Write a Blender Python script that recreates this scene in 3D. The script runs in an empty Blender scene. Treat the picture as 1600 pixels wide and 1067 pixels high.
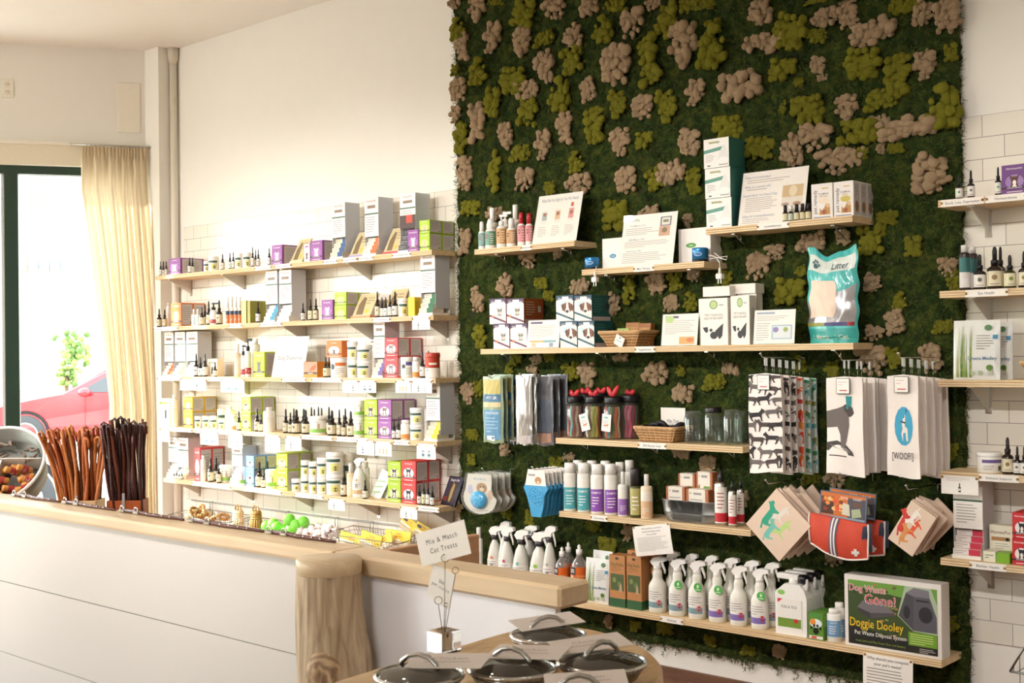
import bpy, math, random
import numpy as np
from mathutils import Vector, Matrix, noise
random.seed(7)
sc = bpy.context.scene
COL = sc.collection
# ---------------------------------------------------------------- camera
F, HC = 1893.28, 1.55
CAM = Vector((6.5506, -4.3168, HC))
def _basis(yaw, pit, roll):
    cy, sy = math.cos(yaw), math.sin(yaw); cp, sp = math.cos(pit), math.sin(pit); cr, sr = math.cos(roll), math.sin(roll)
    f = Vector((-sy*cp, cy*cp, -sp)); r = Vector((cy, sy, 0)); u = r.cross(f)
    return cr*r + sr*u, -sr*r + cr*u, f
RT, UP, FW = _basis(.7326, -.0102, -.0129)
cd = bpy.data.cameras.new('camera'); cam = bpy.data.objects.new('camera', cd); COL.objects.link(cam)
cam.matrix_world = Matrix(((RT.x, UP.x, -FW.x, CAM.x), (RT.y, UP.y, -FW.y, CAM.y), (RT.z, UP.z, -FW.z, CAM.z), (0, 0, 0, 1)))
cd.sensor_width = 22.3; cd.lens = 22.3*F/1600; cd.clip_start = .05; cd.clip_end = 200
cd.dof.use_dof = True; cd.dof.focus_distance = 6.0; cd.dof.aperture_fstop = 8
sc.camera = cam
# ---------------------------------------------------------------- light
w = bpy.data.worlds.new('sky'); sc.world = w; w.use_nodes = True
nt = w.node_tree; bg = nt.nodes['Background']
sky = nt.nodes.new('ShaderNodeTexSky'); sky.sky_type = 'NISHITA'; sky.sun_disc = False
sky.sun_elevation = math.radians(40); sky.sun_rotation = math.radians(240)
mixn = nt.nodes.new('ShaderNodeMix'); mixn.data_type = 'RGBA'; mixn.inputs[0].default_value = .75
mixn.inputs[7].default_value = (1, .98, .97, 1)
sc_n = nt.nodes.new('ShaderNodeVectorMath'); sc_n.operation = 'SCALE'; sc_n.inputs[3].default_value = .2
nt.links.new(sky.outputs[0], sc_n.inputs[0]); nt.links.new(sc_n.outputs[0], mixn.inputs[6])
nt.links.new(mixn.outputs[2], bg.inputs[0]); bg.inputs[1].default_value = 6.5
SUN_AZ, SUN_EL = math.radians(30), math.radians(30)
sd = bpy.data.lights.new('sun', 'SUN'); sd.energy = 10; sd.angle = math.radians(1.0); sd.color = (1, .94, .84)
so = bpy.data.objects.new('sun', sd); COL.objects.link(so)
so.rotation_mode = 'QUATERNION'
so.rotation_quaternion = Vector((math.cos(SUN_AZ)*math.cos(SUN_EL), math.sin(SUN_AZ)*math.cos(SUN_EL), -math.sin(SUN_EL))).to_track_quat('-Z', 'Y')
so.location = (-6, -5, 6)
LAMPS = [(1.6, -2.3), (3.4, -2.3), (5.2, -2.0), (7.0, -2.3), (3.4, -4.6), (5.6, -4.9), (7.6, -4.6)]
LAMP_W = 2
SPOTS = [(.6, .4), (2.0, 1.5), (3.4, 3.0), (4.9, 4.4), (6.6, 5.8)]; SPOT_W = 230
sc.view_settings.view_transform = 'Standard'; sc.view_settings.look = 'None'
sc.view_settings.gamma = 1; sc.view_settings.use_curve_mapping = False
sc.view_settings.exposure = 0.56
# ---------------------------------------------------------------- materials
def lin(h):
    h = h.lstrip('#')
    c = [int(h[i:i+2], 16)/255 for i in (0, 2, 4)]
    return tuple(((x+.055)/1.055)**2.4 if x > .04045 else x/12.92 for x in c) + (1,)
MATS = {}
def M(hexc, rough=.5, metal=0, spec=.5, var=.04, bump=0, bscale=60, trans=0, coat=0):
    k = (hexc, rough, metal, spec, var, bump, bscale, trans, coat)
    if k in MATS: return MATS[k]
    m = bpy.data.materials.new('m_'+hexc); m.use_nodes = True; n = m.node_tree; b = n.nodes['Principled BSDF']
    c = lin(hexc)
    b.inputs['Roughness'].default_value = rough; b.inputs['Metallic'].default_value = metal
    b.inputs['Specular IOR Level'].default_value = spec
    if coat: b.inputs['Coat Weight'].default_value = coat; b.inputs['Coat Roughness'].default_value = .08
    tc = n.nodes.new('ShaderNodeTexCoord'); nz = n.nodes.new('ShaderNodeTexNoise'); nz.inputs['Scale'].default_value = bscale
    nz.inputs['Detail'].default_value = 4
    n.links.new(tc.outputs['Object'], nz.inputs['Vector'])
    r = n.nodes.new('ShaderNodeMapRange'); r.inputs[3].default_value = 1-var; r.inputs[4].default_value = 1+var
    n.links.new(nz.outputs[0], r.inputs[0])
    v = n.nodes.new('ShaderNodeVectorMath'); v.operation = 'SCALE'; v.inputs[0].default_value = c[:3]
    n.links.new(r.outputs[0], v.inputs[3]); n.links.new(v.outputs[0], b.inputs['Base Color'])
    if bump:
        bp = n.nodes.new('ShaderNodeBump'); bp.inputs['Strength'].default_value = bump; bp.inputs['Distance'].default_value = .01
        n.links.new(nz.outputs[0], bp.inputs['Height']); n.links.new(bp.outputs[0], b.inputs['Normal'])
    if trans:
        tr = n.nodes.new('ShaderNodeBsdfTranslucent'); tr.inputs[0].default_value = c
        mx = n.nodes.new('ShaderNodeMixShader'); mx.inputs[0].default_value = trans
        n.links.new(b.outputs[0], mx.inputs[1]); n.links.new(tr.outputs[0], mx.inputs[2])
        n.links.new(mx.outputs[0], n.nodes['Material Output'].inputs[0])
    MATS[k] = m; return m
def glass(name, tint='ffffff', gl=.12, haze=0, hazec='ffffff'):
    """thin clear sheet: lets light through, with a fresnel sheen"""
    if name in MATS: return MATS[name]
    m = bpy.data.materials.new(name); m.use_nodes = True; n = m.node_tree; n.nodes.clear()
    o = n.nodes.new('ShaderNodeOutputMaterial'); t = n.nodes.new('ShaderNodeBsdfTransparent'); t.inputs[0].default_value = lin(tint)
    g = n.nodes.new('ShaderNodeBsdfGlossy'); g.inputs['Roughness'].default_value = .04
    lw = n.nodes.new('ShaderNodeLayerWeight'); lw.inputs[0].default_value = .35
    r = n.nodes.new('ShaderNodeMapRange'); r.inputs[3].default_value = gl*.25; r.inputs[4].default_value = min(1, gl*1.6)
    n.links.new(lw.outputs['Facing'], r.inputs[0])
    mx = n.nodes.new('ShaderNodeMixShader'); n.links.new(r.outputs[0], mx.inputs[0]); n.links.new(t.outputs[0], mx.inputs[1]); n.links.new(g.outputs[0], mx.inputs[2])
    last = mx
    if haze:
        d = n.nodes.new('ShaderNodeBsdfDiffuse'); d.inputs[0].default_value = lin(hazec)
        m2 = n.nodes.new('ShaderNodeMixShader'); m2.inputs[0].default_value = haze
        n.links.new(mx.outputs[0], m2.inputs[1]); n.links.new(d.outputs[0], m2.inputs[2]); last = m2
    n.links.new(last.outputs[0], o.inputs[0]); MATS[name] = m; return m
def wood(name, c1, c2, scale=(1, 14, 14), rough=.5, dist=3, bump=.05):
    if name in MATS: return MATS[name]
    m = bpy.data.materials.new(name); m.use_nodes = True; n = m.node_tree; b = n.nodes['Principled BSDF']; b.inputs['Roughness'].default_value = rough
    tc = n.nodes.new('ShaderNodeTexCoord'); mp = n.nodes.new('ShaderNodeMapping'); mp.inputs['Scale'].default_value = scale
    nz = n.nodes.new('ShaderNodeTexNoise'); nz.inputs['Scale'].default_value = 3; nz.inputs['Detail'].default_value = 6; nz.inputs['Distortion'].default_value = dist*.2
    cr = n.nodes.new('ShaderNodeValToRGB'); cr.color_ramp.elements[0].color = lin(c1); cr.color_ramp.elements[1].color = lin(c2)
    cr.color_ramp.elements[0].position = .3; cr.color_ramp.elements[1].position = .7
    n.links.new(tc.outputs['Object'], mp.inputs[0]); n.links.new(mp.outputs[0], nz.inputs['Vector']); n.links.new(nz.outputs[0], cr.inputs[0])
    n.links.new(cr.outputs[0], b.inputs['Base Color'])
    bp = n.nodes.new('ShaderNodeBump'); bp.inputs['Strength'].default_value = bump; bp.inputs['Distance'].default_value = .01
    n.links.new(nz.outputs[0], bp.inputs['Height']); n.links.new(bp.outputs[0], b.inputs['Normal'])
    MATS[name] = m; return m
PINE = wood('pine', 'd9b98a', 'ecd3a8', (1.2, 12, 12), .55)
PLYEDGE = wood('ply_edge', 'c79f6c', 'f0dab2', (.6, 20, 150), .6, 1)
BIRCH = wood('birch', 'd6ba94', 'e2caa6', (1, 20, 10), .4)
WHITE = 'e9e4dc'
# ---------------------------------------------------------------- mesh building
class MB:
    def __init__(s): s.v = []; s.f = []; s.m = []; s.mats = []; s.sm = []
    def mi(s, mat):
        if mat not in s.mats: s.mats.append(mat)
        return s.mats.index(mat)
    def add(s, vs, fs, mat, smooth=False):
        o = len(s.v); s.v += [tuple(p) for p in vs]; i = s.mi(mat)
        for f in fs: s.f.append(tuple(o+k for k in f)); s.m.append(i); s.sm.append(smooth)
    def box(s, x0, x1, y0, y1, z0, z1, mat, bev=0, mtx=None):
        if bev <= 0:
            vs = [(x, y, z) for z in (z0, z1) for y in (y0, y1) for x in (x0, x1)]
            fs = [(0, 2, 3, 1), (4, 5, 7, 6), (0, 1, 5, 4), (2, 6, 7, 3), (0, 4, 6, 2), (1, 3, 7, 5)]
        else:
            b = bev; vs = []
            for sz in (0, 1):
                for sy in (0, 1):
                    for sx in (0, 1):
                        X, Y, Z = (x0, x1)[sx], (y0, y1)[sy], (z0, z1)[sz]
                        ix = b if sx == 0 else -b; iy = b if sy == 0 else -b; iz = b if sz == 0 else -b
                        vs += [(X, Y+iy, Z+iz), (X+ix, Y, Z+iz), (X+ix, Y+iy, Z)]
            def c(sx, sy, sz, k): return ((sz*2+sy)*2+sx)*3+k
            fs = []
            for a in (0, 1):
                fs.append([c(a, 0, 0, 0), c(a, 1, 0, 0), c(a, 1, 1, 0), c(a, 0, 1, 0)])
                fs.append([c(0, a, 0, 1), c(1, a, 0, 1), c(1, a, 1, 1), c(0, a, 1, 1)])
                fs.append([c(0, 0, a, 2), c(1, 0, a, 2), c(1, 1, a, 2), c(0, 1, a, 2)])
                for e in (0, 1):
                    fs.append([c(a, e, 0, 0), c(a, e, 1, 0), c(a, e, 1, 1), c(a, e, 0, 1)])
                    fs.append([c(a, 0, e, 0), c(a, 1, e, 0), c(a, 1, e, 2), c(a, 0, e, 2)])
                    fs.append([c(0, a, e, 1), c(1, a, e, 1), c(1, a, e, 2), c(0, a, e, 2)])
                    for g in (0, 1): fs.append([c(a, e, g, 0), c(a, e, g, 1), c(a, e, g, 2)])
        if mtx is not None: vs = [mtx @ Vector(p) for p in vs]
        s.add(vs, fs, mat); return s
    def lathe(s, prof, mat, seg=16, cx=0, cy=0, mtx=None, a0=0, a1=2*math.pi, cap=True, smooth=True):
        full = abs(a1-a0-2*math.pi) < 1e-6; n = seg if full else seg+1; vs = []; fs = []
        for r, z in prof:
            for k in range(n):
                a = a0+(a1-a0)*k/seg; vs.append((cx+r*math.sin(a), cy-r*math.cos(a), z))
        L = len(prof)
        for i in range(L-1):
            for k in range(seg if full else seg):
                k2 = (k+1) % n if full else k+1
                fs.append((i*n+k, i*n+k2, (i+1)*n+k2, (i+1)*n+k))
        if mtx is not None: vs = [mtx @ Vector(p) for p in vs]
        s.add(vs, fs, mat, smooth)
        if cap and full:
            o = len(s.v)-len(vs); i = s.mi(mat)
            if prof[0][0] > 1e-5: s.f.append(tuple(o+k for k in reversed(range(n)))); s.m.append(i); s.sm.append(False)
            if prof[-1][0] > 1e-5: s.f.append(tuple(o+(L-1)*n+k for k in range(n))); s.m.append(i); s.sm.append(False)
        return s
    def tube(s, pts, r, mat, seg=6, closed=False):
        pts = [Vector(p) for p in pts]; n = len(pts); vs = []; fs = []
        rr = r if isinstance(r, (list, tuple)) else [r]*n
        pn = None
        for i, p in enumerate(pts):
            a = pts[(i-1) % n] if (i > 0 or closed) else p; b = pts[(i+1) % n] if (i < n-1 or closed) else p
            t = (b-a).normalized()
            if pn is None: pn = t.orthogonal().normalized()
            pn = (pn-t*pn.dot(t)); pn = pn.normalized() if pn.length > 1e-6 else t.orthogonal().normalized()
            bn = t.cross(pn)
            for k in range(seg):
                an = 2*math.pi*k/seg; vs.append(p+(pn*math.cos(an)+bn*math.sin(an))*rr[i])
        for i in range(n if closed else n-1):
            j = (i+1) % n
            for k in range(seg): fs.append((i*seg+k, i*seg+(k+1) % seg, j*seg+(k+1) % seg, j*seg+k))
        if not closed: fs.append(tuple(reversed(range(seg)))); fs.append(tuple((n-1)*seg+k for k in range(seg)))
        s.add(vs, fs, mat, True); return s
    def prism(s, poly, y0, y1, mat, mtx=None, smooth=False):
        """polygon in x,z extruded along y"""
        n = len(poly); vs = [(x, y0, z) for x, z in poly]+[(x, y1, z) for x, z in poly]
        fs = [tuple(range(n)), tuple(reversed(range(n, 2*n)))]+[(k, n+k, n+(k+1) % n, (k+1) % n) for k in range(n)]
        if mtx is not None: vs = [mtx @ Vector(p) for p in vs]
        s.add(vs, fs, mat, smooth); return s
    def grid(s, fn, nu, nv, mat, smooth=True):
        vs = [fn(i/nu, j/nv) for j in range(nv+1) for i in range(nu+1)]
        fs = [(j*(nu+1)+i, j*(nu+1)+i+1, (j+1)*(nu+1)+i+1, (j+1)*(nu+1)+i) for j in range(nv) for i in range(nu)]
        s.add(vs, fs, mat, smooth); return s
    def blob(s, c, r, mat, sc3=(1, 1, 1), seg=10, rings=7, jit=0, mtx=None):
        vs = []; fs = []
        for j in range(rings+1):
            ph = math.pi*j/rings
            for k in range(seg):
                a = 2*math.pi*k/seg
                d = Vector((math.sin(ph)*math.cos(a), math.sin(ph)*math.sin(a), math.cos(ph)))
                q = 1+(noise.noise(d*2+Vector(c)*37)*jit if jit else 0)
                vs.append((c[0]+d.x*r*sc3[0]*q, c[1]+d.y*r*sc3[1]*q, c[2]+d.z*r*sc3[2]*q))
        for j in range(rings):
            for k in range(seg): fs.append((j*seg+k, (j+1)*seg+k, (j+1)*seg+(k+1) % seg, j*seg+(k+1) % seg))
        if mtx is not None: vs = [mtx @ Vector(p) for p in vs]
        s.add(vs, fs, mat, True); return s
    def quad(s, fn, u0, v0, u1, v1, off, mat, step):
        su, sv = step if isinstance(step, tuple) else (step, None)
        m = max(1, int(abs(v1-v0)/sv)) if sv else 1; us = [u0]+([k*su for k in range(math.floor(min(u0, u1)/su)+1, math.ceil(max(u0, u1)/su)) if min(u0, u1)+1e-6 < k*su < max(u0, u1)-1e-6] if su else [])+[u1]; n = len(us)-1
        vs = [fn(us[i], v0+(v1-v0)*j/m, off) for j in range(m+1) for i in range(n+1)]
        s.add(vs, [(j*(n+1)+i, j*(n+1)+i+1, (j+1)*(n+1)+i+1, (j+1)*(n+1)+i) for j in range(m) for i in range(n)], mat)
    def art(s, fn, els, step=None):
        """flat print elements laid on a surface: fn(u, v, lift)"""
        for li, e in enumerate(els):
            off = .0003+(.00005*li if li < 12 else .0006+.00002*(li-12)); k = e[0]; mat = e[-1]
            if k == 'r':
                _, u0, v0, u1, v1, _ = e; s.quad(fn, u0, v0, u1, v1, off, mat, step)
            elif k == 'e':
                _, cu, cv, ru, rv, _ = e; n = 14
                vs = [fn(cu, cv, off)]+[fn(cu+ru*math.cos(2*math.pi*i/n), cv+rv*math.sin(2*math.pi*i/n), off) for i in range(n)]
                s.add(vs, [(0, 1+i, 1+(i+1) % n) for i in range(n)], mat)
            elif k == 'p':
                s.add([fn(u, v, off) for u, v in e[1]], [tuple(range(len(e[1])))], mat)
            elif k == 'l':      # lines of small print
                _, u0, v0, u1, v1, n, _ = e; h = (v1-v0)/n
                for i in range(n):
                    L = (u1-u0)*(random.uniform(.75, 1) if i < n-1 else random.uniform(.35, .7)); v = v1-h*(i+.5)
                    s.quad(fn, u0, v-h*.14, u0+L, v+h*.14, off, mat, step)
            elif k == 't':
                _, txt, cu, cv, hgt, maxw, _ = e
                vs, fs, wd = text_shape(txt)
                if not vs: continue
                q = hgt/.7; qx = min(q, maxw/wd) if maxw else q
                s.add([fn(cu+(x-wd/2)*qx, cv+(y-.35)*q, off) for x, y in vs], fs, mat)
        return s
    def build(s, name, parent=None):
        me = bpy.data.meshes.new(name); me.from_pydata(s.v, [], s.f)
        for m in s.mats: me.materials.append(m)
        me.polygons.foreach_set('material_index', s.m); me.polygons.foreach_set('use_smooth', s.sm); me.update()
        o = bpy.data.objects.new(name, me); COL.objects.link(o)
        if parent is not None: o.parent = parent
        return o
TXT = {}
def text_shape(t):
    if t in TXT: return TXT[t]
    cu = bpy.data.curves.new('t', 'FONT'); cu.body = t.lstrip('~'); cu.size = 1; cu.resolution_u = 2; cu.offset = .004
    if t[0] == '~': cu.space_character = 1.25; cu.offset = .0
    o = bpy.data.objects.new('t', cu); COL.objects.link(o)
    bpy.context.view_layer.update()
    dg = bpy.context.evaluated_depsgraph_get(); me = o.evaluated_get(dg).to_mesh()
    vs = [(v.co.x, v.co.y) for v in me.vertices]; fs = [tuple(p.vertices) for p in me.polygons]
    o.evaluated_get(dg).to_mesh_clear(); bpy.data.objects.remove(o); bpy.data.curves.remove(cu)
    x0 = min((a for a, b in vs), default=0); vs = [(a-x0, b) for a, b in vs]
    TXT[t] = (vs, fs, max((a for a, b in vs), default=1)); return TXT[t]
def front(y, x0=0, z0=0):
    return lambda u, v, o: (x0+u, y-o, z0+v)
def right(x, y0=0, z0=0):
    return lambda u, v, o: (x+o, y0+u, z0+v)
def cyl(r, cx=0, cy=0, z0=0, a=0):
    r_ = r*1.008; return lambda u, v, o: (cx+(r_+o)*math.sin(u/r+a), cy-(r_+o)*math.cos(u/r+a), z0+v)
# ---------------------------------------------------------------- scene graph
THINGS = []
def thing(name, look, cat, loc=(0, 0, 0), rz=0, group=None, shelf=None, order=None, where=None):
    o = bpy.data.objects.new(name, None); o.empty_display_size = .02; COL.objects.link(o)
    o.location = loc; o.rotation_euler = (0, 0, rz); o['category'] = cat
    THINGS.append((o, look, shelf, order if order is not None else pxof(loc), where)); 
    if group: o['group'] = group
    return o
def tag(o, look, cat, group=None, shelf=None, where=None):
    o['category'] = cat
    if group: o['group'] = group
    THINGS.append((o, look, shelf, pxof(o.location), where)); return o
def struct(name, mb):
    o = mb.build(name); o['kind'] = 'structure'; return o
ORD = 'first second third fourth fifth sixth seventh eighth ninth tenth eleventh twelfth thirteenth fourteenth fifteenth sixteenth seventeenth eighteenth'.split()
def finish_labels():
    by = {}
    for t in THINGS: by.setdefault((t[1], t[2], t[4]), []).append(t)
    for (look, shelf, where), L in by.items():
        L.sort(key=lambda t: t[3]); n = len(L)
        for i, (o, lk, sh, _, where) in enumerate(L):
            s = lk
            if where: s += ' '+where
            if n > 5 and o.get('group'): pass
            elif n == 2: s += ', '+('nearer' if i == 0 else 'farther from')+(' window' if i == 0 else ' window')
            elif n > 2: s += ', '+('nearest window' if i == 0 else 'farthest from window' if i == n-1 else ORD[min(i, 17)]+' from window')
            if sh: s += ' on '+sh
            if len(s.split()) > 16: print('LONG', len(s.split()), s)
            o['label'] = s
def ray(px, py): return FW+RT*((px-800)/F)-UP*((py-533.5)/F)
def WP(px, py, y):
    d = ray(px, py); return CAM+d*((y-CAM.y)/d.y)
def WZ(px, py, z):
    d = ray(px, py); return CAM+d*((z-CAM.z)/d.z)
def pj(p):
    d = Vector(p)-CAM; z = d.dot(FW); return 800+F*d.dot(RT)/z, 533.5-F*d.dot(UP)/z
def dep(p): return (Vector(p)-CAM).dot(FW)
def pxof(p): return pj(p)[0]
def XZ(px, z, y):
    """x on the line (y, z) seen at picture column px"""
    py = 600.
    for _ in range(4):
        X = WP(px, py, y).x; py = pj((X, y, z))[1]
    return X
# ---------------------------------------------------------------- shelves: z of the top, x range, name used in labels
SH = {'L1': (2.062, -.13, 2.33, 'top white-tile shelf'), 'L2': (1.744, -.12, 2.335, 'second white-tile shelf'), 'L3': (1.437, -.10, 2.345, 'middle white-tile shelf'),
      'L4': (1.128, -.08, 2.35, 'fourth white-tile shelf'), 'L5': (.812, -.06, 2.36, 'lowest white-tile shelf'),
      'M1': (2.042, 2.617, 3.22, 'moss-wall fish-oil shelf'), 'M2': (1.911, 3.26, 3.885, 'moss-wall diffuser shelf'), 'M3': (2.04, 3.896, 4.525, 'highest moss-wall shelf'),
      'M4': (1.574, 2.648, 4.52, 'long moss-wall shelf'), 'M5': (1.175, 3.1, 4.05, 'moss-wall jar shelf'), 'M6': (.853, 3.114, 4.08, 'moss-wall shampoo shelf'),
      'M7': (.466, 2.72, 4.83, 'lowest moss-wall shelf'),
      'R1': (2.063, 4.845, 6.3, 'top shelf beyond the moss'), 'R2': (1.748, 4.845, 6.3, 'second shelf beyond the moss'), 'R3': (1.441, 4.835, 6.3, 'middle shelf beyond the moss'),
      'R4': (1.124, 4.837, 6.3, 'fourth shelf beyond the moss'), 'R5': (.824, 4.833, 6.3, 'lowest shelf beyond the moss')}
YF = -.205
BRASS = M('b98d4a', .3, 1); STEEL = M('b9b7b2', .25, 1); CHROME = M('d8d8d6', .12, 1); BLACK = M('17151a', .35); DARKTXT = M('4a4650', .6); GREYTXT = M('9a938f', .7)
PAPER = M('ebe4da', .7); CARD = M('efe9e0', .6)
def sz(k): return SH[k][0]
def sn(k): return SH[k][3]
def base(k, px, y): return Vector((XZ(px, sz(k), y), y, sz(k)))
def rad(k, px, wpx, y): return wpx*dep(base(k, px, y))/F/2
def hgt(k, px, pyt, y): return WP(px, pyt, y).z-sz(k)
def build_shelf(k):
    z, x0, x1, nm = SH[k]
    o = thing('wall_shelf', 'pale pine board mounted as the '+nm.replace(' shelf', ' shelf'), 'shelf', (x0, 0, z-.024))
    b = MB(); b.box(0, x1-x0, -.19, -.004, 0, .024, PINE); 
    for zz in (0, .0085, .017): b.box(-.0006, x1-x0+.0006, -.2, -.1895, zz, zz+.007, PLYEDGE)
    b.build('board', o)
    n = max(2, round((x1-x0)/.62)+1)
    for i in range(n):
        X = .1+(x1-x0-.2)*i/(n-1); br = MB()
        if k[0] != 'M':
            w0 = M('dcd7cf', .35, .3)
            vs = [(X+s, y, zz) for s in (-.002, .002) for y, zz in ((-.17, -.003), (-.004, -.003), (-.004, -.09))]
            br.add(vs, [(0, 1, 2), (3, 5, 4), (0, 3, 4, 1), (1, 4, 5, 2), (2, 5, 3, 0)], w0)
            br.box(X-.012, X+.012, -.17, -.004, -.004, 0, w0); br.box(X-.012, X+.012, -.008, -.001, -.1, 0, CHROME)
        else:
            br.box(X-.008, X+.008, -.16, -.004, -.004, 0, STEEL); br.tube([(X, -.15, -.004), (X, -.03, -.06)], .002, STEEL); br.tube([(X, -.1, -.004), (X, -.1, -.03)], .0018, CHROME)
        br.build('bracket', o)
    return o
# ---------------------------------------------------------------- dog art
DOG = [(-.46, .30), (-.30, .38), (.18, .40), (.30, .52), (.34, .62), (.40, .56), (.52, .50), (.50, .42), (.40, .38), (.34, .24), (.36, .0), (.40, -.06), (.30, -.06), (.26, .12), (.20, .18), (-.16, .16), (-.24, .10), (-.18, -.0), (-.14, -.06), (-.24, -.06), (-.30, .04), (-.38, .16), (-.40, .26), (-.54, .18), (-.60, .24)]
HEAD = [(-.28, -.5), (-.2, -.1), (-.26, .12), (-.38, .5), (-.14, .32), (.0, .34), (.14, .32), (.38, .5), (.26, .12), (.2, -.1), (.28, -.5)]
SITCAT = [(-.3, -.5), (-.34, -.1), (-.2, .12), (-.22, .5), (-.08, .36), (.06, .36), (.2, .5), (.18, .14), (.3, -.1), (.34, -.5)]
def shape(poly, cu, cv, s, m, flip=1, sy=None): return ('p', [(cu+x*s*flip, cv+y*(sy or s)) for x, y in (poly if flip > 0 else poly[::-1])], m)
def clip(poly, u0, v0, u1, v1):
    for ax, lim, sg in ((0, u0, 1), (0, u1, -1), (1, v0, 1), (1, v1, -1)):
        out = []
        for i in range(len(poly)):
            a, b = poly[i-1], poly[i]; da, db = (a[ax]-lim)*sg, (b[ax]-lim)*sg
            if (da >= 0) != (db >= 0):
                t = da/(da-db); out.append((a[0]+(b[0]-a[0])*t, a[1]+(b[1]-a[1])*t))
            if db >= 0: out.append(b)
        poly = out
        if len(poly) < 3: return None
    return poly
# ---------------------------------------------------------------- product builders (origin: base centre, front towards -y)
def dropper(r, h, glassc='241a1c', label='e6e2d8', cap='151318', ltop=.45, tint=None, big=False, rz=.2, accent='7fb0a8'):
    def f(o):
        b = MB(); g = M(glassc, .08, 0, .6, coat=.3); hb = h*(.56 if not big else .6)
        b.lathe([(r*.92, 0), (r, h*.02), (r, hb*.8), (r*.9, hb*.88), (r*.45, hb*.97), (r*.42, hb*1.08)], g, 14); b.build('bottle', o)
        l = MB(); lr = r*1.012; lm = M(label, .6)
        l.lathe([(lr, h*.07), (lr, h*ltop)], lm, 14, a0=-2.6, a1=2.6, cap=False)
        l.art(cyl(lr), [('e', 0, h*(.07+ltop)/2+h*.03, r*.35, r*.35, M(accent, .6)), ('r', -r*.6, h*.11, r*.6, h*.13, M('8a8580', .6))], r*.2); l.build('label', o)
        c = MB(); cm = M(cap, .4)
        c.lathe([(r*.5, hb*1.02), (r*.52, hb*1.02+h*.1), (r*.46, hb*1.02+h*.11), (r*.3, hb*1.02+h*.12), (r*.3, h*.9), (r*.2, h*.98), (0.0001, h)], cm, 12); c.build('dropper_cap', o)
    return f
def tub(r, h, band='3d5a4a', body='efece4', spot='e3dc8a', blob='3c3a20', lid='f2efe8', tk=0):
    def f(o):
        b = MB(); bm = M(body, .45)
        b.lathe([(r*.95, 0), (r, h*.03), (r, h*.78), (r*.97, h*.8)], bm, 26)
        L = []
        if tk == 0: L = [('r', -r*1.1, h*.56, r*.9, h*.7, M(band, .5)), ('r', -r*.3, h*.14, r*.75, h*.5, M(spot, .5)), ('e', r*.32, h*.27, r*.28, h*.1, M(blob, .5)), ('l', -r*1.1, h*.15, -r*.4, h*.5, 3, GREYTXT)]
        elif tk == 1: L = [('r', -r*1.2, h*.12, r*1.3, h*.32, M('8dbb5a', .5)), ('r', -r*1.0, h*.3, -r*.6, h*.62, M('b9b2a0', .6)), ('r', r*.2, h*.3, r*.5, h*.6, M('b9a184', .6)), ('t', 'Daily Best', 0, h*.68, h*.08, r*1.4, GREYTXT)]
        elif tk == 2: L = [('r', -r*.2, h*.6, r*1.2, h*.76, M(band, .5)), ('e', -r*.6, h*.55, r*.35, r*.35, M('4d4c50', .5)), ('l', -r*.2, h*.15, r*1.1, h*.5, 4, GREYTXT)]
        elif tk == 3: L = [('r', -r*1.5, h*.4, r*1.5, h*.8, M('b5391f', .5)), ('r', -r*1.5, h*.02, r*1.5, h*.4, M('efe6da', .5)), ('e', -r*.5, h*.36, r*.35, h*.1, M('8b6a5a', .5)), ('r', -r*.2, h*.52, r*.9, h*.6, M('f0e4d6', .5))]
        elif tk == 4: L = [('r', -r*1.0, h*.5, r*1.0, h*.66, M('6a5590', .5)), ('r', r*.35, h*.14, r*.7, h*.36, M('45402f', .5)), ('l', -r*.9, h*.14, r*.2, h*.4, 3, GREYTXT)]
        b.art(cyl(r, a=.35), L, r*.2); b.build('tub', o)
        l = MB(); l.lathe([(r*1.03, h*.8), (r*1.04, h*.82), (r*1.04, h*.96), (r*.98, h), (0.0001, h)], M(lid, .4), 20); l.build('lid', o)
    return f
def flipcap(r, h, body, label, capc='f3f0ea', capw=.75, l0=.05, l1=.55, top=None, text=None, neck=.8, extra=None):
    def f(o):
        b = MB(); b.lathe([(r*.93, 0), (r, h*.015), (r, h*(neck-.05)), (r*.93, h*(neck-.02)), (r*.6, h*neck)], M(body, .35), 26)
        L = [('r', -r*1.25, h*l0, r*1.25, h*l1, M(label, .5))]
        if top: L.append(('r', -r*1.25, h*l1, r*1.25, h*(neck-.12), M(top, .5)))
        if text: L.append(('t', text, 0, h*(l1-.07), h*.045, r*1.6, M('f3efe8', .5)))
        L.append(('l', -r*.7, h*(l0+.08), r*.6, h*(l1-.14), 4, M('f0ece6', .6)))
        if extra: L += extra
        b.art(cyl(r, a=.3), L, r*.2); b.build('bottle', o)
        c = MB(); c.lathe([(r*capw, h*(neck-.005)), (r*capw, h*.985), (r*capw*.92, h), (.0001, h)], M(capc, .4), 18); c.build('cap', o)
    return f
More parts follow.
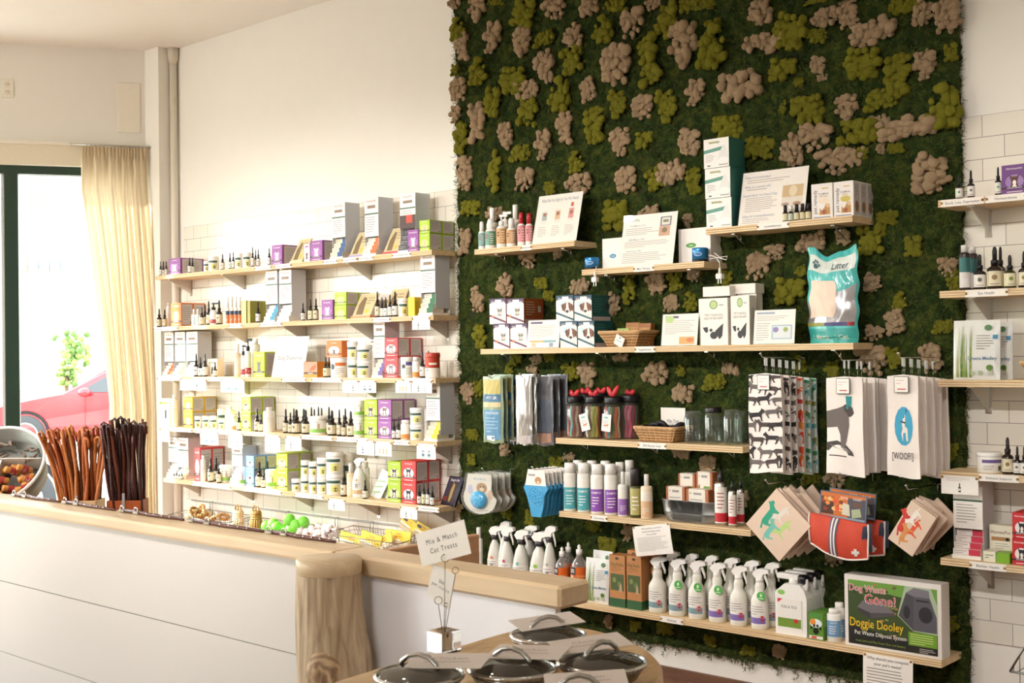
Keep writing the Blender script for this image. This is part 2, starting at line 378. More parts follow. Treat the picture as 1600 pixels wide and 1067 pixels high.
def pump(r, h, body='f0ede6', label='6f9c93', capc='f4f1ea', dirx=1, l0=.12, l1=.5, dogc='a03a2c', overcap=False, half=None):
    def f(o):
        b = MB(); b.lathe([(r*.93, 0), (r, h*.02), (r, h*.56), (r*.85, h*.63), (r*.4, h*.68), (r*.38, h*.72)], M(body, .35), 26)
        L = [('r', -r*1.3, h*l0, r*1.5, h*l1, M(label, .5))]
        if half: L.append(('r', r*.1, h*l0, r*1.5, h*l1, M(half, .5)))
        L += [('e', -r*.45, h*(l0+l1)/2+h*.06, r*.38, h*.07, M(dogc, .6)), ('l', r*.2, h*(l0+.04), r*1.1, h*(l1-.06), 5, M('efe9df', .6))]
        b.art(cyl(r, a=.25), L, r*.2); b.build('bottle', o)
        c = MB(); cm = M(capc, .35)
        if overcap: c.lathe([(r*.62, h*.66), (r*.6, h*.9), (r*.45, h*.99), (.0001, h)], cm, 16)
        else:
            c.lathe([(r*.55, h*.68), (r*.55, h*.8), (r*.2, h*.81), (r*.2, h*.93)], cm, 14)
            c.box(-r*.45 if dirx > 0 else -r*1.4, r*1.4 if dirx > 0 else r*.45, -r*.25, r*.25, h*.93, h, cm, r*.08)
        c.build('pump_head' if not overcap else 'cap', o)
    return f
def trigger(r, h, body='e6e3d6', dirx=1, label='e8e4dc', stripe='6e97a0', seal=None, conical=False, seg=16, collar=None, hangtag=None, liquid=None):
    def f(o):
        b = MB(); bm = M(body, .3)
        if conical: prof = [(r*.95, 0), (r, h*.02), (r, h*.38), (r*.9, h*.5), (r*.62, h*.66), (r*.32, h*.74), (r*.3, h*.78)]
        else: prof = [(r*.92, 0), (r, h*.02), (r, h*.46), (r*.88, h*.52), (r*.62, h*.58), (r*.52, h*.62), (r*.56, h*.7), (r*.42, h*.78)]
        b.lathe(prof, bm, 26)
        L = [('r', -r*1.2, h*.07, r*1.2, h*.42, M(label, .5)), ('r', -r*1.2, h*.1, r*.75, h*.2, M(stripe, .5))]
        if seal: L.append(('e', r*.35, h*.19, r*.3, r*.3, M(seal, .5)))
        L.append(('l', -r*.9, h*.24, r*.6, h*.4, 4, GREYTXT))
        if conical: L += [shape(HEAD, -r*.2, h*.3, r*.6, M('4a464a', .6), sy=h*.12), ('e', -r*.2, h*.45, r*.2, r*.2, M(stripe, .5))]
        b.art(cyl(r, a=.3), L, r*.2); b.build('bottle', o)
        t = MB(); tm = M('efece6', .4); d = dirx
        t.lathe([(r*.44, h*.76), (r*.44, h*.84)], M(collar, .4) if collar else tm, 12)
        t.prism([(-d*r*.55, h*.86), (-d*r*.75, h*.9), (-d*r*.4, h*.97), (d*r*.2, h), (d*r*1.15, h*.985), (d*r*1.2, h*.93), (d*r*.5, h*.9), (d*r*.35, h*.83), (-d*r*.35, h*.83)][::d], -r*.32, r*.32, tm)
        t.build('spray_head', o)
        g = MB(); g.tube([(d*r*.62, 0, h*.91), (d*r*.72, 0, h*.84), (d*r*.95, 0, h*.76), (d*r*.98, 0, h*.7)], [r*.14, r*.15, r*.13, r*.1], tm, 8); g.build('trigger_lever', o)
        if hangtag:
            q = MB(); hm = M(hangtag, .5)
            q.lathe([(r*.5, -.0005), (r*.5, .0005)], hm, 16, mtx=Matrix.Translation((d*r*.55, -r*.9, h*.56)) @ Matrix.Rotation(math.pi/2, 4, 'X'))
            q.art(front(-r*.92, d*r*.55, h*.56), [('e', 0, r*.1, r*.14, r*.2, M('cfe8c4', .5)), ('r', -r*.3, -r*.3, r*.3, -r*.2, M('cfe8c4', .5))]); q.build('hang_tag', o)
    return f
def aerosol(r, h, label='e9e2d8', band='c0202c', capc='1b1a1e'):
    def f(o):
        b = MB(); b.lathe([(r*.96, 0), (r, h*.01), (r, h*.74), (r*.85, h*.78), (r*.5, h*.8)], M('c9c5bf', .25, 1), 18)
        b.art(cyl(r, a=.3), [('r', -r*1.4, h*.06, r*1.1, h*.7, M(label, .5)), ('r', -r*1.4, h*.08, r*1.1, h*.24, M(band, .5)), ('l', -r*.8, h*.3, r*.5, h*.62, 5, M('a14a48', .6))], r*.2); b.build('can', o)
        c = MB(); c.lathe([(r*.48, h*.8), (r*.46, h*.9), (r*.25, h*.93), (r*.25, h), (.0001, h)], M(capc, .4), 14); c.build('nozzle', o)
    return f
def soap_bottle(r, h):
    def f(o):
        b = MB(); b.lathe([(r*.9, 0), (r, h*.02), (r*1.02, h*.5), (r*.85, h*.66), (r*.4, h*.76), (r*.28, h*.82)], glass('clear_bottle', 'f2e6d8', .25, .12), 18); b.build('bottle', o)
        l = MB(); l.lathe([(r*1.0, h*.12), (r*1.03, h*.6)], M('d9641e', .45), 18, a0=-1.4, a1=1.9, cap=False)
        l.art(cyl(r*1.035), [('r', -r*1.1, h*.46, -r*.25, h*.6, M('1d1a1c', .5)), ('t', 'LIFE', -r*.7, h*.53, h*.07, r*.7, M('efeae2', .5)), ('p', [(-r*1.1, h*.12), (-r*.2, h*.12), (-r*.6, h*.45), (-r*1.1, h*.45)], M('e9b9a0', .5)), ('t', 'ORANGE', r*.4, h*.44, h*.04, r, M('f0c27a', .5)), ('t', 'CLEANER', r*.4, h*.37, h*.04, r, M('f0c27a', .5))], r*.2); l.build('label', o)
        c = MB(); cm = M('efebe4', .4); c.lathe([(r*.36, h*.8), (r*.38, h*.9), (r*.16, h*.91), (r*.22, h*.96), (.0001, h)], cm, 12); c.build('squeeze_cap', o)
    return f
def carton(w, h, d, col, fr=None, sd=None, topc=None, rough=.45):
    def f(o):
        b = MB(); m = M(col, rough); b.box(-w/2, w/2, 0, d, 0, h, m, min(.0015, w*.04))
        if topc: b.art(lambda u, v, q: (u, v, h+q), [('r', -w/2*.98, d*.02, w/2*.98, d*.98, M(topc, rough))])
        b.build('carton', o)
        if fr:
            p = MB(); p.art(front(0), fr(w, h)); p.build('front_print', o)
        if sd:
            p = MB(); p.art(right(w/2), sd(d, h)); p.build('side_print', o)
    return f
def side_grey(c='b3aaa6', frame=.1):
    def s(d, h): return [('r', d*frame, h*frame, d*(1-frame), h*(1-frame), M(c, .6)), ('l', d*.16, h*.24, d*.8, h*.84, 7, M('9f9691', .6)), ('e', d*.78, h*.17, d*.06, h*.04, M('6b7a3a', .6))]
    return s
def petbox(main, dark='2c2530', light='efe6dc', headpoly=HEAD, halo='e9dfe0', band='3b2a33', sil=False, title='Homeopathic'):
    def f(w, h):
        L = [('e', 0, h*.42, w*.36, h*.24, M(halo, .5)), shape(headpoly, 0, h*.45, w*.55, M(dark, .5), sy=h*.42)]
        if not sil: L += [('e', 0, h*.38, w*.07, h*.09, M(light, .5)), ('p', [(-w*.12, h*.22), (w*.12, h*.22), (0, h*.36)], M(light, .5))]
        L += [('r', -w*.5, h*.17, w*.5, h*.24, M(band, .5)), ('t', title, 0, h*.87, h*.07, w*.8, M('f3e9ea', .5)), ('r', -w*.3, h*.06, w*.3, h*.085, M('efe6e0', .6)), ('r', -w*.3, h*.195, w*.3, h*.215, M('d8ccca', .6))]
        return L
    return f
def put(kind, look, cat, k, fn, px, y, rz=0, z=None, group=None, where=None, order=None):
    z0 = sz(k) if z is None else z
    X = XZ(px, z0, y)
    o = thing(kind, look, cat, (X, y, z0), rz, group, sn(k), order if order is not None else px, where)
    fn(o); return o
OCC = {}; LASTY = [0]; DEFER = []
def bottle(k, px, wpx, pyt, look, mk, row=0, kind='dropper_bottle', cat='bottle', z=None, pyb=None, rz=None, **kw):
    r0 = rad(k, px, wpx, -.15); y = (-.185+r0) if row == 0 else (-.10 if row == 1 else -.05)
    if row == 1: y = max(y, -.185+3.2*r0) if r0 < .03 else -.08
    y = min(y, -.012-r0); z0 = sz(k) if z is None else z
    if z is None:
        def hit(yy):
            q = rad(k, px, wpx, yy); X = XZ(px, z0, yy); return any(X+q > e[0]+.001 and X-q < e[1]-.001 and yy+q > e[2]+.001 and yy-q < e[3]-.001 for e in OCC.get(k, []))
        lo, hi = -.196+r0, (-.05 if k[0] == 'M' else -.01)-r0; c = [y]+[y+s_*.004*i for i in range(1, 45) for s_ in (1, -1) if lo <= y+s_*.004*i <= hi]; fr_ = [t for t in c if not hit(t)]
        if fr_: y = fr_[0]
        elif wpx > 6 and not kw.get('_n'): kw['_n'] = 1; return bottle(k, px, wpx*.84, pyt, look, mk, row, kind, cat, z, pyb, rz, **kw)
        LASTY[0] = y
    else: y = LASTY[0]
    kw.pop('_n', None); r = rad(k, px, wpx, y)
    X_ = XZ(px, z0, y); OCC.setdefault(k, []).append((X_-r, X_+r, y-r, y+r)) if z is None else None
    h = WP(px, pyt, y).z-z0
    o = put(kind, look, cat, k, mk(r, h, **kw), px, y, rz=random.uniform(.1, .5) if rz is None else rz, z=z0)
    return o, h
def cartons(k, pl, pr, tops, look, main, rows=1, dtot=.17, yf=-.185, kind='product_carton', cat='box', fr=None, sd=None, skip_names=('upper', 'lower'), rz=0, topc=None):
    """a block of cartons: tops = picture rows of each carton's top edge from the lowest up; rows = how many stand one behind the other"""
    x0 = XZ(pl, sz(k), yf); x1 = XZ(pr, sz(k), yf); w = (x1-x0)*.985; pm = (pl+pr)/2; z = sz(k)
    d = dtot/rows; OCC.setdefault(k, []).append((x0, x1, yf, yf+dtot))
    for ti, pt in enumerate(tops):
        zt = WP(pm, pt, yf).z
        for q in range(rows):
            y = yf+q*d; lv = '' if len(tops) == 1 else ('lower ' if ti == 0 else 'upper ' if ti == len(tops)-1 else 'middle ')
            dp = '' if rows == 1 else ('front ' if q == 0 else 'rear ' if q == rows-1 else 'middle ')
            o = thing(kind, (lv+dp+look).strip(), cat, ((x0+x1)/2+(.002 if ti % 2 else 0), y, z), rz, None, sn(k), pm+q*.01)
            carton(w, zt-z-.0006, d*.985, main, fr, sd, topc)(o)
        z = zt
def tack(b, x, y, z): b.lathe([(.0001, -.004), (.0045, -.003), (.0045, -.001), (.001, 0)], BRASS, 8, mtx=Matrix.Translation((x, y, z)) @ Matrix.Rotation(-math.pi/2, 4, 'X') @ Matrix.Rotation(0, 4, 'Z'))
def strip(k, pl, pr, text, look='narrow white label strip on the edge'):
    z = sz(k); y = -.2012; x0 = XZ(pl, z, y); x1 = XZ(pr, z, y); w = x1-x0
    o = thing('shelf_label', look, 'label', ((x0+x1)/2, y, z-.025), 0, None, None, None, 'of the '+sn(k))
    b = MB(); b.box(-w/2, w/2, -.0008, 0, 0, .0245, CARD)
    b.art(front(-.0008), [('t', text, 0, .012, .009, w*.8, DARKTXT)] if text else [('r', -w*.35, .010, w*.35, .0135, GREYTXT)]); b.build('paper_strip', o)
    for s in (-1, 1):
        q = MB(); tack(q, s*(w/2-.004), -.001, .013); q.build('thumbtack', o)
def hangcard(k, pl, pr, pb, pics='db', look='white price card with bottle pictures hanging', pt=None, tilt=0, dz=0):
    z = sz(k)-.012-dz; y = -.2035; x0 = XZ(pl, z, y); x1 = XZ(pr, z, y); w = x1-x0; h = z-WP((pl+pr)/2, pb, y).z
    o = thing('price_card', look, 'card', ((x0+x1)/2, y, z), 0, None, sn(k), (pl+pr)/2); o.rotation_euler = (0, tilt, 0)
    b = MB(); b.box(-w/2, w/2, -.0008, 0, -h, 0, CARD); L = [('l', -w*.36, -h*.3, w*.36, -h*.08, 3, M('c4bcb4', .6))]
    n = len(pics)
    for i, c in enumerate(pics):
        u = (i-(n-1)/2)*w*.62/n
        if c in 'db':
            m = M('2d3338' if c == 'd' else 'a9b2ba', .6); L += [('r', u-w*.035, -h*.88, u+w*.035, -h*.6, m), ('r', u-w*.015, -h*.6, u+w*.015, -h*.4, m), ('r', u-w*.03, -h*.8, u+w*.03, -h*.68, M('d8d2c8', .6))]
        elif c == 't': L += [('r', u-w*.07, -h*.88, u+w*.07, -h*.5, M('b9c0c0', .6)), ('r', u-w*.07, -h*.8, u+w*.07, -h*.66, M('4f7a80', .6)), ('r', u-w*.06, -h*.5, u+w*.06, -h*.44, M('6a6f70', .6))]
        elif c == 'o': L += [('r', u-w*.035, -h*.86, u+w*.035, -h*.5, M('dcae78', .6)), ('r', u-w*.03, -h*.5, u+w*.03, -h*.42, M('e6d8c0', .6))]
    b.art(front(-.0008), L); b.build('card', o)
    for s in (-1, 1):
        q = MB(); tack(q, s*(w/2-.005), -.001, -.006); q.build('thumbtack', o)
def sign_stand(k, pl, pr, pt, look, els, y=-.17, lean=.22, frame=False, box=False, kind='sign_holder', where=None):
    """acrylic slanted holder with a printed sheet"""
    z = sz(k); x0 = XZ(pl, z, y); x1 = XZ(pr, z, y); w = x1-x0
    h = .1
    for _ in range(8):
        p = pj(((x0+x1)/2, y+h*math.sin(lean), z+h*math.cos(lean)))
        h *= 1; tgt = pt; cur = p[1]; sl = (pj(((x0+x1)/2, y+(h+.01)*math.sin(lean), z+(h+.01)*math.cos(lean)))[1]-cur)/.01; h += (tgt-cur)/sl
    o = thing(kind, look, 'sign', ((x0+x1)/2, y, z), 0, None, sn(k), (pl+pr)/2, where)
    R = Matrix.Rotation(-lean, 4, 'X')
    p = MB(); p.box(-w/2, w/2, 0, .0008, .002, h, CARD, mtx=R)
    p.art(lambda u, v, q: tuple(R @ Vector((u, -q, v))), els(w, h)); p.build('printed_sheet', o)
    a = MB(); ac = glass('acrylic', 'ffffff', .07, .01)
    if not frame: a.box(-w/2-.002, w/2+.002, -.003, -.0015, 0, h+.002, ac, mtx=R)
    else: a.box(-w/2-.002, w/2+.002, .0012, .003, 0, h+.002, ac, mtx=R)
    bx = max(.02, min(.09, h*.6*math.sin(lean)+.04))
    a.box(-w/2, w/2, 0, bx, 0, .002, ac); a.box(-w/2, w/2, bx, bx+.002, 0, h*.8, ac) if False else None
    a.build('acrylic_holder', o); return o
def build_bottles(k, rows):
    """compact rows: (maker key, px, width px, top px, row)"""
    DEFER.append((k, rows))
def run_deferred():
    for k, rows in DEFER:
        for key, px, wp, pt, rw in rows:
            look, mk, kind, kw = BT[key]; bottle(k, px, wp, pt, look, mk, rw, kind=kind, **dict(kw))
BT = {
 'nv': ('small navy dropper bottle with white label', dropper, 'dropper_bottle', dict(glassc='1b1c33', cap='12121c', accent='5c9a84')),
 'bk': ('dark brown dropper bottle with cream label', dropper, 'dropper_bottle', dict(glassc='22160f', cap='131114', label='ddd2b4', ltop=.42, accent='8c7650')),
 'bw': ('dark dropper bottle with white label', dropper, 'dropper_bottle', dict(glassc='1e1616', cap='131114', label='e7e2da', ltop=.42, accent='6b6a66')),
 'gn': ('green glass dropper bottle with cream label', dropper, 'dropper_bottle', dict(glassc='2b2f14', cap='141214', label='e0d9b6', accent='7a8a3a')),
 'pk': ('small dropper bottle with pale pink label', dropper, 'dropper_bottle', dict(glassc='3a1c28', cap='1d1016', label='e8d5cc', accent='8a5c6c')),
 'wt': ('white plastic bottle with screw cap', flipcap, 'supplement_bottle', dict(body='efece5', label='e8e2d6', capw=.5, neck=.86, l0=.1, l1=.6)),
 'wo': ('white bottle with orange label foot', flipcap, 'supplement_bottle', dict(body='efebe4', label='e0904a', capw=.8, neck=.8, l0=.05, l1=.28, top='efe9df')),
 'wb': ('tall white bottle with black pump top', pump, 'pump_bottle', dict(label='b8303c', capc='232024', l0=.08, l1=.24, dogc='c9c2ba')),
 'sp': ('small white spray bottle', flipcap, 'spray_bottle', dict(body='f0eee8', label='cfdde0', capw=.42, neck=.68, l0=.1, l1=.5)),
 'or': ('slim tube with orange foot and navy band', flipcap, 'spray_tube', dict(body='efe8dc', label='dd7a44', capw=.6, neck=.6, l0=.03, l1=.34, top='33405a')),
 'be': ('tapered beige bottle with pointed cap', flipcap, 'oil_bottle', dict(body='e5cba6', label='ead9b8', capw=.45, neck=.72, l0=.1, l1=.6)),
 'T0': ('white tub with dark green band', tub, 'supplement_tub', {}),
 'T1': ('white tub with a green hill print', tub, 'supplement_tub', dict(tk=1)),
 'T2': ('white tub with orange band', tub, 'supplement_tub', dict(tk=2, band='d9702e')),
 'T3': ('red-topped tub with cream foot', tub, 'supplement_tub', dict(tk=3, lid='b33a24')),
 'T4': ('white tub with purple band', tub, 'supplement_tub', dict(tk=2, band='5e5290')),
 'T5': ('low white tub with purple label stripe', tub, 'supplement_tub', dict(tk=4)),
}
def remedy_display(k, pl, pr, ph_top, ph_bot, packet_cols, look, text2='text', plx=None, y=-.16, pk=None, depth=.1):
    """white card dispenser: header board up top, side walls behind it, small packets fanned on the tray below"""
    z = sz(k); pm = (pl+pr)/2
    x0 = XZ(pl, z, y); x1 = XZ(pr, z, y); w = (x1-x0); cx = (x0+x1)/2
    zt = WP(pm, ph_top, y).z-z; zb = WP(pm, ph_bot, y).z-z; OCC.setdefault(k, []).append((x0, x1, y-.022, y+depth))
    o = thing('remedy_dispenser', look, 'display', (cx, y, z), 0, None, sn(k), pm)
    b = MB(); b.box(-w/2, w/2, -.001, .001, zb, zt, CARD)
    L = [('t', 'HomeoPet', 0, zt-(zt-zb)*.09, (zt-zb)*.06, w*.8, M('8a4a58', .5)), ('r', -w*.5, zb+(zt-zb)*.56, w*.5, zb+(zt-zb)*.6, M('4f6b58', .5)),
         ('r', -w*.3, zb+(zt-zb)*.72, w*.3, zb+(zt-zb)*.8, M('8a7460', .5)), ('l', -w*.4, zb+(zt-zb)*.1, w*.35, zb+(zt-zb)*.52, 7, GREYTXT)]
    if text2 == 'img': L.append(('r', -w*.5, zb, w*.5, zb+(zt-zb)*.38, M('4a3434', .5))); L.append(('r', -w*.1, zb+(zt-zb)*.15, w*.3, zb+(zt-zb)*.38, M('c0402c', .5)))
    b.art(front(-.001), L); b.build('header_card', o)
    s = MB(); sm = glass('dispenser_side', 'f2f4f6', .08, .75, 'dedfe3')
    for x in (-w/2, w/2): s.box(x-.0008, x+.0008, .001, depth, max(.0, zb*.3), zt, sm)
    s.box(-w/2, w/2, depth-.001, depth, 0, zt, CARD); s.build('side_panel', o)
    t = MB(); t.box(-w/2, w/2, -.02, depth, 0, .012, CARD); t.build('tray', o)
    if packet_cols:
        n = 4; c1, c2 = packet_cols
        for i in range(n):
            hh = (zb-.016)/n; y0 = y-.018+i*.012
            q = thing('remedy_packet', look_packet(c2), 'packet', (cx, y0, z+.0125+i*hh*.98), 0, 'packets fanned in the dispensers of the '+sn(k), sn(k), pm+i*.1, 'in a tray, '+('lowest' if i == 0 else 'topmost' if i == n-1 else ORD[i]+' up'))
            carton(w*.94, hh*.96, depth-.02-i*.012, c1, (lambda w_, h_: [('r', w_*.08, 0, w_*.5, h_, M(c2, .5)), ('l', -w_*.45, h_*.15, w_*.02, h_*.85, 2, GREYTXT)]))(q)
    return o
def look_packet(c): return {'e06a2c': 'orange and white remedy packet', '2f4f86': 'blue and cream remedy packet', '3b3a42': 'charcoal remedy packet', '2f8fb0': 'white and blue remedy packet', '2f6a48': 'green and cream remedy packet', '6a5596': 'violet and cream remedy packet', 'a6d86a': 'lime and white remedy packet', 'e4c52c': 'yellow and white remedy packet', 'c8324a': 'red and white remedy packet', 'd9d6ce': 'white remedy packet'}.get(c, 'small remedy packet')
def booktray(k, pl, pr, pt, basec, look, y=-.17, lean=.5):
    z = sz(k); x0 = XZ(pl, z, y); x1 = XZ(pr, z, y); w = x1-x0
    h = (WP((pl+pr)/2, pt, y+.05).z-z-.012)/math.cos(lean)
    o = thing('booklet_display', look, 'display', ((x0+x1)/2, y, z), 0, None, sn(k), (pl+pr)/2)
    b = MB(); b.box(-w/2, w/2, 0, .09, 0, .014, M(basec, .5)); b.build('tray', o)
    R = Matrix.Translation((0, .006, .014)) @ Matrix.Rotation(-lean, 4, 'X')
    p = MB(); p.box(-w*.46, w*.46, 0, .006, 0, h, M('d8c8a4', .5), mtx=R)
    p.art(lambda u, v, q: tuple(R @ Vector((u, -q, v))), [('r', -w*.42, h*.05, w*.42, h*.95, M('cdbd92', .5)), ('p', [(-w*.3, h*.05), (-w*.34, h*.5), (-w*.2, h*.85), (-w*.05, h*.8), (0, h*.4), (w*.05, h*.05)], M('7d6a4c', .6)), ('e', w*.2, h*.2, w*.09, h*.09, M('d6bb3c', .5)), ('l', w*.02, h*.5, w*.38, h*.85, 3, M('8a7a62', .6))]); p.build('booklet', o)
    return o
# ---------------------------------------------------------------- room shell
TH = math.radians(59); DV = Vector((-math.cos(TH), -math.sin(TH), 0)); NV = Vector((math.sin(TH), -math.cos(TH), 0)); C0 = Vector((-.284, 0, 0))  # NV points into the room
if NV.dot(CAM-C0) < 0: NV = -NV
def W(s, off, z): p = C0+DV*s+NV*off; return (p.x, p.y, z)
def wbox(b, s0, s1, o0, o1, z0, z1, mat):
    vs = [W(s, o, z) for z in (z0, z1) for o in (o0, o1) for s in (s0, s1)]
    b.add(vs, [(0, 2, 3, 1), (4, 5, 7, 6), (0, 1, 5, 4), (2, 6, 7, 3), (0, 4, 6, 2), (1, 3, 7, 5)], mat)
PLASTER = M('eeeae1', .75, var=.02, bump=.03, bscale=9); PLAST2 = M('e9e4da', .75, var=.02, bump=.03, bscale=9)
ZC = 3.52; PH, PV = .154, .0778; TT = HC+.8245; TB = TT-24*PV
def tile_mat():
    m = bpy.data.materials.new('tile'); m.use_nodes = True; n = m.node_tree; b = n.nodes['Principled BSDF']
    tc = n.nodes.new('ShaderNodeTexCoord'); sp = n.nodes.new('ShaderNodeSeparateXYZ'); cb = n.nodes.new('ShaderNodeCombineXYZ')
    n.links.new(tc.outputs['Object'], sp.inputs[0]); n.links.new(sp.outputs[0], cb.inputs[0]); n.links.new(sp.outputs[2], cb.inputs[1])
    br = n.nodes.new('ShaderNodeTexBrick'); n.links.new(cb.outputs[0], br.inputs['Vector'])
    br.inputs['Scale'].default_value = 1; br.inputs['Brick Width'].default_value = PH; br.inputs['Row Height'].default_value = PV
    br.inputs['Mortar Size'].default_value = .0011; br.inputs['Mortar Smooth'].default_value = .1; br.offset = .5; br.offset_frequency = 2
    br.inputs['Color1'].default_value = lin('ece6da'); br.inputs['Color2'].default_value = lin('e5dfd2'); br.inputs['Mortar'].default_value = lin('8a837e')
    n.links.new(br.outputs['Color'], b.inputs['Base Color'])
    nz = n.nodes.new('ShaderNodeTexNoise'); nz.inputs['Scale'].default_value = 6; n.links.new(cb.outputs[0], nz.inputs['Vector'])
    ml = n.nodes.new('ShaderNodeMath'); ml.operation = 'MULTIPLY_ADD'; ml.inputs[1].default_value = -1.2
    n.links.new(br.outputs['Fac'], ml.inputs[0]); n.links.new(nz.outputs[0], ml.inputs[2])
    bp = n.nodes.new('ShaderNodeBump'); bp.inputs['Strength'].default_value = .25; bp.inputs['Distance'].default_value = .004
    n.links.new(ml.outputs[0], bp.inputs['Height']); n.links.new(bp.outputs[0], b.inputs['Normal'])
    b.inputs['Roughness'].default_value = .16; return m
TILE = tile_mat()
b = MB(); b.box(-.5, 9, .0, .12, -.02, ZC+.1, PLASTER); struct('wall_rear', b)
b = MB()
for x0, x1 in ((-.112, 9.0),):
    vs = [(x0, -.006, TB), (x1, -.006, TB), (x1, -.006, TT), (x0, -.006, TT), (x0, 0, TB), (x1, 0, TB), (x1, 0, TT), (x0, 0, TT)]
    b.add(vs, [(0, 1, 2, 3), (3, 2, 6, 7), (4, 5, 1, 0), (7, 4, 0, 3)], TILE)
o = b.build('trim_tiles'); o['kind'] = 'structure'
# object coordinates: shift so that the brick grid starts at the tile corner
for v in o.data.vertices: v.co.x -= PH*-10; v.co.z -= TB
o.location = (-PH*10, 0, TB)
FLOORM = wood('floorwood', '7e5640', '96705a', (1, 9, 9), .35)
def slab(z0, z1, mat):
    b = MB(); pts = [W(-.1, -.16, 0)[:2], (9, .12), (9, -7), W(8.2, -.16, 0)[:2]]; pts[0] = (pts[0][0], .12)
    vs = [(x, y, z) for z in (z0, z1) for x, y in pts]
    b.add(vs, [(3, 2, 1, 0), (4, 5, 6, 7)]+[(k, (k+1) % 4, 4+(k+1) % 4, 4+k) for k in range(4)], mat); return b
FZ = .155; struct('floor', slab(FZ-.02, FZ, FLOORM)); struct('ceiling', slab(ZC, ZC+.1, PLASTER))
b = MB(); b.box(8.9, 9, -7, .1, 0, ZC, PLAST2); struct('wall_east', b)
b = MB()
for x0, x1, z0, z1 in ((-4.5, 9, 0, .5), (-4.5, 9, 3.0, ZC), (-4.5, -3.6, .5, 3.0), (.8, 4.9, .5, 3.0), (5.8, 9, .5, 3.0)): b.box(x0, x1, -7, -6.9, z0, z1, PLAST2)
struct('wall_front', b)
b = MB(); b.box(-.1, 9, -.015, 0, FZ, .2, wood('base_wood', '5a3c2c', '7a543e', (1, 12, 12), .5)); struct('baseboard_rear', b)
# window wall: sill, head, piers
WT = 2.765; SILL = .42
b = MB()
for s0, s1, z0, z1 in ((-.1, 8, 0, SILL), (-.1, 8, WT, ZC), (-.1, .14, SILL, WT), (3.1, 3.35, SILL, WT), (6.2, 8, SILL, WT)): wbox(b, s0, s1, -.16, 0, z0, z1, PLAST2)
struct('wall_window', b)
b = MB(); wbox(b, .16, 6.3, 0, .03, 2.893, 2.912, M('ede6d8', .5)); wbox(b, .1, 6.3, 0, .012, WT, 2.893, M('e6dcc6', .6)); struct('trim_1', b)
GRN = M('1f3a2c', .35)
def window(nm, s0, s1, cuts):
    o = bpy.data.objects.new(nm, None); COL.objects.link(o); o['kind'] = 'structure'
    fr = MB()
    wbox(fr, s0, s1, -.1, -.03, WT-.052, WT, GRN); wbox(fr, s0, s1, -.1, -.03, SILL, SILL+.06, GRN)
    for c in cuts: wbox(fr, c-.04, c+.04, -.1, -.03, SILL+.06, WT-.052, GRN)
    f_ = fr.build('window_frame', o)
    m2 = MB(); 
    for c in cuts[1:-1]: wbox(m2, c+.045, c+.06, -.095, -.045, SILL+.06, WT-.052, M('d8dad8', .4))
    if m2.v: m2.build('glazing_bead', o)
    for a, c in zip(cuts[:-1], cuts[1:]):
        p = MB(); wbox(p, a+.04, c-.04, -.068, -.064, SILL+.06, WT-.05, glass('window_glass', 'fbfffd', .1)); q = p.build('window_pane', o)
    sl = MB(); wbox(sl, s0-.02, s1+.02, -.12, .05, SILL-.03, SILL, M('e9e4da', .4)); sl.build('window_sill', o)
window('window_1', .14, 3.1, [.18, .945, 2.0, 3.06]); window('window_2', 3.35, 6.2, [3.39, 4.3, 5.25, 6.16])
for nm, xa, xb in (('window_added_3', -3.6, .8), ('window_added_4', 4.9, 5.8)):  # unseen windows added behind the camera, sized for the daylight they throw inside
    o = bpy.data.objects.new(nm, None); COL.objects.link(o); o['kind'] = 'structure'; f_ = MB()
    f_.box(xa, xb, -6.98, -6.92, .5, .56, GRN); f_.box(xa, xb, -6.98, -6.92, 2.94, 3.0, GRN); n_ = 3
    for i in range(n_+1): c = xa+.04+(xb-xa-.08)*i/n_; f_.box(c-.04, c+.04, -6.98, -6.92, .56, 2.94, GRN)
    f_.build('window_frame', o)
    for i in range(n_): p = MB(); p.box(xa+.08+(xb-xa-.08)*i/n_, xa+(xb-xa-.08)*(i+1)/n_, -6.952, -6.948, .56, 2.94, glass('window_glass', 'fbfffd', .1)); p.build('window_pane', o)
# pilaster and pipe
b = MB(); b.box(-.42, -.2, -.12, .02, FZ, ZC, PLASTER); struct('pillar_corner', b)
o = thing('heating_pipe', 'white painted vertical pipe in the corner beside the curtain', 'pipe', (-.176, -.028, 0))
b = MB(); b.lathe([(.0235, FZ), (.0235, ZC-.1)], M('e6ddcd', .45), 16); b.build('pipe', o)
b = MB(); b.lathe([(.0235, ZC-.1), (.033, ZC-.06), (.036, ZC)], M('d9d0c0', .45), 16); b.build('ceiling_collar', o)
# socket + blank plate high on the window wall
P = W(.956, 0, 3.237)
o = thing('wall_socket', 'white double socket plate high above the window', 'socket', P, math.atan2(NV.y, NV.x)+math.pi/2)
b = MB(); b.box(-.035, .035, -.006, 0, -.06, .06, M('e9e2d2', .35), .002); b.build('cover_plate', o)
for z in (-.024, .024):
    b = MB(); b.lathe([(.017, 0), (.017, .002)], M('ded6c4', .35), 14, mtx=Matrix.Translation((0, -.006, z)) @ Matrix.Rotation(math.pi/2, 4, 'X'))
    for x in (-.006, .006): b.box(x-.001, x+.001, -.0086, -.0082, z-.002, z+.007, BLACK)
    b.build('outlet', o)
P = W(.24, 0, 3.15)
o = thing('access_panel', 'small white square access panel on the upper window wall', 'panel', P, math.atan2(NV.y, NV.x)+math.pi/2)
b = MB(); b.box(-.07, .07, -.006, 0, -.16, .16, M('ebe3d3', .5), .003); b.build('cover', o)
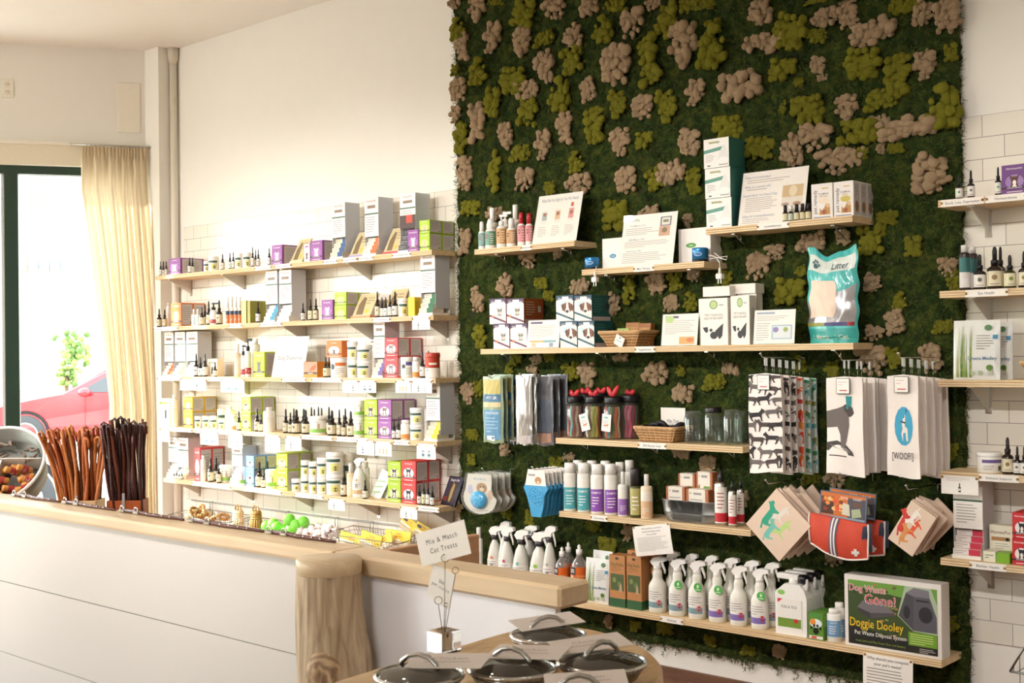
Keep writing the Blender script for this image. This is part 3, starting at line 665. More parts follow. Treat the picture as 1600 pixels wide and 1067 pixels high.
# curtain
o = thing('window_curtain', 'cream pleated curtain hanging at the corner of the window', 'curtain', W(.33, .05, 0))
o['group'] = 'curtains'
CURT = M('e6d6b8', .8, var=.03, trans=.22)
OL = Vector(o.location)
def cf(u, v):
    z = 2.885-v*(2.885-.5)
    sl = .525-.145*max(0, min(1, (v-.12)/.55))**.8; sr = .128-.06*max(0, min(1, (v-.1)/.6))
    s = sl+(sr-sl)*u; amp = .012+.012*v
    off = .06+amp*math.sin(u*2*math.pi*10+math.sin(v*3)*.9)+.012*math.sin(u*31+v*5)
    if v < .04: off = .06+.012*math.sin(u*2*math.pi*20)
    return tuple(Vector(W(s+.006*math.sin(v*7+u*9), off, z))-OL)
b = MB(); b.grid(cf, 150, 50, CURT); b.build('curtain_cloth', o)
b = MB(); b.tube([Vector(W(.6, .05, 2.895))-OL, Vector(W(.09, .05, 2.895))-OL], .006, STEEL); b.build('curtain_rod', o)
for i in range(14):
    b = MB(); s = .15+i*.027; c = Vector(W(s, .05, 2.893))-OL
    b.tube([c+DV*0+Vector((0, 0, .012))*math.cos(t)+NV*.012*math.sin(t) for t in [k*math.pi/4 for k in range(8)]], .0015, CHROME, 5, True); b.build('curtain_ring', o)
# second part of the curtain cloth, lit gap: left as one cloth
# ceiling lamps (outside the frame)
for i, (x, y) in enumerate(LAMPS):
    o = thing('ceiling_spot', 'small white round ceiling spotlight', 'lamp', (x, y, ZC), group='ceiling spotlights')
    b = MB(); b.lathe([(.07, -.09), (.075, 0)], M('efeeea', .4), 18, cap=False); b.lathe([(.0001, -.02), (.07, -.02)], M('efeeea', .4), 18); b.build('housing', o)
    l = bpy.data.lights.new('lamp_light', 'AREA'); l.shape = 'DISK'; l.size = .12; l.energy = LAMP_W; l.color = (1, .86, .74)
    q = bpy.data.objects.new('lamp_light', l); COL.objects.link(q); q.parent = o; q.location = (0, 0, -.1)
for x, tx in SPOTS:
    o = thing('track_spotlight', 'white track spotlight aimed at the shelves', 'lamp', (x, -4.4, 3.3), group='track spotlights'); aim = Vector((tx, 0, .95))-Vector((x, -4.4, 3.3)); Rm = aim.to_track_quat('-Z', 'Y').to_matrix().to_4x4()
    b = MB(); b.lathe([(.045, 0), (.045, .13), (.0001, .14)], M('e9e8e4', .4), 18, mtx=Rm, cap=False); b.build('housing', o)
    b = MB(); b.box(-.01, .01, -.01, .01, .08, ZC-3.3, M('e9e8e4', .4)); b.build('stem', o)
    l = bpy.data.lights.new('spot_light', 'SPOT'); l.energy = SPOT_W*(.75 if x < 1 else 1.05 if x < 2.5 else 1 if x < 4 else .52); l.color = (1, .94, .91); l.spot_size = math.radians(50); l.spot_blend = .7; l.shadow_soft_size = .05
    q = bpy.data.objects.new('spot_light', l); COL.objects.link(q); q.parent = o; q.rotation_euler = Rm.to_euler()
# ---------------------------------------------------------------- moss wall
MX0, MX1, MZ0, MZ1 = 2.335, 4.858, .292, 3.5
def moss_mat(name, c1, c2, c3, sc_=40, bump=.8):
    m = bpy.data.materials.new(name); m.use_nodes = True; n = m.node_tree; b = n.nodes['Principled BSDF']; b.inputs['Roughness'].default_value = .9; b.inputs['Specular IOR Level'].default_value = .15
    tc = n.nodes.new('ShaderNodeTexCoord'); nz = n.nodes.new('ShaderNodeTexNoise'); nz.inputs['Scale'].default_value = sc_; nz.inputs['Detail'].default_value = 8; nz.inputs['Roughness'].default_value = .75
    n.links.new(tc.outputs['Object'], nz.inputs['Vector'])
    cr = n.nodes.new('ShaderNodeValToRGB'); e = cr.color_ramp.elements; e[0].position = .32; e[0].color = lin(c1); e[1].position = .68; e[1].color = lin(c3); x = e.new(.5); x.color = lin(c2)
    n.links.new(nz.outputs[0], cr.inputs[0]); n.links.new(cr.outputs[0], b.inputs['Base Color'])
    bp = n.nodes.new('ShaderNodeBump'); bp.inputs['Strength'].default_value = bump; bp.inputs['Distance'].default_value = .011
    n.links.new(nz.outputs[0], bp.inputs['Height']); n.links.new(bp.outputs[0], b.inputs['Normal']); return m
MOSSD = moss_mat('moss_dark', '12190a', '293813', '53541f', 24)
MOSSB = moss_mat('moss_beige', 'b08e6a', 'e0c098', 'f0dab8', 90, 1)
MOSSY = moss_mat('moss_yellow', '686a18', 'a09c30', 'bcb548', 90, 1)
mw = thing('moss_wall', 'large preserved moss panel in dark green with beige and yellow-green clumps', 'moss wall', (0, 0, 0))
rng = np.random.default_rng(3)
def build_moss_base():
    nx, nz_ = 260, 320
    b = MB()
    def fn(u, v):
        x = MX0+(MX1-MX0)*u; z = MZ0+(MZ1-MZ0)*v
        e = noise.noise(Vector((x*9, 1, z*9)))*.02+noise.noise(Vector((x*30, 4, z*30)))*.012
        if u < .02 or u > .98: x += noise.noise(Vector((0, u*3, z*14)))*.012+noise.noise(Vector((3, u*3, z*50)))*.012
        if v < .02: z += noise.noise(Vector((x*12, 9, 0)))*.012
        edge = min(1, min(u, 1-u)*400, min(v, 1-v)*400)
        return (x, -.012-(.018+.02*noise.noise(Vector((x*18, 0, z*18)))+.012*noise.noise(Vector((x*60, 0, z*60)))+e*.3)*edge, z)
    b.grid(fn, nx, nz_, MOSSD); b.box(MX0+.015, MX1-.015, -.014, -.0065, MZ0+.03, MZ1, M('2a2a1c', .9)); b.build('moss_backing', mw)
    # fine strands over the base
    n = 90000; X = rng.uniform(MX0-.004, MX1+.004, n); Z = rng.uniform(MZ0-.008, MZ1, n)
    k_ = n//12; Y = rng.uniform(-.046, -.022, n); sd_ = rng.random(k_) < .5; X[:k_] = np.where(sd_, MX0+.012, MX1-.006)+rng.normal(0, .006, k_); Y[:k_] = rng.uniform(-.036, -.008, k_); Z[k_:k_+k_//2] = MZ0+.016+rng.normal(0, .007, k_//2); Y[k_:k_+k_//2] = rng.uniform(-.036, -.008, k_//2)
    keep = (X > MX0) & (X < MX1) & (Z > MZ0) | (rng.random(n) < .8); X, Y, Z = X[keep], Y[keep], Z[keep]; n = len(X)
    a = rng.uniform(0, 2*np.pi, n); L = rng.uniform(.008, .026, n); wd = rng.uniform(.0006, .0014, n); dy = rng.uniform(-.014, .004, n)
    dx, dz = np.cos(a)*L, np.sin(a)*L; px_, pz_ = -np.sin(a)*wd, np.cos(a)*wd
    V = np.empty((n, 4, 3)); V[:, 0] = np.stack([X-px_, Y, Z-pz_], 1); V[:, 1] = np.stack([X+px_, Y, Z+pz_], 1)
    V[:, 2] = np.stack([X+dx+px_*.4, Y+dy, Z+dz+pz_*.4], 1); V[:, 3] = np.stack([X+dx-px_*.4, Y+dy, Z+dz-pz_*.4], 1)
    T_ = []
    for t in range(60):
        x0 = rng.uniform(MX0, MX1); z0 = MZ0+.01; y0 = rng.uniform(-.035, -.012); Lt = rng.uniform(.015, .06); q = 7
        for i in range(q): T_ += [(x0+.006*np.sin(i*1.3+t)*i/3, y0, z0-Lt*i/q, .011, rng.uniform(0, 6.28)) for _ in range(5)]
    T_ = np.array(T_); m_ = len(T_); X = T_[:, 0]; Z = T_[:, 2]; Y = T_[:, 1]; a = T_[:, 4]; dx, dz = np.cos(a)*T_[:, 3], np.sin(a)*T_[:, 3]; px_, pz_ = -np.sin(a)*.0012, np.cos(a)*.0012
    V2 = np.empty((m_, 4, 3)); V2[:, 0] = np.stack([X-px_, Y, Z-pz_], 1); V2[:, 1] = np.stack([X+px_, Y, Z+pz_], 1); V2[:, 2] = np.stack([X+dx+px_*.4, Y-.004, Z+dz+pz_*.4], 1); V2[:, 3] = np.stack([X+dx-px_*.4, Y-.004, Z+dz-pz_*.4], 1)
    V = np.concatenate([V, V2]); n = len(V)
    me = bpy.data.meshes.new('moss_strands'); me.vertices.add(n*4); me.vertices.foreach_set('co', V.reshape(-1)); me.loops.add(n*4); me.loops.foreach_set('vertex_index', np.arange(n*4)); me.polygons.add(n)
    me.polygons.foreach_set('loop_start', np.arange(n)*4); me.polygons.foreach_set('loop_total', np.full(n, 4))
    for c in ('1b3010', '2e4818', '565a28', '3c341a'): me.materials.append(M(c, .8, spec=.2, var=.2, bscale=30))
    me.polygons.foreach_set('material_index', rng.integers(0, 4, n)); me.update(); me.validate()
    o = bpy.data.objects.new('moss_strands', me); COL.objects.link(o); o.parent = mw; o['kind'] = 'stuff'
build_moss_base()
def clump_mesh(mat, seed, asp):
    rnd = random.Random(seed*7+int(asp*10)); b = MB(); a_, c_ = (asp**.5, asp**-.5); pts = []; R0 = .26
    nc = 4; cores = [(rnd.uniform(-.45, .45)*a_, rnd.uniform(-.6, .6)*c_) for _ in range(nc)]
    for i in range(30):
        for _ in range(40):
            q = rnd.choice(cores); x = q[0]+rnd.gauss(0, .34)*a_; z = q[1]+rnd.gauss(0, .34)*c_
            if abs(x) < a_-R0*.7 and abs(z) < c_-R0*.7 and all((x-p[0])**2+(z-p[1])**2 > .035 for p in pts): break
        else: continue
        pts.append((x, z)); r = rnd.uniform(.13, .27); sg, rg = 22, 15; vs = []; fs = []; cy = -rnd.uniform(.0, .4)
        for j in range(rg+1):
            ph = math.pi*j/rg
            for k in range(sg):
                a = 2*math.pi*k/sg; d = Vector((math.sin(ph)*math.cos(a), math.sin(ph)*math.sin(a), math.cos(ph)))
                q = d*r+Vector((x, 0, z)); rr = r*(1+.16*noise.noise(q*8+Vector((seed, 0, 0)))+.34*abs(noise.noise(q*22)))
                vs.append((x+d.x*rr, cy+d.y*rr, z+d.z*rr))
        for j in range(rg):
            for k in range(sg): fs.append((j*sg+k, (j+1)*sg+k, (j+1)*sg+(k+1) % sg, j*sg+(k+1) % sg))
        b.add(vs, fs, mat, True)
    me = bpy.data.meshes.new('moss_clump'); me.from_pydata(b.v, [], b.f); me.materials.append(mat); me.polygons.foreach_set('use_smooth', b.sm); me.update(); return me
ASP = (.5, .7, 1.0, 1.4, 2.1)
VB = {q: [clump_mesh(MOSSB, i, q) for i in range(3)] for q in ASP}; VY = {q: [clump_mesh(MOSSY, 20+i, q) for i in range(3)] for q in ASP}
BP = '30,20,40,35 170,60,50,80 255,215,50,90 85,270,40,80 415,250,55,85 600,60,60,70 690,205,65,65 790,45,60,55 550,380,55,95 450,500,75,55 955,360,90,110 1040,140,65,85 785,490,45,75 70,500,55,65 45,640,35,50 175,690,50,110 330,770,45,80 535,810,45,85 655,720,45,90 1095,595,65,65 965,795,55,80 1345,780,60,85 1320,270,75,135 1380,520,50,75 1150,20,45,35 100,960,45,85 435,1010,55,70 730,1020,75,60 1005,1000,65,70 1250,940,80,75'
YP = '440,75,80,80 70,160,60,60 540,215,60,45 690,340,65,75 190,400,70,75 370,440,80,80 260,570,60,80 620,530,75,95 450,640,55,95 955,580,50,80 820,700,65,95 1130,340,65,135 1220,120,60,100 860,170,70,75 940,30,70,40 1230,590,55,95 80,770,45,85 410,850,60,50 265,950,40,110 730,900,55,60 570,1040,35,40 1090,780,55,45 1350,30,60,50 270,10,50,20 1150,1000,50,60 1370,1010,45,70 40,400,25,40 10,200,15,40'
BQ = '275,60,65,75 190,440,100,80 310,225,105,55 605,90,60,50 720,85,50,60 855,140,105,75 1110,65,55,65 1215,85,65,80 1110,330,50,75 570,320,35,50 720,550,50,70 560,700,75,75 430,760,60,80 1040,630,150,60 650,820,70,70 1160,870,100,100 740,790,55,50 880,600,50,40 730,10,50,15 600,385,30,20 960,680,40,40 880,740,25,30'
YQ = '70,240,85,110 440,150,80,95 570,180,50,35 1005,35,75,40 800,310,85,85 390,350,70,55 970,380,65,100 900,490,80,60 530,550,80,70 1190,540,90,110 800,660,110,60 130,640,75,60 280,745,70,60 475,410,25,25 1260,260,35,45 570,5,60,15 20,20,40,30 45,140,40,40 780,770,40,35 960,740,40,30 395,540,18,35'
BR = '729,274,11,24 777,331,17,12 729,380,10,21 1014,331,19,10 827,409,12,14 872,392,8,12 1076,347,8,12 1268,375,22,17 1179,404,9,11 1317,371,12,12 1212,396,13,13 788,446,16,18 748,466,10,22 908,444,16,14 962,476,14,18 1026,444,16,16 1048,478,10,12 840,562,10,8 970,558,14,7 1187,421,17,21 1367,442,15,15 1051,474,11,13 1367,523,13,13 1367,551,15,7 1087,425,11,15 920,587,14,20 1025,584,20,18 1068,616,17,15 733,616,11,17 792,702,11,11 832,576,11,7 890,712,10,8 1065,708,15,9 1145,576,15,10 1362,567,20,25 1304,748,15,13 1109,726,14,14 982,833,9,14 950,970,8,11 1220,1018,11,11 1305,875,13,13 1400,500,14,22 1455,560,16,22 1480,420,12,16 1440,700,10,14'
YR = '737,326,17,13 962,342,19,28 1360,375,20,23 1387,342,15,13 846,442,12,10 986,450,10,24 752,526,12,18 858,462,10,9 806,562,12,9 860,558,10,9 1133,432,13,13 1233,455,24,20 1078,472,13,15 1252,423,9,9 1055,440,12,14 799,576,9,9 749,610,8,15 892,581,14,14 1063,579,9,9 1118,596,17,14 740,679,11,9 1249,569,13,13 1302,575,11,13 1399,559,11,17 1378,629,9,13 1269,746,14,11 739,718,9,9 870,723,12,10 927,820,12,8 830,809,9,12 951,852,16,13 930,823,12,8 993,978,10,8 1040,982,13,11 1171,1016,11,9 1430,385,14,16 1490,440,10,16 1475,510,14,12 1485,705,10,14 1410,470,12,14 1110,1000,10,9'
def parse(s, ox, oy, q): return [(ox+a/q, oy+b_/q, c/q, d/q) for a, b_, c, d in (tuple(map(float, t.split(','))) for t in s.split())]
BE = parse(BP, 700, 0, 3.5575)+parse(BQ, 1100, 0, 3.2)+parse(BR, 0, 0, 1); YE = parse(YP, 700, 0, 3.5575)+parse(YQ, 1100, 0, 3.2)+parse(YR, 0, 0, 1)
def put_clumps(L, V, nm, lab):
    for i, (px, py, hw, hh) in enumerate(L):
        y = -.034; p = WP(px, py, y); d = dep(p); sx = hw*d/F/.86; s_z = hh*d/F; q = min(ASP, key=lambda t: abs(math.log(t)-math.log(sx/s_z)))
        g = (sx*s_z)**.5*1.1; x = min(max(p.x, MX0+.01), MX1-.02)
        o = bpy.data.objects.new(nm, V[q][i % 3]); COL.objects.link(o); o.parent = mw; o.location = (x, y, p.z)
        k = (sx/s_z/q)**.5; o.scale = (g*k*random.choice((-1, 1)), g*.85, g/k); o.rotation_euler = (0, random.uniform(-.2, .2), 0); o['label'] = lab
rc = random.Random(12)
for L_ in (BE, YE):
    for _ in range(400):
        if len(L_) >= 99: break
        px, py = rc.uniform(735, 1500), rc.uniform(330, 1010)
        if WP(px, py, 0).z < MZ0+.02 or any(((px-a)/(c+15))**2+((py-b_)/(d_+14))**2 < 1.2 for a, b_, c, d_ in BE+YE): continue
        L_.append((px, py, rc.uniform(8, 17), rc.uniform(9, 18)))
put_clumps(BE, VB, 'beige_moss_clump', 'beige reindeer moss clump'); put_clumps(YE, VY, 'green_moss_clump', 'yellow-green moss clump')
# ---------------------------------------------------------------- sales counter
YC = -2.10
WALLW = M('d8d1cb', .45, var=.015); GLOSSW = M('ebe9ec', .18, var=.01, coat=.3)
g1 = WP(0, 907, YC).z; g2 = WP(0, 1017, YC).z; gap = g1-g2
ct = thing('sales_counter', 'long white shiplap counter with pale wood ledge in front of the shelves', 'counter', (2.3, -1.85, 0)); CT = Vector(ct.location)
def loc(b, o): 
    b.v = [(x-o[0], y-o[1], z-o[2]) for x, y, z in b.v]; return b
b = MB(); zt = .962; z = g1+gap
edges = [.962, g1, g2, g2-gap, g2-2*gap, g2-3*gap, .0]; edges = [e for e in edges if e > FZ+.02]+[FZ]
for a, c in zip(edges[:-1], edges[1:]): b.box(1.15, 3.86, YC, YC+.02, c+.0016, a-.0016, WALLW, .0012)
b.box(1.15, 3.86, YC+.004, YC+.03, FZ, .96, M('8d8680', .6)); loc(b, CT).build('front_panel', ct)
b = MB(); prof = [(-.022, 0), (-.024, .008), (-.024, .03), (-.017, .038), (-.006, .04), (.1, .04), (.1, 0)]
vs = [(x, YC+y, .96+z) for x in (1.15, 3.879) for y, z in prof]; n = len(prof)
b.add(vs, [tuple(reversed(range(n))), tuple(range(n, 2*n))]+[(k, (k+1) % n, n+(k+1) % n, n+k) for k in range(n)], BIRCH); loc(b, CT).build('ledge', ct)
b = MB(); b.box(1.15, 3.966, YC+.03, -1.63, .86, .885, BIRCH); loc(b, CT).build('worktop', ct)
b = MB(); b.box(3.965, 3.99, YC+.1, -1.63, FZ, 1.0, wood('end_board', 'b98b62', 'c89a70', (1, 10, 14), .35), .003); loc(b, CT).build('end_board', ct)
b = MB(); b.box(1.15, 3.96, -1.65, -1.63, FZ, .86, WALLW); loc(b, CT).build('rear_panel', ct)
b = MB(); b.box(3.9, 4.685, YC+.0, YC+.02, FZ, .948, GLOSSW, .001); loc(b, CT).build('wing_panel', ct)
b = MB(); b.box(3.88, 4.715, YC-.02, YC+.098, .944, 1.0, BIRCH, .008); loc(b, CT).build('wing_ledge', ct)
# log post
lc = Vector((XZ(514, 1.0, -2.205), -2.205, 0))
o = thing('log_post', 'peeled tree trunk post with a knot and a round wooden cap at the counter corner', 'post', lc)
LOGM = wood('log_wood', '9a7c60', 'dcc6a4', (11, 11, 1.3), .6, 6, .3)
r0 = .086
def lf(u, v):
    a = -u*2*math.pi; z = FZ+(.965-FZ)*v
    r = r0*(1.0+.05*(1-v)+.26*math.exp(-((z-.71)/.1)**2)*max(0, math.cos(a-.75))**1.5+.2*math.exp(-((z-.5)/.14)**2)*max(0, math.cos(a-.9))+.07*math.exp(-((z-.66)/.12)**2)*max(0, math.cos(a+.9)))
    r += .006*noise.noise(Vector((math.cos(a)*3, math.sin(a)*3, z*3)))+.004*noise.noise(Vector((math.cos(a)*9, math.sin(a)*9, z*4)))
    k = math.exp(-(((a+2*math.pi) % (2*math.pi)-5.35)/.36)**2-((z-.68)/.09)**2); r += .008*k*(1+math.cos(30*math.sqrt((((a+2*math.pi) % (2*math.pi)-5.35)*.09)**2+((z-.68)*.6)**2)*6))*.5
    if abs(((a+2*math.pi) % (2*math.pi))-5.6) < .05 and v > .84: r -= .006
    return (r*math.cos(a), r*math.sin(a), z)
b = MB(); b.grid(lf, 96, 110, LOGM); b.build('trunk', o)
km = bpy.data.materials.new('knot_wood'); km.use_nodes = True; kn = km.node_tree; kb = kn.nodes['Principled BSDF']; kb.inputs['Roughness'].default_value = .6
kt = kn.nodes.new('ShaderNodeTexCoord'); kw = kn.nodes.new('ShaderNodeTexWave'); kw.wave_type = 'RINGS'; kw.rings_direction = 'SPHERICAL'; kw.inputs['Scale'].default_value = 16; kw.inputs['Distortion'].default_value = 5; kw.inputs['Detail'].default_value = 3; kw.inputs['Detail Scale'].default_value = 2
kr = kn.nodes.new('ShaderNodeValToRGB'); kr.color_ramp.elements[0].color = lin('9a7a5c'); kr.color_ramp.elements[1].color = lin('d2b48e'); kn.links.new(kt.outputs['Object'], kw.inputs[0]); kn.links.new(kw.outputs[0], kr.inputs[0]); kn.links.new(kr.outputs[0], kb.inputs['Base Color'])
ka, kz = 5.36, .70; kc = Vector((r0*math.cos(ka), r0*math.sin(ka), kz)); b = MB()
def kf(u, v):
    t = v*2*math.pi; rr = u*(1+.08*math.sin(3*t)); a = ka+rr*.045/r0*math.cos(t)*1.0; z = kz+rr*.075*math.sin(t); uu = (-a/(2*math.pi)) % 1; p = Vector(lf(uu, (z-FZ)/(.965-FZ))); q = Vector((p.x, p.y, 0)).normalized(); return tuple(p+q*(.0015+.009*(1-u*u))-q*(.002 if u > .98 else 0)-kc)
b.grid(kf, 10, 28, km); k_ = b.build('knot', o); k_.location = kc
b = MB(); b.lathe([(r0*.98, .962), (r0*1.03, .966), (r0*1.04, .998), (r0*.99, 1.003), (.0001, 1.003)], BIRCH, 40); b.build('cap_disc', o)
# leather straps with clips along the ledge
for i, (pa, pb) in enumerate(((18, 92), (97, 178), (186, 285), (293, 410), (415, 522))):
    x0 = XZ(pa, 1.0, YC+.07); x1 = XZ(pb, 1.0, YC+.07)
    o = thing('leather_leash', 'dark leather strap with two metal clips along the counter ledge', 'leash', (x0, YC+.075, 1.0), order=pa)
    b = MB(); L = x1-x0; lm = M('5a2c26', .35, bump=.2); s = MB()
    b.tube([(.01, 0, .008), (L*.3, .004, .009), (L*.5, -.004, .0075), (L*.75, .002, .007), (L, 0, .006)], [.006, .007, .006, .0055, .004], lm, 8)
    b.tube([(.02, .012, .007), (L*.4, .012, .006), (L*.8, .01, .005)], .004, lm, 6); b.build('strap', o)
    for x in (.012, L*.26):
        s = MB(); s.tube([(x+.013*math.cos(t), .0, .013+.012*math.sin(t)) for t in [k*math.pi/5 for k in range(10)]], .0025, CHROME, 6, True)
        s.box(x-.012, x+.02, -.009, .009, .002, .012, STEEL, .003); s.build('clip', o)
    for k in range(4):
        s = MB(); s.blob((L*(.45+.12*k), -.006, .01), .003, CHROME, seg=6, rings=4); s.build('rivet', o)
# stick holders and sticks
AB = math.atan2(RT.y, RT.x)
def stick_holder(pl, pr, col, look, n, cols, look2, pts_x, ptop, seed, tilt):
    y = -1.80; cx = XZ((pl+pr)/2, .885, y); R = dep((cx, y, .9))/F; w = (pr-pl)*R; zt = WP((pl+pr)/2, 780, y).z-.885
    o = thing('stick_holder', look, 'holder', (cx, y, .885), AB); m = M(col, .45)
    b = MB(); t = .005
    for a in ((-w/2, w/2, -w*.35, -w*.35+t), (-w/2, w/2, w*.35-t, w*.35), (-w/2, -w/2+t, -w*.35, w*.35), (w/2-t, w/2, -w*.35, w*.35)): b.box(a[0], a[1], a[2], a[3], 0, zt, m)
    b.box(-w/2, w/2, -w*.35, w*.35, 0, t, m); b.build('box', o)
    b = MB(); b.box(-w*.26, w*.22, -w*.35-.006, -w*.35-.003, zt*.2, zt*.68, M('4a3f3a', .5)); b.art(front(-w*.35-.006), [('r', -w*.12, zt*.45, w*.1, zt*.52, M('c9a44c', .5)), ('t', 'ELK', 0, zt*.35, zt*.12, w*.3, CARD)]); b.build('chalk_tag', o)
    b = MB(); b.box(-.005, .005, -w*.35-.008, -w*.35, zt*.62, zt*1.25, glass('clip_clear', 'e8ecec', .3, .25), .002); b.build('tag_clip', o)
    rnd = random.Random(seed); rz = Matrix.Rotation(AB, 4, 'Z')
    for i in range(n):
        f = (i+.5)/n; bx = (f-.5)*w*.84+rnd.uniform(-.004, .004); by = rnd.uniform(-.28, .28)*w
        tx = (pts_x[0]+(pts_x[1]-pts_x[0])*f-(pl+pr)/2)*R+rnd.uniform(-.008, .008); H = (780-ptop)*R+zt+rnd.uniform(-.05, .008)-abs(f-.6)*.03
        q = thing('chew_stick', look2, 'chew stick', Vector((cx, y, .892))+rz @ Vector((bx, by, 0)), AB, group=look2+'s', order=0, where='standing in a holder on the counter')
        c = M(cols[i % len(cols)], .28, var=.25, bump=.25, bscale=90); rr = rnd.uniform(.0055, .008); pts = []
        ly = rnd.uniform(-.02, .03)
        for k in range(9):
            s = k/8; pts.append(((tx-bx)*s+.003*math.sin(s*7+i)+.004*math.sin(s*3+i*2)-(tx-bx)*.12*math.sin(s*3.1), ly*s+.004*math.cos(s*6+i), H*s))
        if i % 2 == 0: e = pts[-1]; pts += [(e[0]+.010, e[1], e[2]+.007), (e[0]+.018, e[1], e[2]-.002), (e[0]+.02, e[1], e[2]-.03)]
        b = MB(); b.tube(pts, [rr*(1+.15*math.sin(k*2+i)) for k in range(len(pts))], c, 8); b.build('stick', q)
    return o
stick_holder(98, 158, 'd9b98c', 'pale wooden box holding light brown chew sticks', 48, ['b5622e', 'a04f24', 'c07840', '8c4420', 'bd6d38'], 'light brown twisted chew stick', (64, 168), 672, 5, 0)
stick_holder(173, 227, '9c4a1c', 'orange-brown wooden box holding dark chew sticks', 33, ['3a1812', '4c2016', '2c1210', '5a2a1c'], 'dark brown chew stick', (160, 226), 658, 9, 0)
# tilted bin with rolls
bc = Vector((XZ(-8, 1.02, -1.86), -1.86, .885)); D4 = dep(bc)/F
o = thing('display_bin', 'round galvanised bin with white rim tilted open towards the shop', 'bin', bc)
R_ = Matrix.Translation((0, 0, .20)) @ Matrix.Rotation(math.radians(40), 4, 'Z') @ Matrix.Rotation(math.radians(48), 4, 'X')
b = MB(); gm = M('73726a', .4, .6, bump=.1); rb = .215
b.lathe([(.0001, -.12), (rb*.9, -.12), (rb*.99, 0), (rb*.96, 0), (rb*.88, -.113), (.0001, -.113)], gm, 48, mtx=R_, cap=False); b.build('tub', o)
b = MB(); b.tube([R_ @ Vector((rb*math.cos(t), rb*math.sin(t), 0)) for t in [k*math.pi/24 for k in range(48)]], .007, M('efece6', .4), 8, True); b.build('rim', o)
b = MB(); b.box(-rb*.85, rb*.85, .06, .064, -.11, -.03, M('d9d6cc', .4), mtx=R_); b.box(-rb*.05, 0, -rb*.8, .06, -.11, -.04, M('d9d6cc', .4), mtx=R_); b.build('divider', o)
b = MB(); b.box(-.16, .16, -.1, .1, 0, .012, BIRCH); b.build('foot', o)
rnd = random.Random(4)
for i in range(22):
    lx = rnd.uniform(.0, .15) if i < 17 else rnd.uniform(-.15, -.02); lyy = -.15+.2*((i*7) % 17)/17 if i < 17 else rnd.uniform(-.1, .03)
    p = R_ @ Vector((lx, lyy, -.09+.022*(i % 3))); L = .07; q = thing('rawhide_roll', 'tan rawhide roll with red and white paper band', 'chew roll', bc+p, group='rawhide rolls in the tilted bin', order=0, where='in the tilted bin')
    q.rotation_euler = (rnd.uniform(1.0, 2.0), rnd.uniform(-.5, .5), rnd.uniform(-.6, 1.2))
    b = MB(); b.lathe([(.004, -L/2), (.013, -L/2), (.0155, -L/2+.004), (.0135, 0), (.0155, L/2-.004), (.013, L/2), (.004, L/2)], M('c98a44', .45, var=.2, bump=.3, bscale=50), 14); b.build('roll', q)
    b = MB(); b.lathe([(.0158, -L*.2), (.0158, L*.2)], M('a83a34', .5), 14, cap=False); b.art(cyl(.0159), [('l', -.03, -L*.15, .03, L*.15, 4, CARD)], .004); b.build('paper_band', q)
for i in range(12):
    p = R_ @ Vector((rnd.uniform(-.13, .12), .075+.085*rnd.random(), -.085+.012*(i % 4))); q = thing('jerky_strip', 'grey-brown dried treat strip', 'treat', bc+p, group='dried treat strips in the tilted bin', order=0, where='in the back of the tilted bin')
    b = MB(); L = .05; b.tube([(-L, 0, 0), (-L*.3, .006, .008), (L*.3, -.005, 0), (L, .004, .01)], [.005, .008, .007, .004], M('7d6c5e', .5, var=.2), 7); b.build('strip', q); q.rotation_euler = (0, rnd.uniform(-.4, .4), rnd.uniform(0, 3))
# ---------------------------------------------------------------- wire baskets on the wall rail
RZ = WP(333, 785, -.012).z
for i, (xa, xb) in enumerate(((XZ(300, RZ, -.01), XZ(398, RZ, -.01)), (XZ(404, RZ, -.01), XZ(672, RZ, -.01)))):
    o = thing('wall_rail', 'thin grey metal hanging rail on the tiles', 'rail', (xa, 0, RZ))
    b = MB(); b.box(0, xb-xa, -.016, -.006, -.005, .004, M('9b9792', .4, .5)); b.build('rail', o)
WIRE = M('8f8b86', .3, .9)
def basket(pl, pr, pyt, look, hooks):
    y1 = -.035; x0 = XZ(pl, RZ-.1, y1); x1 = XZ(pr, RZ-.1, y1); zt = WP(pr, pyt, y1).z; dpt = .2; ht = .085
    o = thing('wire_basket', look, 'basket', ((x0+x1)/2, y1, zt-ht)); w = (x1-x0)/2; b = MB()
    def P(x, y, z): return (x, y, z)
    for z, k in ((ht, 1), (ht*.75, .97), (ht*.4, .92), (0, .86)):
        b.tube([P(-w*k, 0, z), P(w*k, 0, z), P(w*k, -dpt*k, z-(0 if z < ht else .02)), P(-w*k, -dpt*k, z-(0 if z < ht else .02))], .0022 if z == ht else .0014, WIRE, 6, True)
    n = int(2*w/.022)
    for i in range(n+1):
        x = -w+2*w*i/n; b.tube([P(x, 0, ht), P(x*.86, 0, 0), P(x*.86, -dpt*.86, 0), P(x, -dpt, ht-.02)], .0011, WIRE, 4)
    for i in range(7):
        y = -dpt*i/6
        for s in (-1, 1): b.tube([P(s*w, y, ht-.02*i/6), P(s*w*.86, y*.86, 0)], .0011, WIRE, 4)
    b.build('wire_frame', o)
    for hp in hooks:
        hx = XZ(hp, RZ, -.02)-(x0+x1)/2; q = MB(); top = RZ-(zt-ht)
        q.tube([(hx-.012, 0, ht*.4), (hx-.012, 0, top), (hx-.006, .012, top+.008), (hx+.006, .012, top+.008), (hx+.012, 0, top), (hx+.012, 0, ht*.4)], .002, WIRE, 6); q.build('hook', o)
    return o, (x0+x1)/2, w, zt
bo, cx, w, zt = basket(306, 398, 806, 'wire basket of pale chews nearest the window', (333, 374))
CH = M('c9934e', .5, var=.2, bump=.3); CH2 = M('e6cda0', .5, var=.2, bump=.3); CH3 = M('a8803e', .5, var=.2, bump=.3)
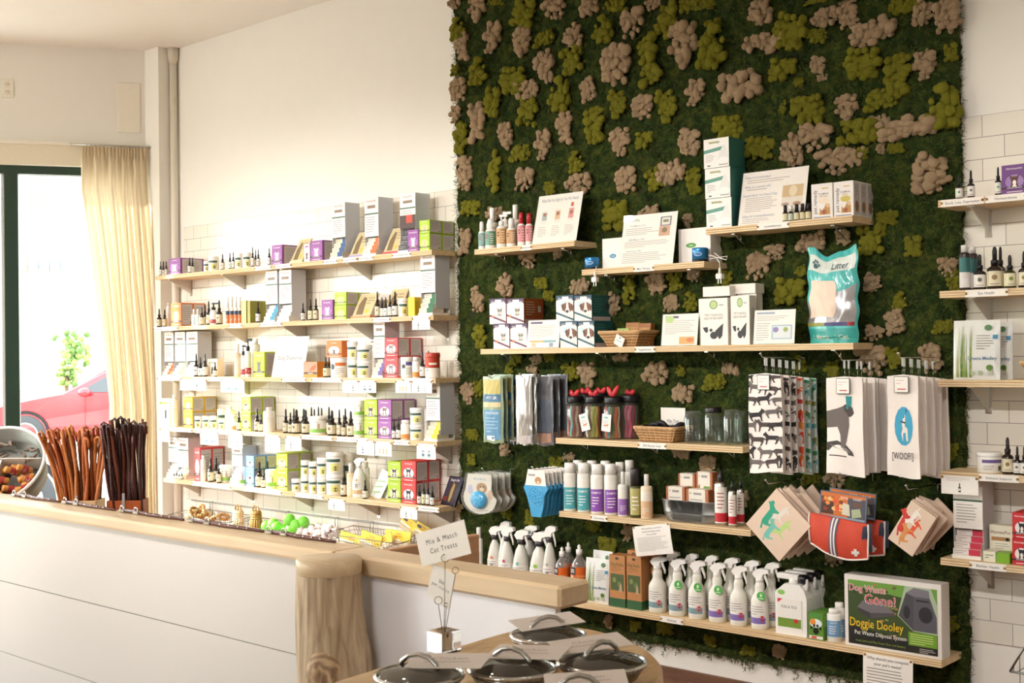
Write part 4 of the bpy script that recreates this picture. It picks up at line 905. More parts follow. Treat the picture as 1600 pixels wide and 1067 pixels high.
rnd = random.Random(8)
for i in range(15):
    q = thing('braided_chew_ring', 'tan braided chew ring in the window-side wire basket', 'chew ring', (cx+rnd.uniform(-.8, .25)*w, -.08-.04*(i % 3), zt-.035+.014*(i % 4)), group='braided chew rings', order=0)
    q.rotation_euler = (rnd.uniform(-.9, .9), rnd.uniform(-.9, .9), rnd.uniform(0, 3)); b = MB(); r = .026
    for s in (0, 1): b.tube([((r+.005*math.cos(5*t+s*math.pi))*math.cos(t), (r+.005*math.cos(5*t+s*math.pi))*math.sin(t), .006*math.sin(5*t+s*math.pi)) for t in [k*math.pi/12 for k in range(24)]], .0055, (CH, CH2, CH3)[i % 3], 6, True)
    b.build('braid', q)
for i, (px, py, hh, m) in enumerate(((372, 800, .13, CH2), (400, 792, .14, CH3))):
    X = XZ(px, zt, -.15); q = thing('chew_bundle', 'pale rope-tied bundle of chew sticks' if i == 0 else 'brown looped bundle of chew sticks', 'chew bundle', (X, -.15, zt-.085), where='in the wire basket')
    b = MB()
    for k in range(14):
        a = k*2*math.pi/14; b.tube([(.032*math.cos(a), .02*math.sin(a), 0), (.036*math.cos(a+.3), .024*math.sin(a+.3), hh*.4), (.026*math.cos(a+.5), .018*math.sin(a+.5), hh)], .008, m, 6)
    for z in (.7, .8, .9): b.tube([(.036*math.cos(t), .026*math.sin(t), hh*z) for t in [k*math.pi/7 for k in range(14)]], .005, m, 6, True)
    b.build('sticks', q); b = MB()
    for s in (-1, 1): b.tube([(s*.014+.014*math.cos(t), 0, hh+.03*math.sin(t)) for t in [k*math.pi/8 for k in range(9)]], .0035, CH3, 6)
    b.build('loop', q)
bo, cx, w, zt = basket(408, 537, 826, 'wire basket of green balls and white chews', (452, 529))
GB = M('7fdc4a', .55, var=.06, bump=.15, bscale=30)
for i, (px, py) in enumerate(((417, 821), (432, 823), (441, 827), (452, 811), (455, 826), (463, 820), (474, 815), (427, 818))):
    p = WP(px, py+1, -.13-.03*(i % 2)); q = thing('green_ball', 'lime green ball in the middle wire basket', 'ball', (p.x, p.y, p.z), group='lime green balls'); b = MB(); b.blob((0, 0, 0), .034, GB, seg=18, rings=12); b.build('ball', q)
    b = MB(); b.tube([(.0342*math.cos(t), .0342*math.sin(t)*math.cos(math.sin(t)), .012*math.sin(2*t)) for t in [k*math.pi/12 for k in range(24)]], .0012, M('b9f08a', .6), 5, True); b.build('seam', q)
WK = M('ebe4df', .35, var=.06, bump=.5, bscale=20)
for i, (px, py) in enumerate(((472, 830), (484, 832), (493, 826), (501, 833), (509, 827), (519, 828), (513, 836), (496, 840))):
    p = WP(px, py, -.14); q = thing('rawhide_knot', 'white wrapped knot bone in the middle wire basket', 'chew bone', (p.x, p.y, p.z), group='white knot bones'); b = MB()
    b.blob((-.018, 0, .004), .022, WK, jit=.5); b.blob((.018, 0, .002), .021, WK, jit=.5); b.blob((0, 0, 0), .018, WK, (1.3, .8, .8), jit=.4); b.build('bone', q); q.rotation_euler = (0, rnd.uniform(-.5, .5), rnd.uniform(0, 3))
    b = MB(); b.box(-.006, .008, -.0265, -.024, -.004, .006, M('7a3a44', .5)); b.build('tag', q)
bo, cx, w, zt = basket(552, 668, 836, 'wire basket of yellow treat packets nearest the moss', (584, 648))
for i, (pl, pr, pt, pb, rot, yy) in enumerate(((560, 592, 830, 862, .15, -.2), (529, 566, 831, 858, .1, -.16), (600, 640, 826, 856, 0, -.15), (586, 615, 834, 860, -.35, -.19), (621, 646, 806, 832, .45, -.08), (645, 668, 817, 842, .3, -.08))):
    a = WP(pl, pt, yy); c = WP(pr, pb, yy); ww = c.x-a.x; h = a.z-c.z
    q = thing('treat_packet', 'yellow header-card packet of turkey bone treats', 'packet', ((a.x+c.x)/2, yy, c.z), where='at the yellow wire basket'); q.rotation_euler = (-.15, rot, 0)
    b = MB(); b.box(-ww/2, ww/2, 0, .004, h*.3, h, M('e8c832', .45)); L = [('t', 'Turkey', ww*.02, h*.8, h*.13, ww*.8, M('c0501c', .5)), ('t', 'Thigh Bone', 0, h*.62, h*.12, ww*.85, M('c0501c', .5)), ('r', -ww*.5, h*.3, ww*.1, h*.45, M('efe9da', .5)), ('p', [(-ww/2, h*.98), (ww/2, h*.98), (ww/2, h), (-ww/2, h)], M('5e9a3c', .5))]
    if i > 3: L.append(('e', -ww*.28, h*.72, ww*.16, h*.12, M('3a3420', .5)))
    b.art(front(0), L); b.build('header_card', q)
    b = MB(); b.box(-ww*.48, ww*.48, -.006, .008, 0, h*.34, glass('packet_film', 'f4ead8', .2, .5, 'e8dcc4'), .004); b.build('film_bag', q)
# ---------------------------------------------------------------- table with glass lids
TZ = .93
OUT = [(4.735, -2.76), (4.73, -2.5), (4.722, -2.3), (4.76, -2.2), (4.85, -2.17), (4.97, -2.2), (5.08, -2.26), (5.17, -2.35), (5.24, -2.48), (5.29, -2.66), (5.30, -2.86), (5.22, -3.06), (5.06, -3.18), (4.9, -3.16), (4.78, -3.0)]
o = thing('stump_table', 'round live-edge wooden slab table beside the log post', 'table', (5.0, -2.65, 0))
def ring(k, z, sc_): return [(5.0+(x-5)*sc_-5, -2.65+(y+2.65)*sc_+2.65, z) for x, y in k]
fine = []
for i in range(len(OUT)):
    p0, p1, p2, p3 = (Vector((*OUT[(i+j-1) % len(OUT)], 0)) for j in range(4))
    for t in (0, .25, .5, .75):
        q = .5*((2*p1)+(-p0+p2)*t+(2*p0-5*p1+4*p2-p3)*t*t+(-p0+3*p1-3*p2+p3)*t**3); fine.append((q.x, q.y))
b = MB(); n = len(fine); SLAB = wood('slab', 'b88e5e', 'dcbc8c', (7, 3, 4), .35, 8, .15); vs = []
for z, s in ((TZ-.06, .97), (TZ-.04, 1.0), (TZ-.008, .995), (TZ, .975)): vs += ring(fine, z, s)
b.add(vs, [tuple(reversed(range(n)))]+[(j*n+k, j*n+(k+1) % n, (j+1)*n+(k+1) % n, (j+1)*n+k) for j in range(3) for k in range(n)]+[tuple(range(3*n, 4*n))][::-1], SLAB, False); b.f[-1] = tuple(reversed(b.f[-1])) if False else b.f[-1]; b.build('table_top', o)
b = MB(); b.lathe([(.2, FZ), (.16, FZ+.1), (.13, .45), (.15, .8), (.2, TZ-.06)], LOGM, 28); b.build('trunk_base', o)
GL = glass('lid_glass', 'e9ece8', .22, .05, 'b9b4ac'); PK = M('e4d8d0', .6)
def jar_lid(px, py, wpx, look, cardpts, hrot, bowl=True, prop=None):
    c = WZ(px, py, TZ+.05); r = wpx/2*dep(c)/F
    bw = thing('steel_bowl', 'shallow steel treat bowl on the slab table', 'bowl', (c.x, c.y, TZ), group='steel treat bowls', order=px)
    b = MB(); b.lathe([(r*.5, 0), (r*.8, .018), (r*.97, .04), (r*1.02, .042), (r*.94, .036), (r*.78, .02), (r*.5, .006), (.0001, .006)], M('8f8a86', .18, 1), 40); b.build('bowl', bw)
    o = thing('domed_glass', look, 'lid', (c.x, c.y, TZ+.043), hrot)
    b = MB(); b.lathe([(r*.97, 0), (r*.8, .01), (r*.4, .018), (.0001, .02)], GL, 40, cap=False); b.build('glass_disc', o)
    b = MB(); b.lathe([(r*.95, .001), (r*1.02, -.001), (r*1.03, .004), (r*.96, .006)], CHROME, 40, cap=False); b.build('metal_rim', o)
    b = MB(); hl = r*.5; b.tube([(-hl, 0, .014), (-hl*.9, 0, .024), (-hl*.5, 0, .035), (0, 0, .039), (hl*.5, 0, .035), (hl*.9, 0, .024), (hl, 0, .014)], .0048, STEEL, 10); b.build('handle', o)
    if cardpts:
        ang, sx, dx, dy, look2 = cardpts
        q = thing('treat_card', look2, 'card', (c.x+dx, c.y+dy, TZ+.066), ang); q.rotation_euler = (.06, -.05, ang)
        b = MB(); b.box(-sx/2, sx/2, -sx*.3, sx*.3, 0, .0012, PK); b.art(lambda u, v, qq: (u, v, .0012+qq), [('t', 'Chicken', 0, sx*.08, sx*.1, sx*.8, M('b7a49c', .7)), ('r', -sx*.3, -sx*.08, sx*.3, -sx*.05, M('c4b2a8', .7))]); b.build('card', q)
AB = math.atan2(RT.y, RT.x)
jar_lid(655, 1050, 140, 'round glass lid with arched handle nearest the log post', (AB-.25, .145, .03, .045, 'pale pink card tucked on the lid nearest the log post'), AB-.5)
jar_lid(800, 1040, 138, 'round glass lid in the middle of the slab table', (AB-.35, .145, .0, .045, 'pale pink card tucked on the middle lid'), AB-.6)
jar_lid(856, 988, 118, 'small glass lid at the back of the slab table', (AB+.35, .14, -.02, .02, 'pale pink card tucked on the rear lid'), AB+.4)
jar_lid(940, 1030, 140, 'round glass lid nearest the moss wall', (AB+.3, .145, -.05, .03, 'pale pink card tucked on the lid nearest the moss wall'), AB+.7)
jar_lid(905, 1085, 130, 'round glass lid at the near edge of the slab table', (AB, .14, -.01, .03, 'pale pink card tucked on the nearest lid'), AB)
# acrylic cube card holder
c = WZ(694, 1018, TZ); cu = .026
o = thing('wire_card_holder', 'clear acrylic cube with four looped wires holding cards', 'card holder', (c.x, c.y, TZ), AB+.75); OI = Matrix.Rotation(-(AB+.75), 4, 'Z')
b = MB(); gm = bpy.data.materials.new('acrylic_solid'); gm.use_nodes = True; pb = gm.node_tree.nodes['Principled BSDF']; pb.inputs['Transmission Weight'].default_value = 1; pb.inputs['Roughness'].default_value = .02; pb.inputs['IOR'].default_value = 1.49
b.box(-cu, cu, -cu, cu, 0, .045, gm, .002); b.build('cube', o)
Q = dep(c)/F
def rel(px, py, back=0): p = WP(px, py, c.y+back)-Vector((c.x, c.y, TZ)); return OI @ p
LOOPS = [((695.5, 872), 6, .0), ((711.5, 891), 5, .01), ((685, 938), 6, -.01), ((697, 945), 3, .01)]
for (lx, ly), rp, bk in LOOPS:
    t = rel(lx, ly, bk); r = rp*Q; ru = OI @ RT; b = MB()
    b.tube([Vector((0, 0, .03)), Vector((t.x*.25, t.y*.25, t.z*.35)), t-Vector((0, 0, r))]+[t+ru*(r*math.sin(a))-Vector((0, 0, r*math.cos(a))) for a in [k*math.pi/8 for k in range(1, 17)]], .0008, M('6d5a4c', .3, .8), 6); b.build('wire_loop', o)
def card_at(pts, nm, look, els, yb):
    P4 = [WP(x, y, c.y+yb) for x, y in pts]; cc = (P4[0]+P4[1]+P4[2]+P4[3])/4; o = thing(nm, look, 'card', cc)
    u = (P4[1]-P4[0]); w_ = u.length; u.normalize(); v = ((P4[0]-P4[3])+(P4[1]-P4[2]))/2; h_ = v.length; v = (v-u*v.dot(u)).normalized(); n_ = u.cross(v)
    if n_.y > 0: n_ = -n_
    fn = lambda a, d, q: tuple(u*a+v*d+n_*(q+.0004)); b = MB()
    vs = [tuple(u*a*w_/2+v*d*h_/2+n_*e) for e in (-.0004, .0004) for a, d in ((-1, -1), (1, -1), (1, 1), (-1, 1))]
    b.add(vs, [(3, 2, 1, 0), (4, 5, 6, 7), (0, 1, 5, 4), (1, 2, 6, 5), (2, 3, 7, 6), (3, 0, 4, 7)], CARD); b.art(fn, els(w_, h_)); b.build('card', o)
TW = M('4e4a52', .6)
card_at([(651, 834), (727, 811), (734, 863), (658, 888)], 'sign_card', 'white card reading Mix & Match Cat Treats held above the slab table', lambda w, h: [('t', '~Mix & Match', 0, h*.16, h*.15, w*.8, TW), ('t', '~Cat Treats', 0, -h*.12, h*.15, w*.74, TW)], 0)
card_at([(681, 882), (716.6, 902), (697, 949), (662.5, 928)], 'price_card', 'small white card reading 50 cents per ounce below the cat treats card', lambda w, h: [('t', '50\u00a2', 0, h*.12, h*.1, w*.3, TW), ('t', '~per ounce', 0, -h*.03, h*.1, w*.75, TW)], .012)
# corner wire basket at the right edge of the view
o = thing('wire_bin', 'grey wire bin with a lid edge standing beyond the moss wall', 'bin', (XZ(1600, .42, -.3), -.3, 0)); b = MB()
pt = WP(1601, 1003, -.3).z; pm_ = WP(1578, 1049, -.3); L0 = pm_.x-o.location.x
b.tube([(L0, 0, pm_.z), (.03, 0, pt+.03)], .004, WIRE, 6); b.tube([(L0, 0, pm_.z), (.3, 0, pm_.z)], .004, WIRE, 6); b.tube([(.03, 0, pt+.03), (.3, 0, pt+.03)], .004, WIRE, 6)
for i in range(16):
    x = L0+.012+i*.02; zz = min(pt+.03, pm_.z+(x-L0)/(.03-L0)*(pt+.03-pm_.z)); b.tube([(x, 0, pm_.z), (x, 0, zz)], .0016, WIRE, 5)
    b.tube([(x+.02, 0, FZ+.02), (x+.02, 0, pm_.z)], .0016, WIRE, 5); b.tube([(x+.02, .22, FZ+.02), (x+.02, .22, pm_.z)], .0016, WIRE, 5)
for z in (FZ+.02, .25, .36, pm_.z): b.tube([(L0+.02, 0, z), (.33, 0, z), (.33, .22, z), (L0+.02, .22, z)], .002, WIRE, 5, True)
b.build('wire_frame', o)
# ---------------------------------------------------------------- street outside
OUTD = M('b9b6ae', .9); 
b = MB(); b.box(-60, -1.9, -40, 40, -.04, -.03, M('9a9892', .9, bump=.1)); o = struct('street_ground', b)
def car(px, py, D_, col, look, face=1, rz=0):
    d = ray(px, py); g = CAM+d*(D_/d.dot(FW)); o = thing('car', look, 'car', (g.x, g.y, -.03), rz)
    f = face; paint = M(col, .2, .2, coat=.8); gl = M('2a3034', .08, 0, .8)
    low = [(-.75, .22), (-.86, .42), (-.82, .66), (-.5, .80), (.1, .93), (.6, 1.02), (1.3, 1.40), (2.0, 1.47), (2.7, 1.40), (3.4, 1.08), (3.75, 1.0), (3.8, .6), (3.7, .25)]
    b = MB(); ws = [(-.88, .97), (-.84, 1.0), (-.6, 1.02), (0, 1.03), (.6, 1.02), (.84, 1.0), (.88, .97)]; vs = []; n = len(low)
    for y, q in ws:
        for x, z in low:
            yy = y*(1 if z < 1.0 else 1-.22*(z-1.0)/.47); vs.append((f*x, yy, .22+(z-.22)*q))
    fs = [tuple(range(n)), tuple(reversed(range(6*n, 7*n)))]+[(j*n+k, j*n+(k+1) % n, (j+1)*n+(k+1) % n, (j+1)*n+k) for j in range(6) for k in range(n)]
    b.add(vs, fs, paint, False); b.build('car_body', o)
    for s in (-1, 1):
        for pts in ([(.85, 1.03), (1.4, 1.36), (1.9, 1.4), (1.9, 1.02)], [(1.97, 1.02), (1.97, 1.4), (2.6, 1.34), (3.1, 1.08)]):
            b = MB(); b.add([(f*x, s*(.885-.22*.88*(z-1.0)/.47), z) for x, z in pts], [(0, 1, 2, 3)], gl); b.build('side_window', o)
        for wx in (0, 2.72):
            w_ = MB(); mt = Matrix.Translation((f*wx, s*.82, .33)) @ Matrix.Rotation(math.pi/2, 4, 'X')
            w_.lathe([(.2, -.09), (.31, -.1), (.33, -.06), (.33, .06), (.31, .1), (.2, .09)], M('3a3a3c', .7), 28, mtx=mt, cap=False); w_.build('tyre', o)
            a = MB(); a.lathe([(.0001, -.02), (.2, -.02)], M('555555', .5), 20, mtx=mt); a.lathe([(.19, -.095), (.21, -.095), (.21, .095), (.19, .095)], M('e2e4e6', .25, .8), 28, mtx=mt, cap=False)
            for k in range(10):
                an = k*math.pi/5; a.tube([mt @ Vector((.03*math.cos(an), .03*math.sin(an), -s*-.085)), mt @ Vector((.19*math.cos(an), .19*math.sin(an), -s*-.09))], .022, M('e2e4e6', .25, .8), 6)
            a.build('alloy_wheel', o)
            ar = MB(); ar.lathe([(.345, -.012), (.4, 0)], M('1c1c1e', .8), 24, mtx=Matrix.Translation((f*wx, s*.9, .34)) @ Matrix.Rotation(math.pi/2, 4, 'X'), cap=False); ar.build('wheel_arch', o)
        m = MB(); m.blob((f*.98, s*1.0, 1.03), .11, paint, (1, .6, .7)); m.build('wing_mirror', o)
        d_ = MB(); d_.box(min(f*.96, f*.965), max(f*.96, f*.965), s*.892-.002, s*.892+.002, .35, .98, M('5a1418' if col < 'd' else '9a9a9a', .5)); d_.build('door_seam', o)
    b = MB(); b.add([(f*.62, -.74, 1.045), (f*.62, .74, 1.045), (f*1.28, .66, 1.405), (f*1.28, -.66, 1.405)], [(0, 1, 2, 3)], gl); b.build('windscreen', o)
    return o
VIEW = math.atan2(RT.y, RT.x)
car(62, 690, 21, 'b3202a', 'red hatchback parked across the street seen through the window', 1, VIEW+.12)
car(2, 760, 11.5, 'dfe1e2', 'white car parked close outside the window', -1, VIEW+.55)
d = ray(60, 560); g = CAM+d*(32/d.dot(FW))
o = thing('neighbour_house', 'pale clapboard house across the street', 'house', (g.x, g.y, 0), VIEW)
b = MB(); b.box(-7, 9, 0, 6, 0, 9, M('d6cfc6', .8))
for i in range(60): b.box(-7, 9, -.02, 0, .12+i*.15, .13+i*.15, M('a89a90', .8))
b.build('siding_wall', o)
def hz(px, py): q = WP(px, py, 0); dd = ray(px, py); t = CAM+dd*(32/dd.dot(FW)); return (t-g).dot(RT), t.z
for (xa, ya, xb, yb) in ((16, 276, 80, 322),):
    x0, z1 = hz(xa, ya); x1, z0 = hz(xb, yb); f_ = MB(); f_.box(x0-.08, x1+.08, -.1, 0, z0-.1, z1+.1, M('f1efe9', .5)); w_ = f_.build('window_frame', o)
    q = MB(); q.box(x0, x1, -.13, -.1, z0, z1, M('6a6a5e', .1)); q.build('pane', w_)
x0, z0 = hz(15, 425); x1, z1 = hz(118, 405)
f_ = MB(); 
for i in range(6): f_.box(x0+(x1-x0)*i/6, x0+(x1-x0)*(i+.85)/6, -.16, -.1, z0, z1, M('9db4c2' if i > 1 else 'd8b07a', .5))
f_.build('porch_panel', o)
for i, (px, py, r) in enumerate(((114, 545, 24), (103, 585, 15))):
    dd = ray(px, py); t = CAM+dd*((27-4*i)/dd.dot(FW)); q = thing('street_shrub', 'green shrub growing in front of the pale house', 'shrub', (t.x, t.y, -.03), group='shrubs across the street', order=px)
    b = MB(); rr = r*27/F; rnd = random.Random(i)
    for k in range(60):
        p = Vector((rnd.gauss(0, .45)*rr, rnd.gauss(0, .4)*rr, rnd.gauss(0, .6)*rr)); b.blob((p.x, p.y, t.z+p.z), rr*.2, M(('7d9a4a', '94ad5c', '5f8040')[k % 3], .8), seg=6, rings=4, jit=.8)
    b.build('foliage', q); s = MB(); s.tube([(0, 0, 0), (.02, 0, max(.2, t.z))], .04, M('6a5240', .8), 7); s.build('stem', q)
# ---------------------------------------------------------------- shelves and their goods
for k in SH: build_shelf(k)
PURP, LIME, ORNG, RED_, BLUE, YELL = '8f4a96', 'a3c52a', 'd9742c', 'c8353a', '6c96c8', 'e6c52e'
def pets(k, pl, pr, tops, colour, cname, rows=1, dark='2c2530', dt=.17, yf=-.185, sil=False, animal='dog', halo='e9dfe0', frame=None):
    if sil and halo == 'e9dfe0': halo = {PURP: 'a86cb0', LIME: 'd2dc7c', ORNG: 'e89c62', 'e6b93a': 'f0d488'}.get(colour, halo)
    cartons(k, pl, pr, tops, cname+' pet remedy carton with '+animal+' portrait', colour, rows, dt, yf, fr=petbox(colour, dark, sil=sil, halo=halo), sd=lambda d, h: [('r', d*.08, h*.06, d*.92, h*.94, M('c8c0bc', .6)), ('l', d*.16, h*.24, d*.84, h*.84, 7, M('9c948e', .6)), ('e', d*.78, h*.15, d*.06, h*.04, M('6b7a3a', .6))], kind='remedy_carton')
# L1
build_bottles('L1', [('nv', 251, 5, 408, 0), ('nv', 255.6, 5, 408, 1), ('nv', 260, 5, 408, 0), ('nv', 296.5, 5.5, 402, 0), ('nv', 301, 5.5, 402, 1), ('T0', 322.5, 8.5, 408, 0), ('T0', 334, 16, 400.5, 0),
    ('pk', 348, 6.5, 396.5, 0), ('nv', 359.5, 5.5, 394.5, 0), ('nv', 364.8, 5.5, 393.5, 0), ('T0', 373.3, 11.5, 395.6, 0), ('T0', 386.3, 12.5, 394.5, 0), ('nv', 395, 5.8, 385.5, 0), ('nv', 399.5, 5.5, 389.5, 1), ('nv', 403.8, 5.8, 389, 0), ('nv', 421, 5.8, 387, 0)])
pets('L1', 263.5, 282, [403.3], PURP, 'purple', 1, 'f1e6e6', sil=True); pets('L1', 424.5, 441, [382.5], PURP, 'purple', 1, 'f1e6e6', sil=True)
booktray('L1', 452, 472, 374.5, 'cfc29c', 'pale booklet leaning in a card tray between purple cartons')
cartons('L1', 475, 484, [381], 'small white carton with brown dog picture', 'ebe4dc', 1, .05, fr=lambda w, h: [shape(HEAD, 0, h*.35, w*.6, M('6d4a3c', .6), sy=h*.4), ('r', -w*.3, h*.8, w*.3, h*.9, M('a46a9a', .6))])
pets('L1', 484.8, 504, [375.5], PURP, 'purple', 1, 'f1e6e6', sil=True)
remedy_display('L1', 519.6, 540, 316.8, 371, ('ddd2b6', '2f4f86'), 'tall white remedy dispenser nearest the window, blue packets below')
booktray('L1', 544, 567, 364, '9d95b4', 'dog supplement booklet leaning in a mauve tray')
remedy_display('L1', 570.7, 591.9, 308.3, 369.6, ('e9ded0', 'e06a2c'), 'tall white remedy dispenser above orange striped packets')
booktray('L1', 597, 621, 357.5, 'b8434a', 'dog supplement booklet leaning in a red tray')
remedy_display('L1', 626, 650, 302, 356.6, ('4a4850', '3b3a42'), 'tall white remedy dispenser with a dark red picture panel', 'img')
pets('L1', 637, 654.3, [358.3], PURP, 'purple', 1, 'f1e6e6', .05, -.19, sil=True)
pets('L1', 655, 671.5, [364.2, 343.6], LIME, 'lime green', 2, 'c8b890', .17, sil=True, animal='long-eared dog')
for a, c_, t in ((398, 424, ''), (429, 455, ''), (505, 527, ''), (535, 558, ''), (560, 583, ''), (613, 642, '')): strip('L1', a, c_, t)
hangcard
# L2
build_bottles('L2', [('bk', 249, 8, 482, 0), ('gn', 257.5, 7, 483.5, 0), ('wt', 263.5, 6.5, 473, 1), ('sp', 303, 7.5, 483, 0), ('sp', 309, 7.5, 483, 0), ('bk', 315.5, 7.5, 479, 0), ('bk', 320.5, 7.5, 476, 1), ('bk', 326.5, 8, 470, 0), ('wb', 334, 12, 473, 0), ('bk', 342.8, 10, 469, 0),
    ('or', 356, 6.2, 463.5, 0), ('or', 362.5, 6.2, 463.5, 0), ('or', 369, 6.2, 463.5, 0), ('or', 375.2, 6.2, 463.5, 0), ('bw', 403.5, 7.5, 470.5, 0), ('bw', 452.6, 7, 474.7, 0), ('bw', 473.8, 6.8, 473, 0), ('gn', 485.4, 8.3, 466.6, 0), ('gn', 494, 8.3, 466.2, 0),
    ('bk', 590, 8.5, 455, 0), ('nv', 597.3, 7, 464, 0), ('nv', 603, 7, 464, 0), ('nv', 609.6, 7.5, 460, 0), ('bw', 617.6, 9.5, 455, 0), ('T0', 630, 14.5, 466.6, 0)])
pets('L2', 267, 283.5, [473.2], ORNG, 'orange', 2, 'efe4dc', sil=True, dt=.17)
cartons('L2', 377, 385, [469.5], 'tall olive and cream sachet carton', 'c9b878', 2, .17, sd=lambda d, h: [('r', 0, 0, d, h, M('9c9a38', .5))])
cartons('L2', 386.5, 391, [469.8], 'narrow olive sachet carton', 'a09c44', 2, .17)
remedy_display('L2', 416, 434, 423, 475, ('e6e4de', '2f8fb0'), 'white remedy dispenser with bluish header and white and blue packets', )
remedy_display('L2', 437, 456, 421.5, 474.5, ('e6e4de', 'd9d6ce'), 'white remedy dispenser with plain white packets, next to the bluish one')
pets('L2', 502.5, 520.5, [468.2], PURP, 'purple', 1, 'f1e6e6', sil=True)
pets('L2', 522.5, 541, [476.3, 456.3], LIME, 'lime green', 2, 'c8b890', .17, sil=True, animal='long-eared dog')
booktray('L2', 548, 578, 459.5, 'd9885c', 'dog supplement booklet leaning in an orange tray')
booktray('L2', 595, 622, 452, 'cfc2a4', 'cream booklet leaning behind the navy droppers', y=-.09)
cartons('L2', 637.5, 648, [464], 'bright yellow carton', YELL, 2, .12, sd=lambda d, h: [('r', d*.1, h*.1, d*.4, h*.8, M('c9a51e', .5))])
remedy_display('L2', 658, 680.5, 397, 457, ('e4dcc6', '2f6a48'), 'tall white remedy dispenser above green packets beside the moss')
for a, c_ in ((240, 278), (358, 378), (406, 440), (582, 610)): strip('L2', a, c_, '')
strip('L2', 644, 672, '')
hangcard('L2', 644, 672, 515, 'db')
# L3
remedy_display('L3', 257.6, 271.5, 519, 565, ('e8e2da', 'e06a2c'), 'white remedy dispenser nearest the window above orange packets', y=-.15)
remedy_display('L3', 274, 289.5, 518.5, 564.5, ('eeeae2', 'a6d86a'), 'white remedy dispenser in the middle of three above lime packets', y=-.15)
remedy_display('L3', 292, 309, 518, 564, ('efece6', 'd9d6ce'), 'white remedy dispenser beside the dark droppers above white packets', y=-.15)
build_bottles('L3', [('bw', 306.9, 8, 552, 0), ('bw', 313.4, 7.5, 557, 0), ('bw', 320.6, 8, 551.5, 0), ('bw', 336.3, 7, 565, 0), ('be', 372, 10.5, 537, 0), ('wb', 380.5, 8, 539, 0), ('wb', 388, 10, 529, 0), ('wt', 400.5, 13, 528.5, 1),
    ('gn', 509.3, 8.5, 557, 0), ('bk', 514.5, 7, 556, 1), ('T2', 530, 26, 559.3, 0), ('wo', 650.5, 12, 557.5, 0), ('bw', 660.3, 9, 548.5, 0), ('T3', 676.3, 23, 551, 0), ('T4', 636, 19, 557.6, 0), ('bk', 670, 7, 548, 2)])
cartons('L3', 324, 339.5, [560.5], 'cream carton with a dropper picture', 'ead9be', 1, .05, fr=lambda w, h: [('r', -w*.08, h*.15, w*.1, h*.55, M('3a3438', .6)), ('r', -w*.3, h*.75, w*.3, h*.82, M('8a7a62', .6))], yf=-.14)
pets('L3', 396, 413.5, [549.5], 'c3dc3a', 'bright lime', 1, '6e6f72', .17, sil=True, animal='dark dog', halo='c3dc3a')
sign_stand('L3', 424, 474, 526, 'white acrylic-framed sign reading Dog Digestive', lambda w, h: [('r', -w*.5, h*.02, w*.5, h*.98, M('d2d3cc', .7)), ('t', '~Dog Digestive', 0, h*.48, h*.09, w*.88, M('2c2a2e', .8))], y=-.18, lean=.2, frame=True)
cartons('L3', 474.5, 496, [565], 'low orange carton with a salmon photo', 'e08a1e', 1, .1, fr=lambda w, h: [('r', -w*.5, h*.36, w*.5, h*.98, M('b58a70', .5)), ('p', [(-w*.1, h*.4), (w*.35, h*.5), (w*.45, h*.85), (w*.1, h*.7)], M('cc5a2c', .5)), ('r', -w*.5, h*.2, w*.5, h*.34, M('5a4438', .5)), ('t', 'Vetericyn', 0, h*.27, h*.09, w*.8, CARD)])
X = XZ(530, sz('L3'), -.14)
# stacked tubs in the middle of L3
for px, wp, t1, t2, rw in ((551, 16, 562, 533.5, 0), (570, 23, 563.5, 539, 0)):
    a, h = bottle('L3', px, wp, t1, 'lower tub of a pair with dark green band', tub, rw, kind='supplement_tub')
    bottle('L3', px, wp, t2, 'upper tub of a pair with dark green band', tub, rw, kind='supplement_tub', z=sz('L3')+h+.0005)
q = thing('remedy_carton', 'orange pet remedy carton with white dog photo on the orange-banded tub', 'box', (XZ(529, sz('L3')+.085, -.14), -.17, WP(529, 558.5, -.16).z), 0)
wq = (XZ(541, 1.5, -.16)-XZ(517, 1.5, -.16)); carton(wq, WP(529, 532, -.16).z-WP(529, 558.5, -.16).z, .05, ORNG, petbox(ORNG, 'e6ddd0', '5a4a44', band='4a3028'))(q)
remedy_display('L3', 585, 602, 501, 559, ('ddd4c0', '6a5596'), 'white remedy dispenser above violet packets beside the red cartons')
pets('L3', 600.5, 621.5, [557.6, 527.7], 'd4474c', 'red', 2, '857674', .17, animal='husky')
for a, c_ in ((246, 284), (326, 366), (440, 478), (487, 534)): strip('L3', a, c_, '')
strip('L3', 630, 677, '')
hangcard('L3', 281, 322, 610, ' d'); hangcard('L3', 345, 382, 613, 'tt'); hangcard('L3', 535, 560.5, 613.4, ' d'); hangcard('L3', 561, 587.5, 613.6, 'tt'); hangcard('L3', 618, 642, 613.8, 'ooo'); hangcard('L3', 643, 675, 614, 'db')
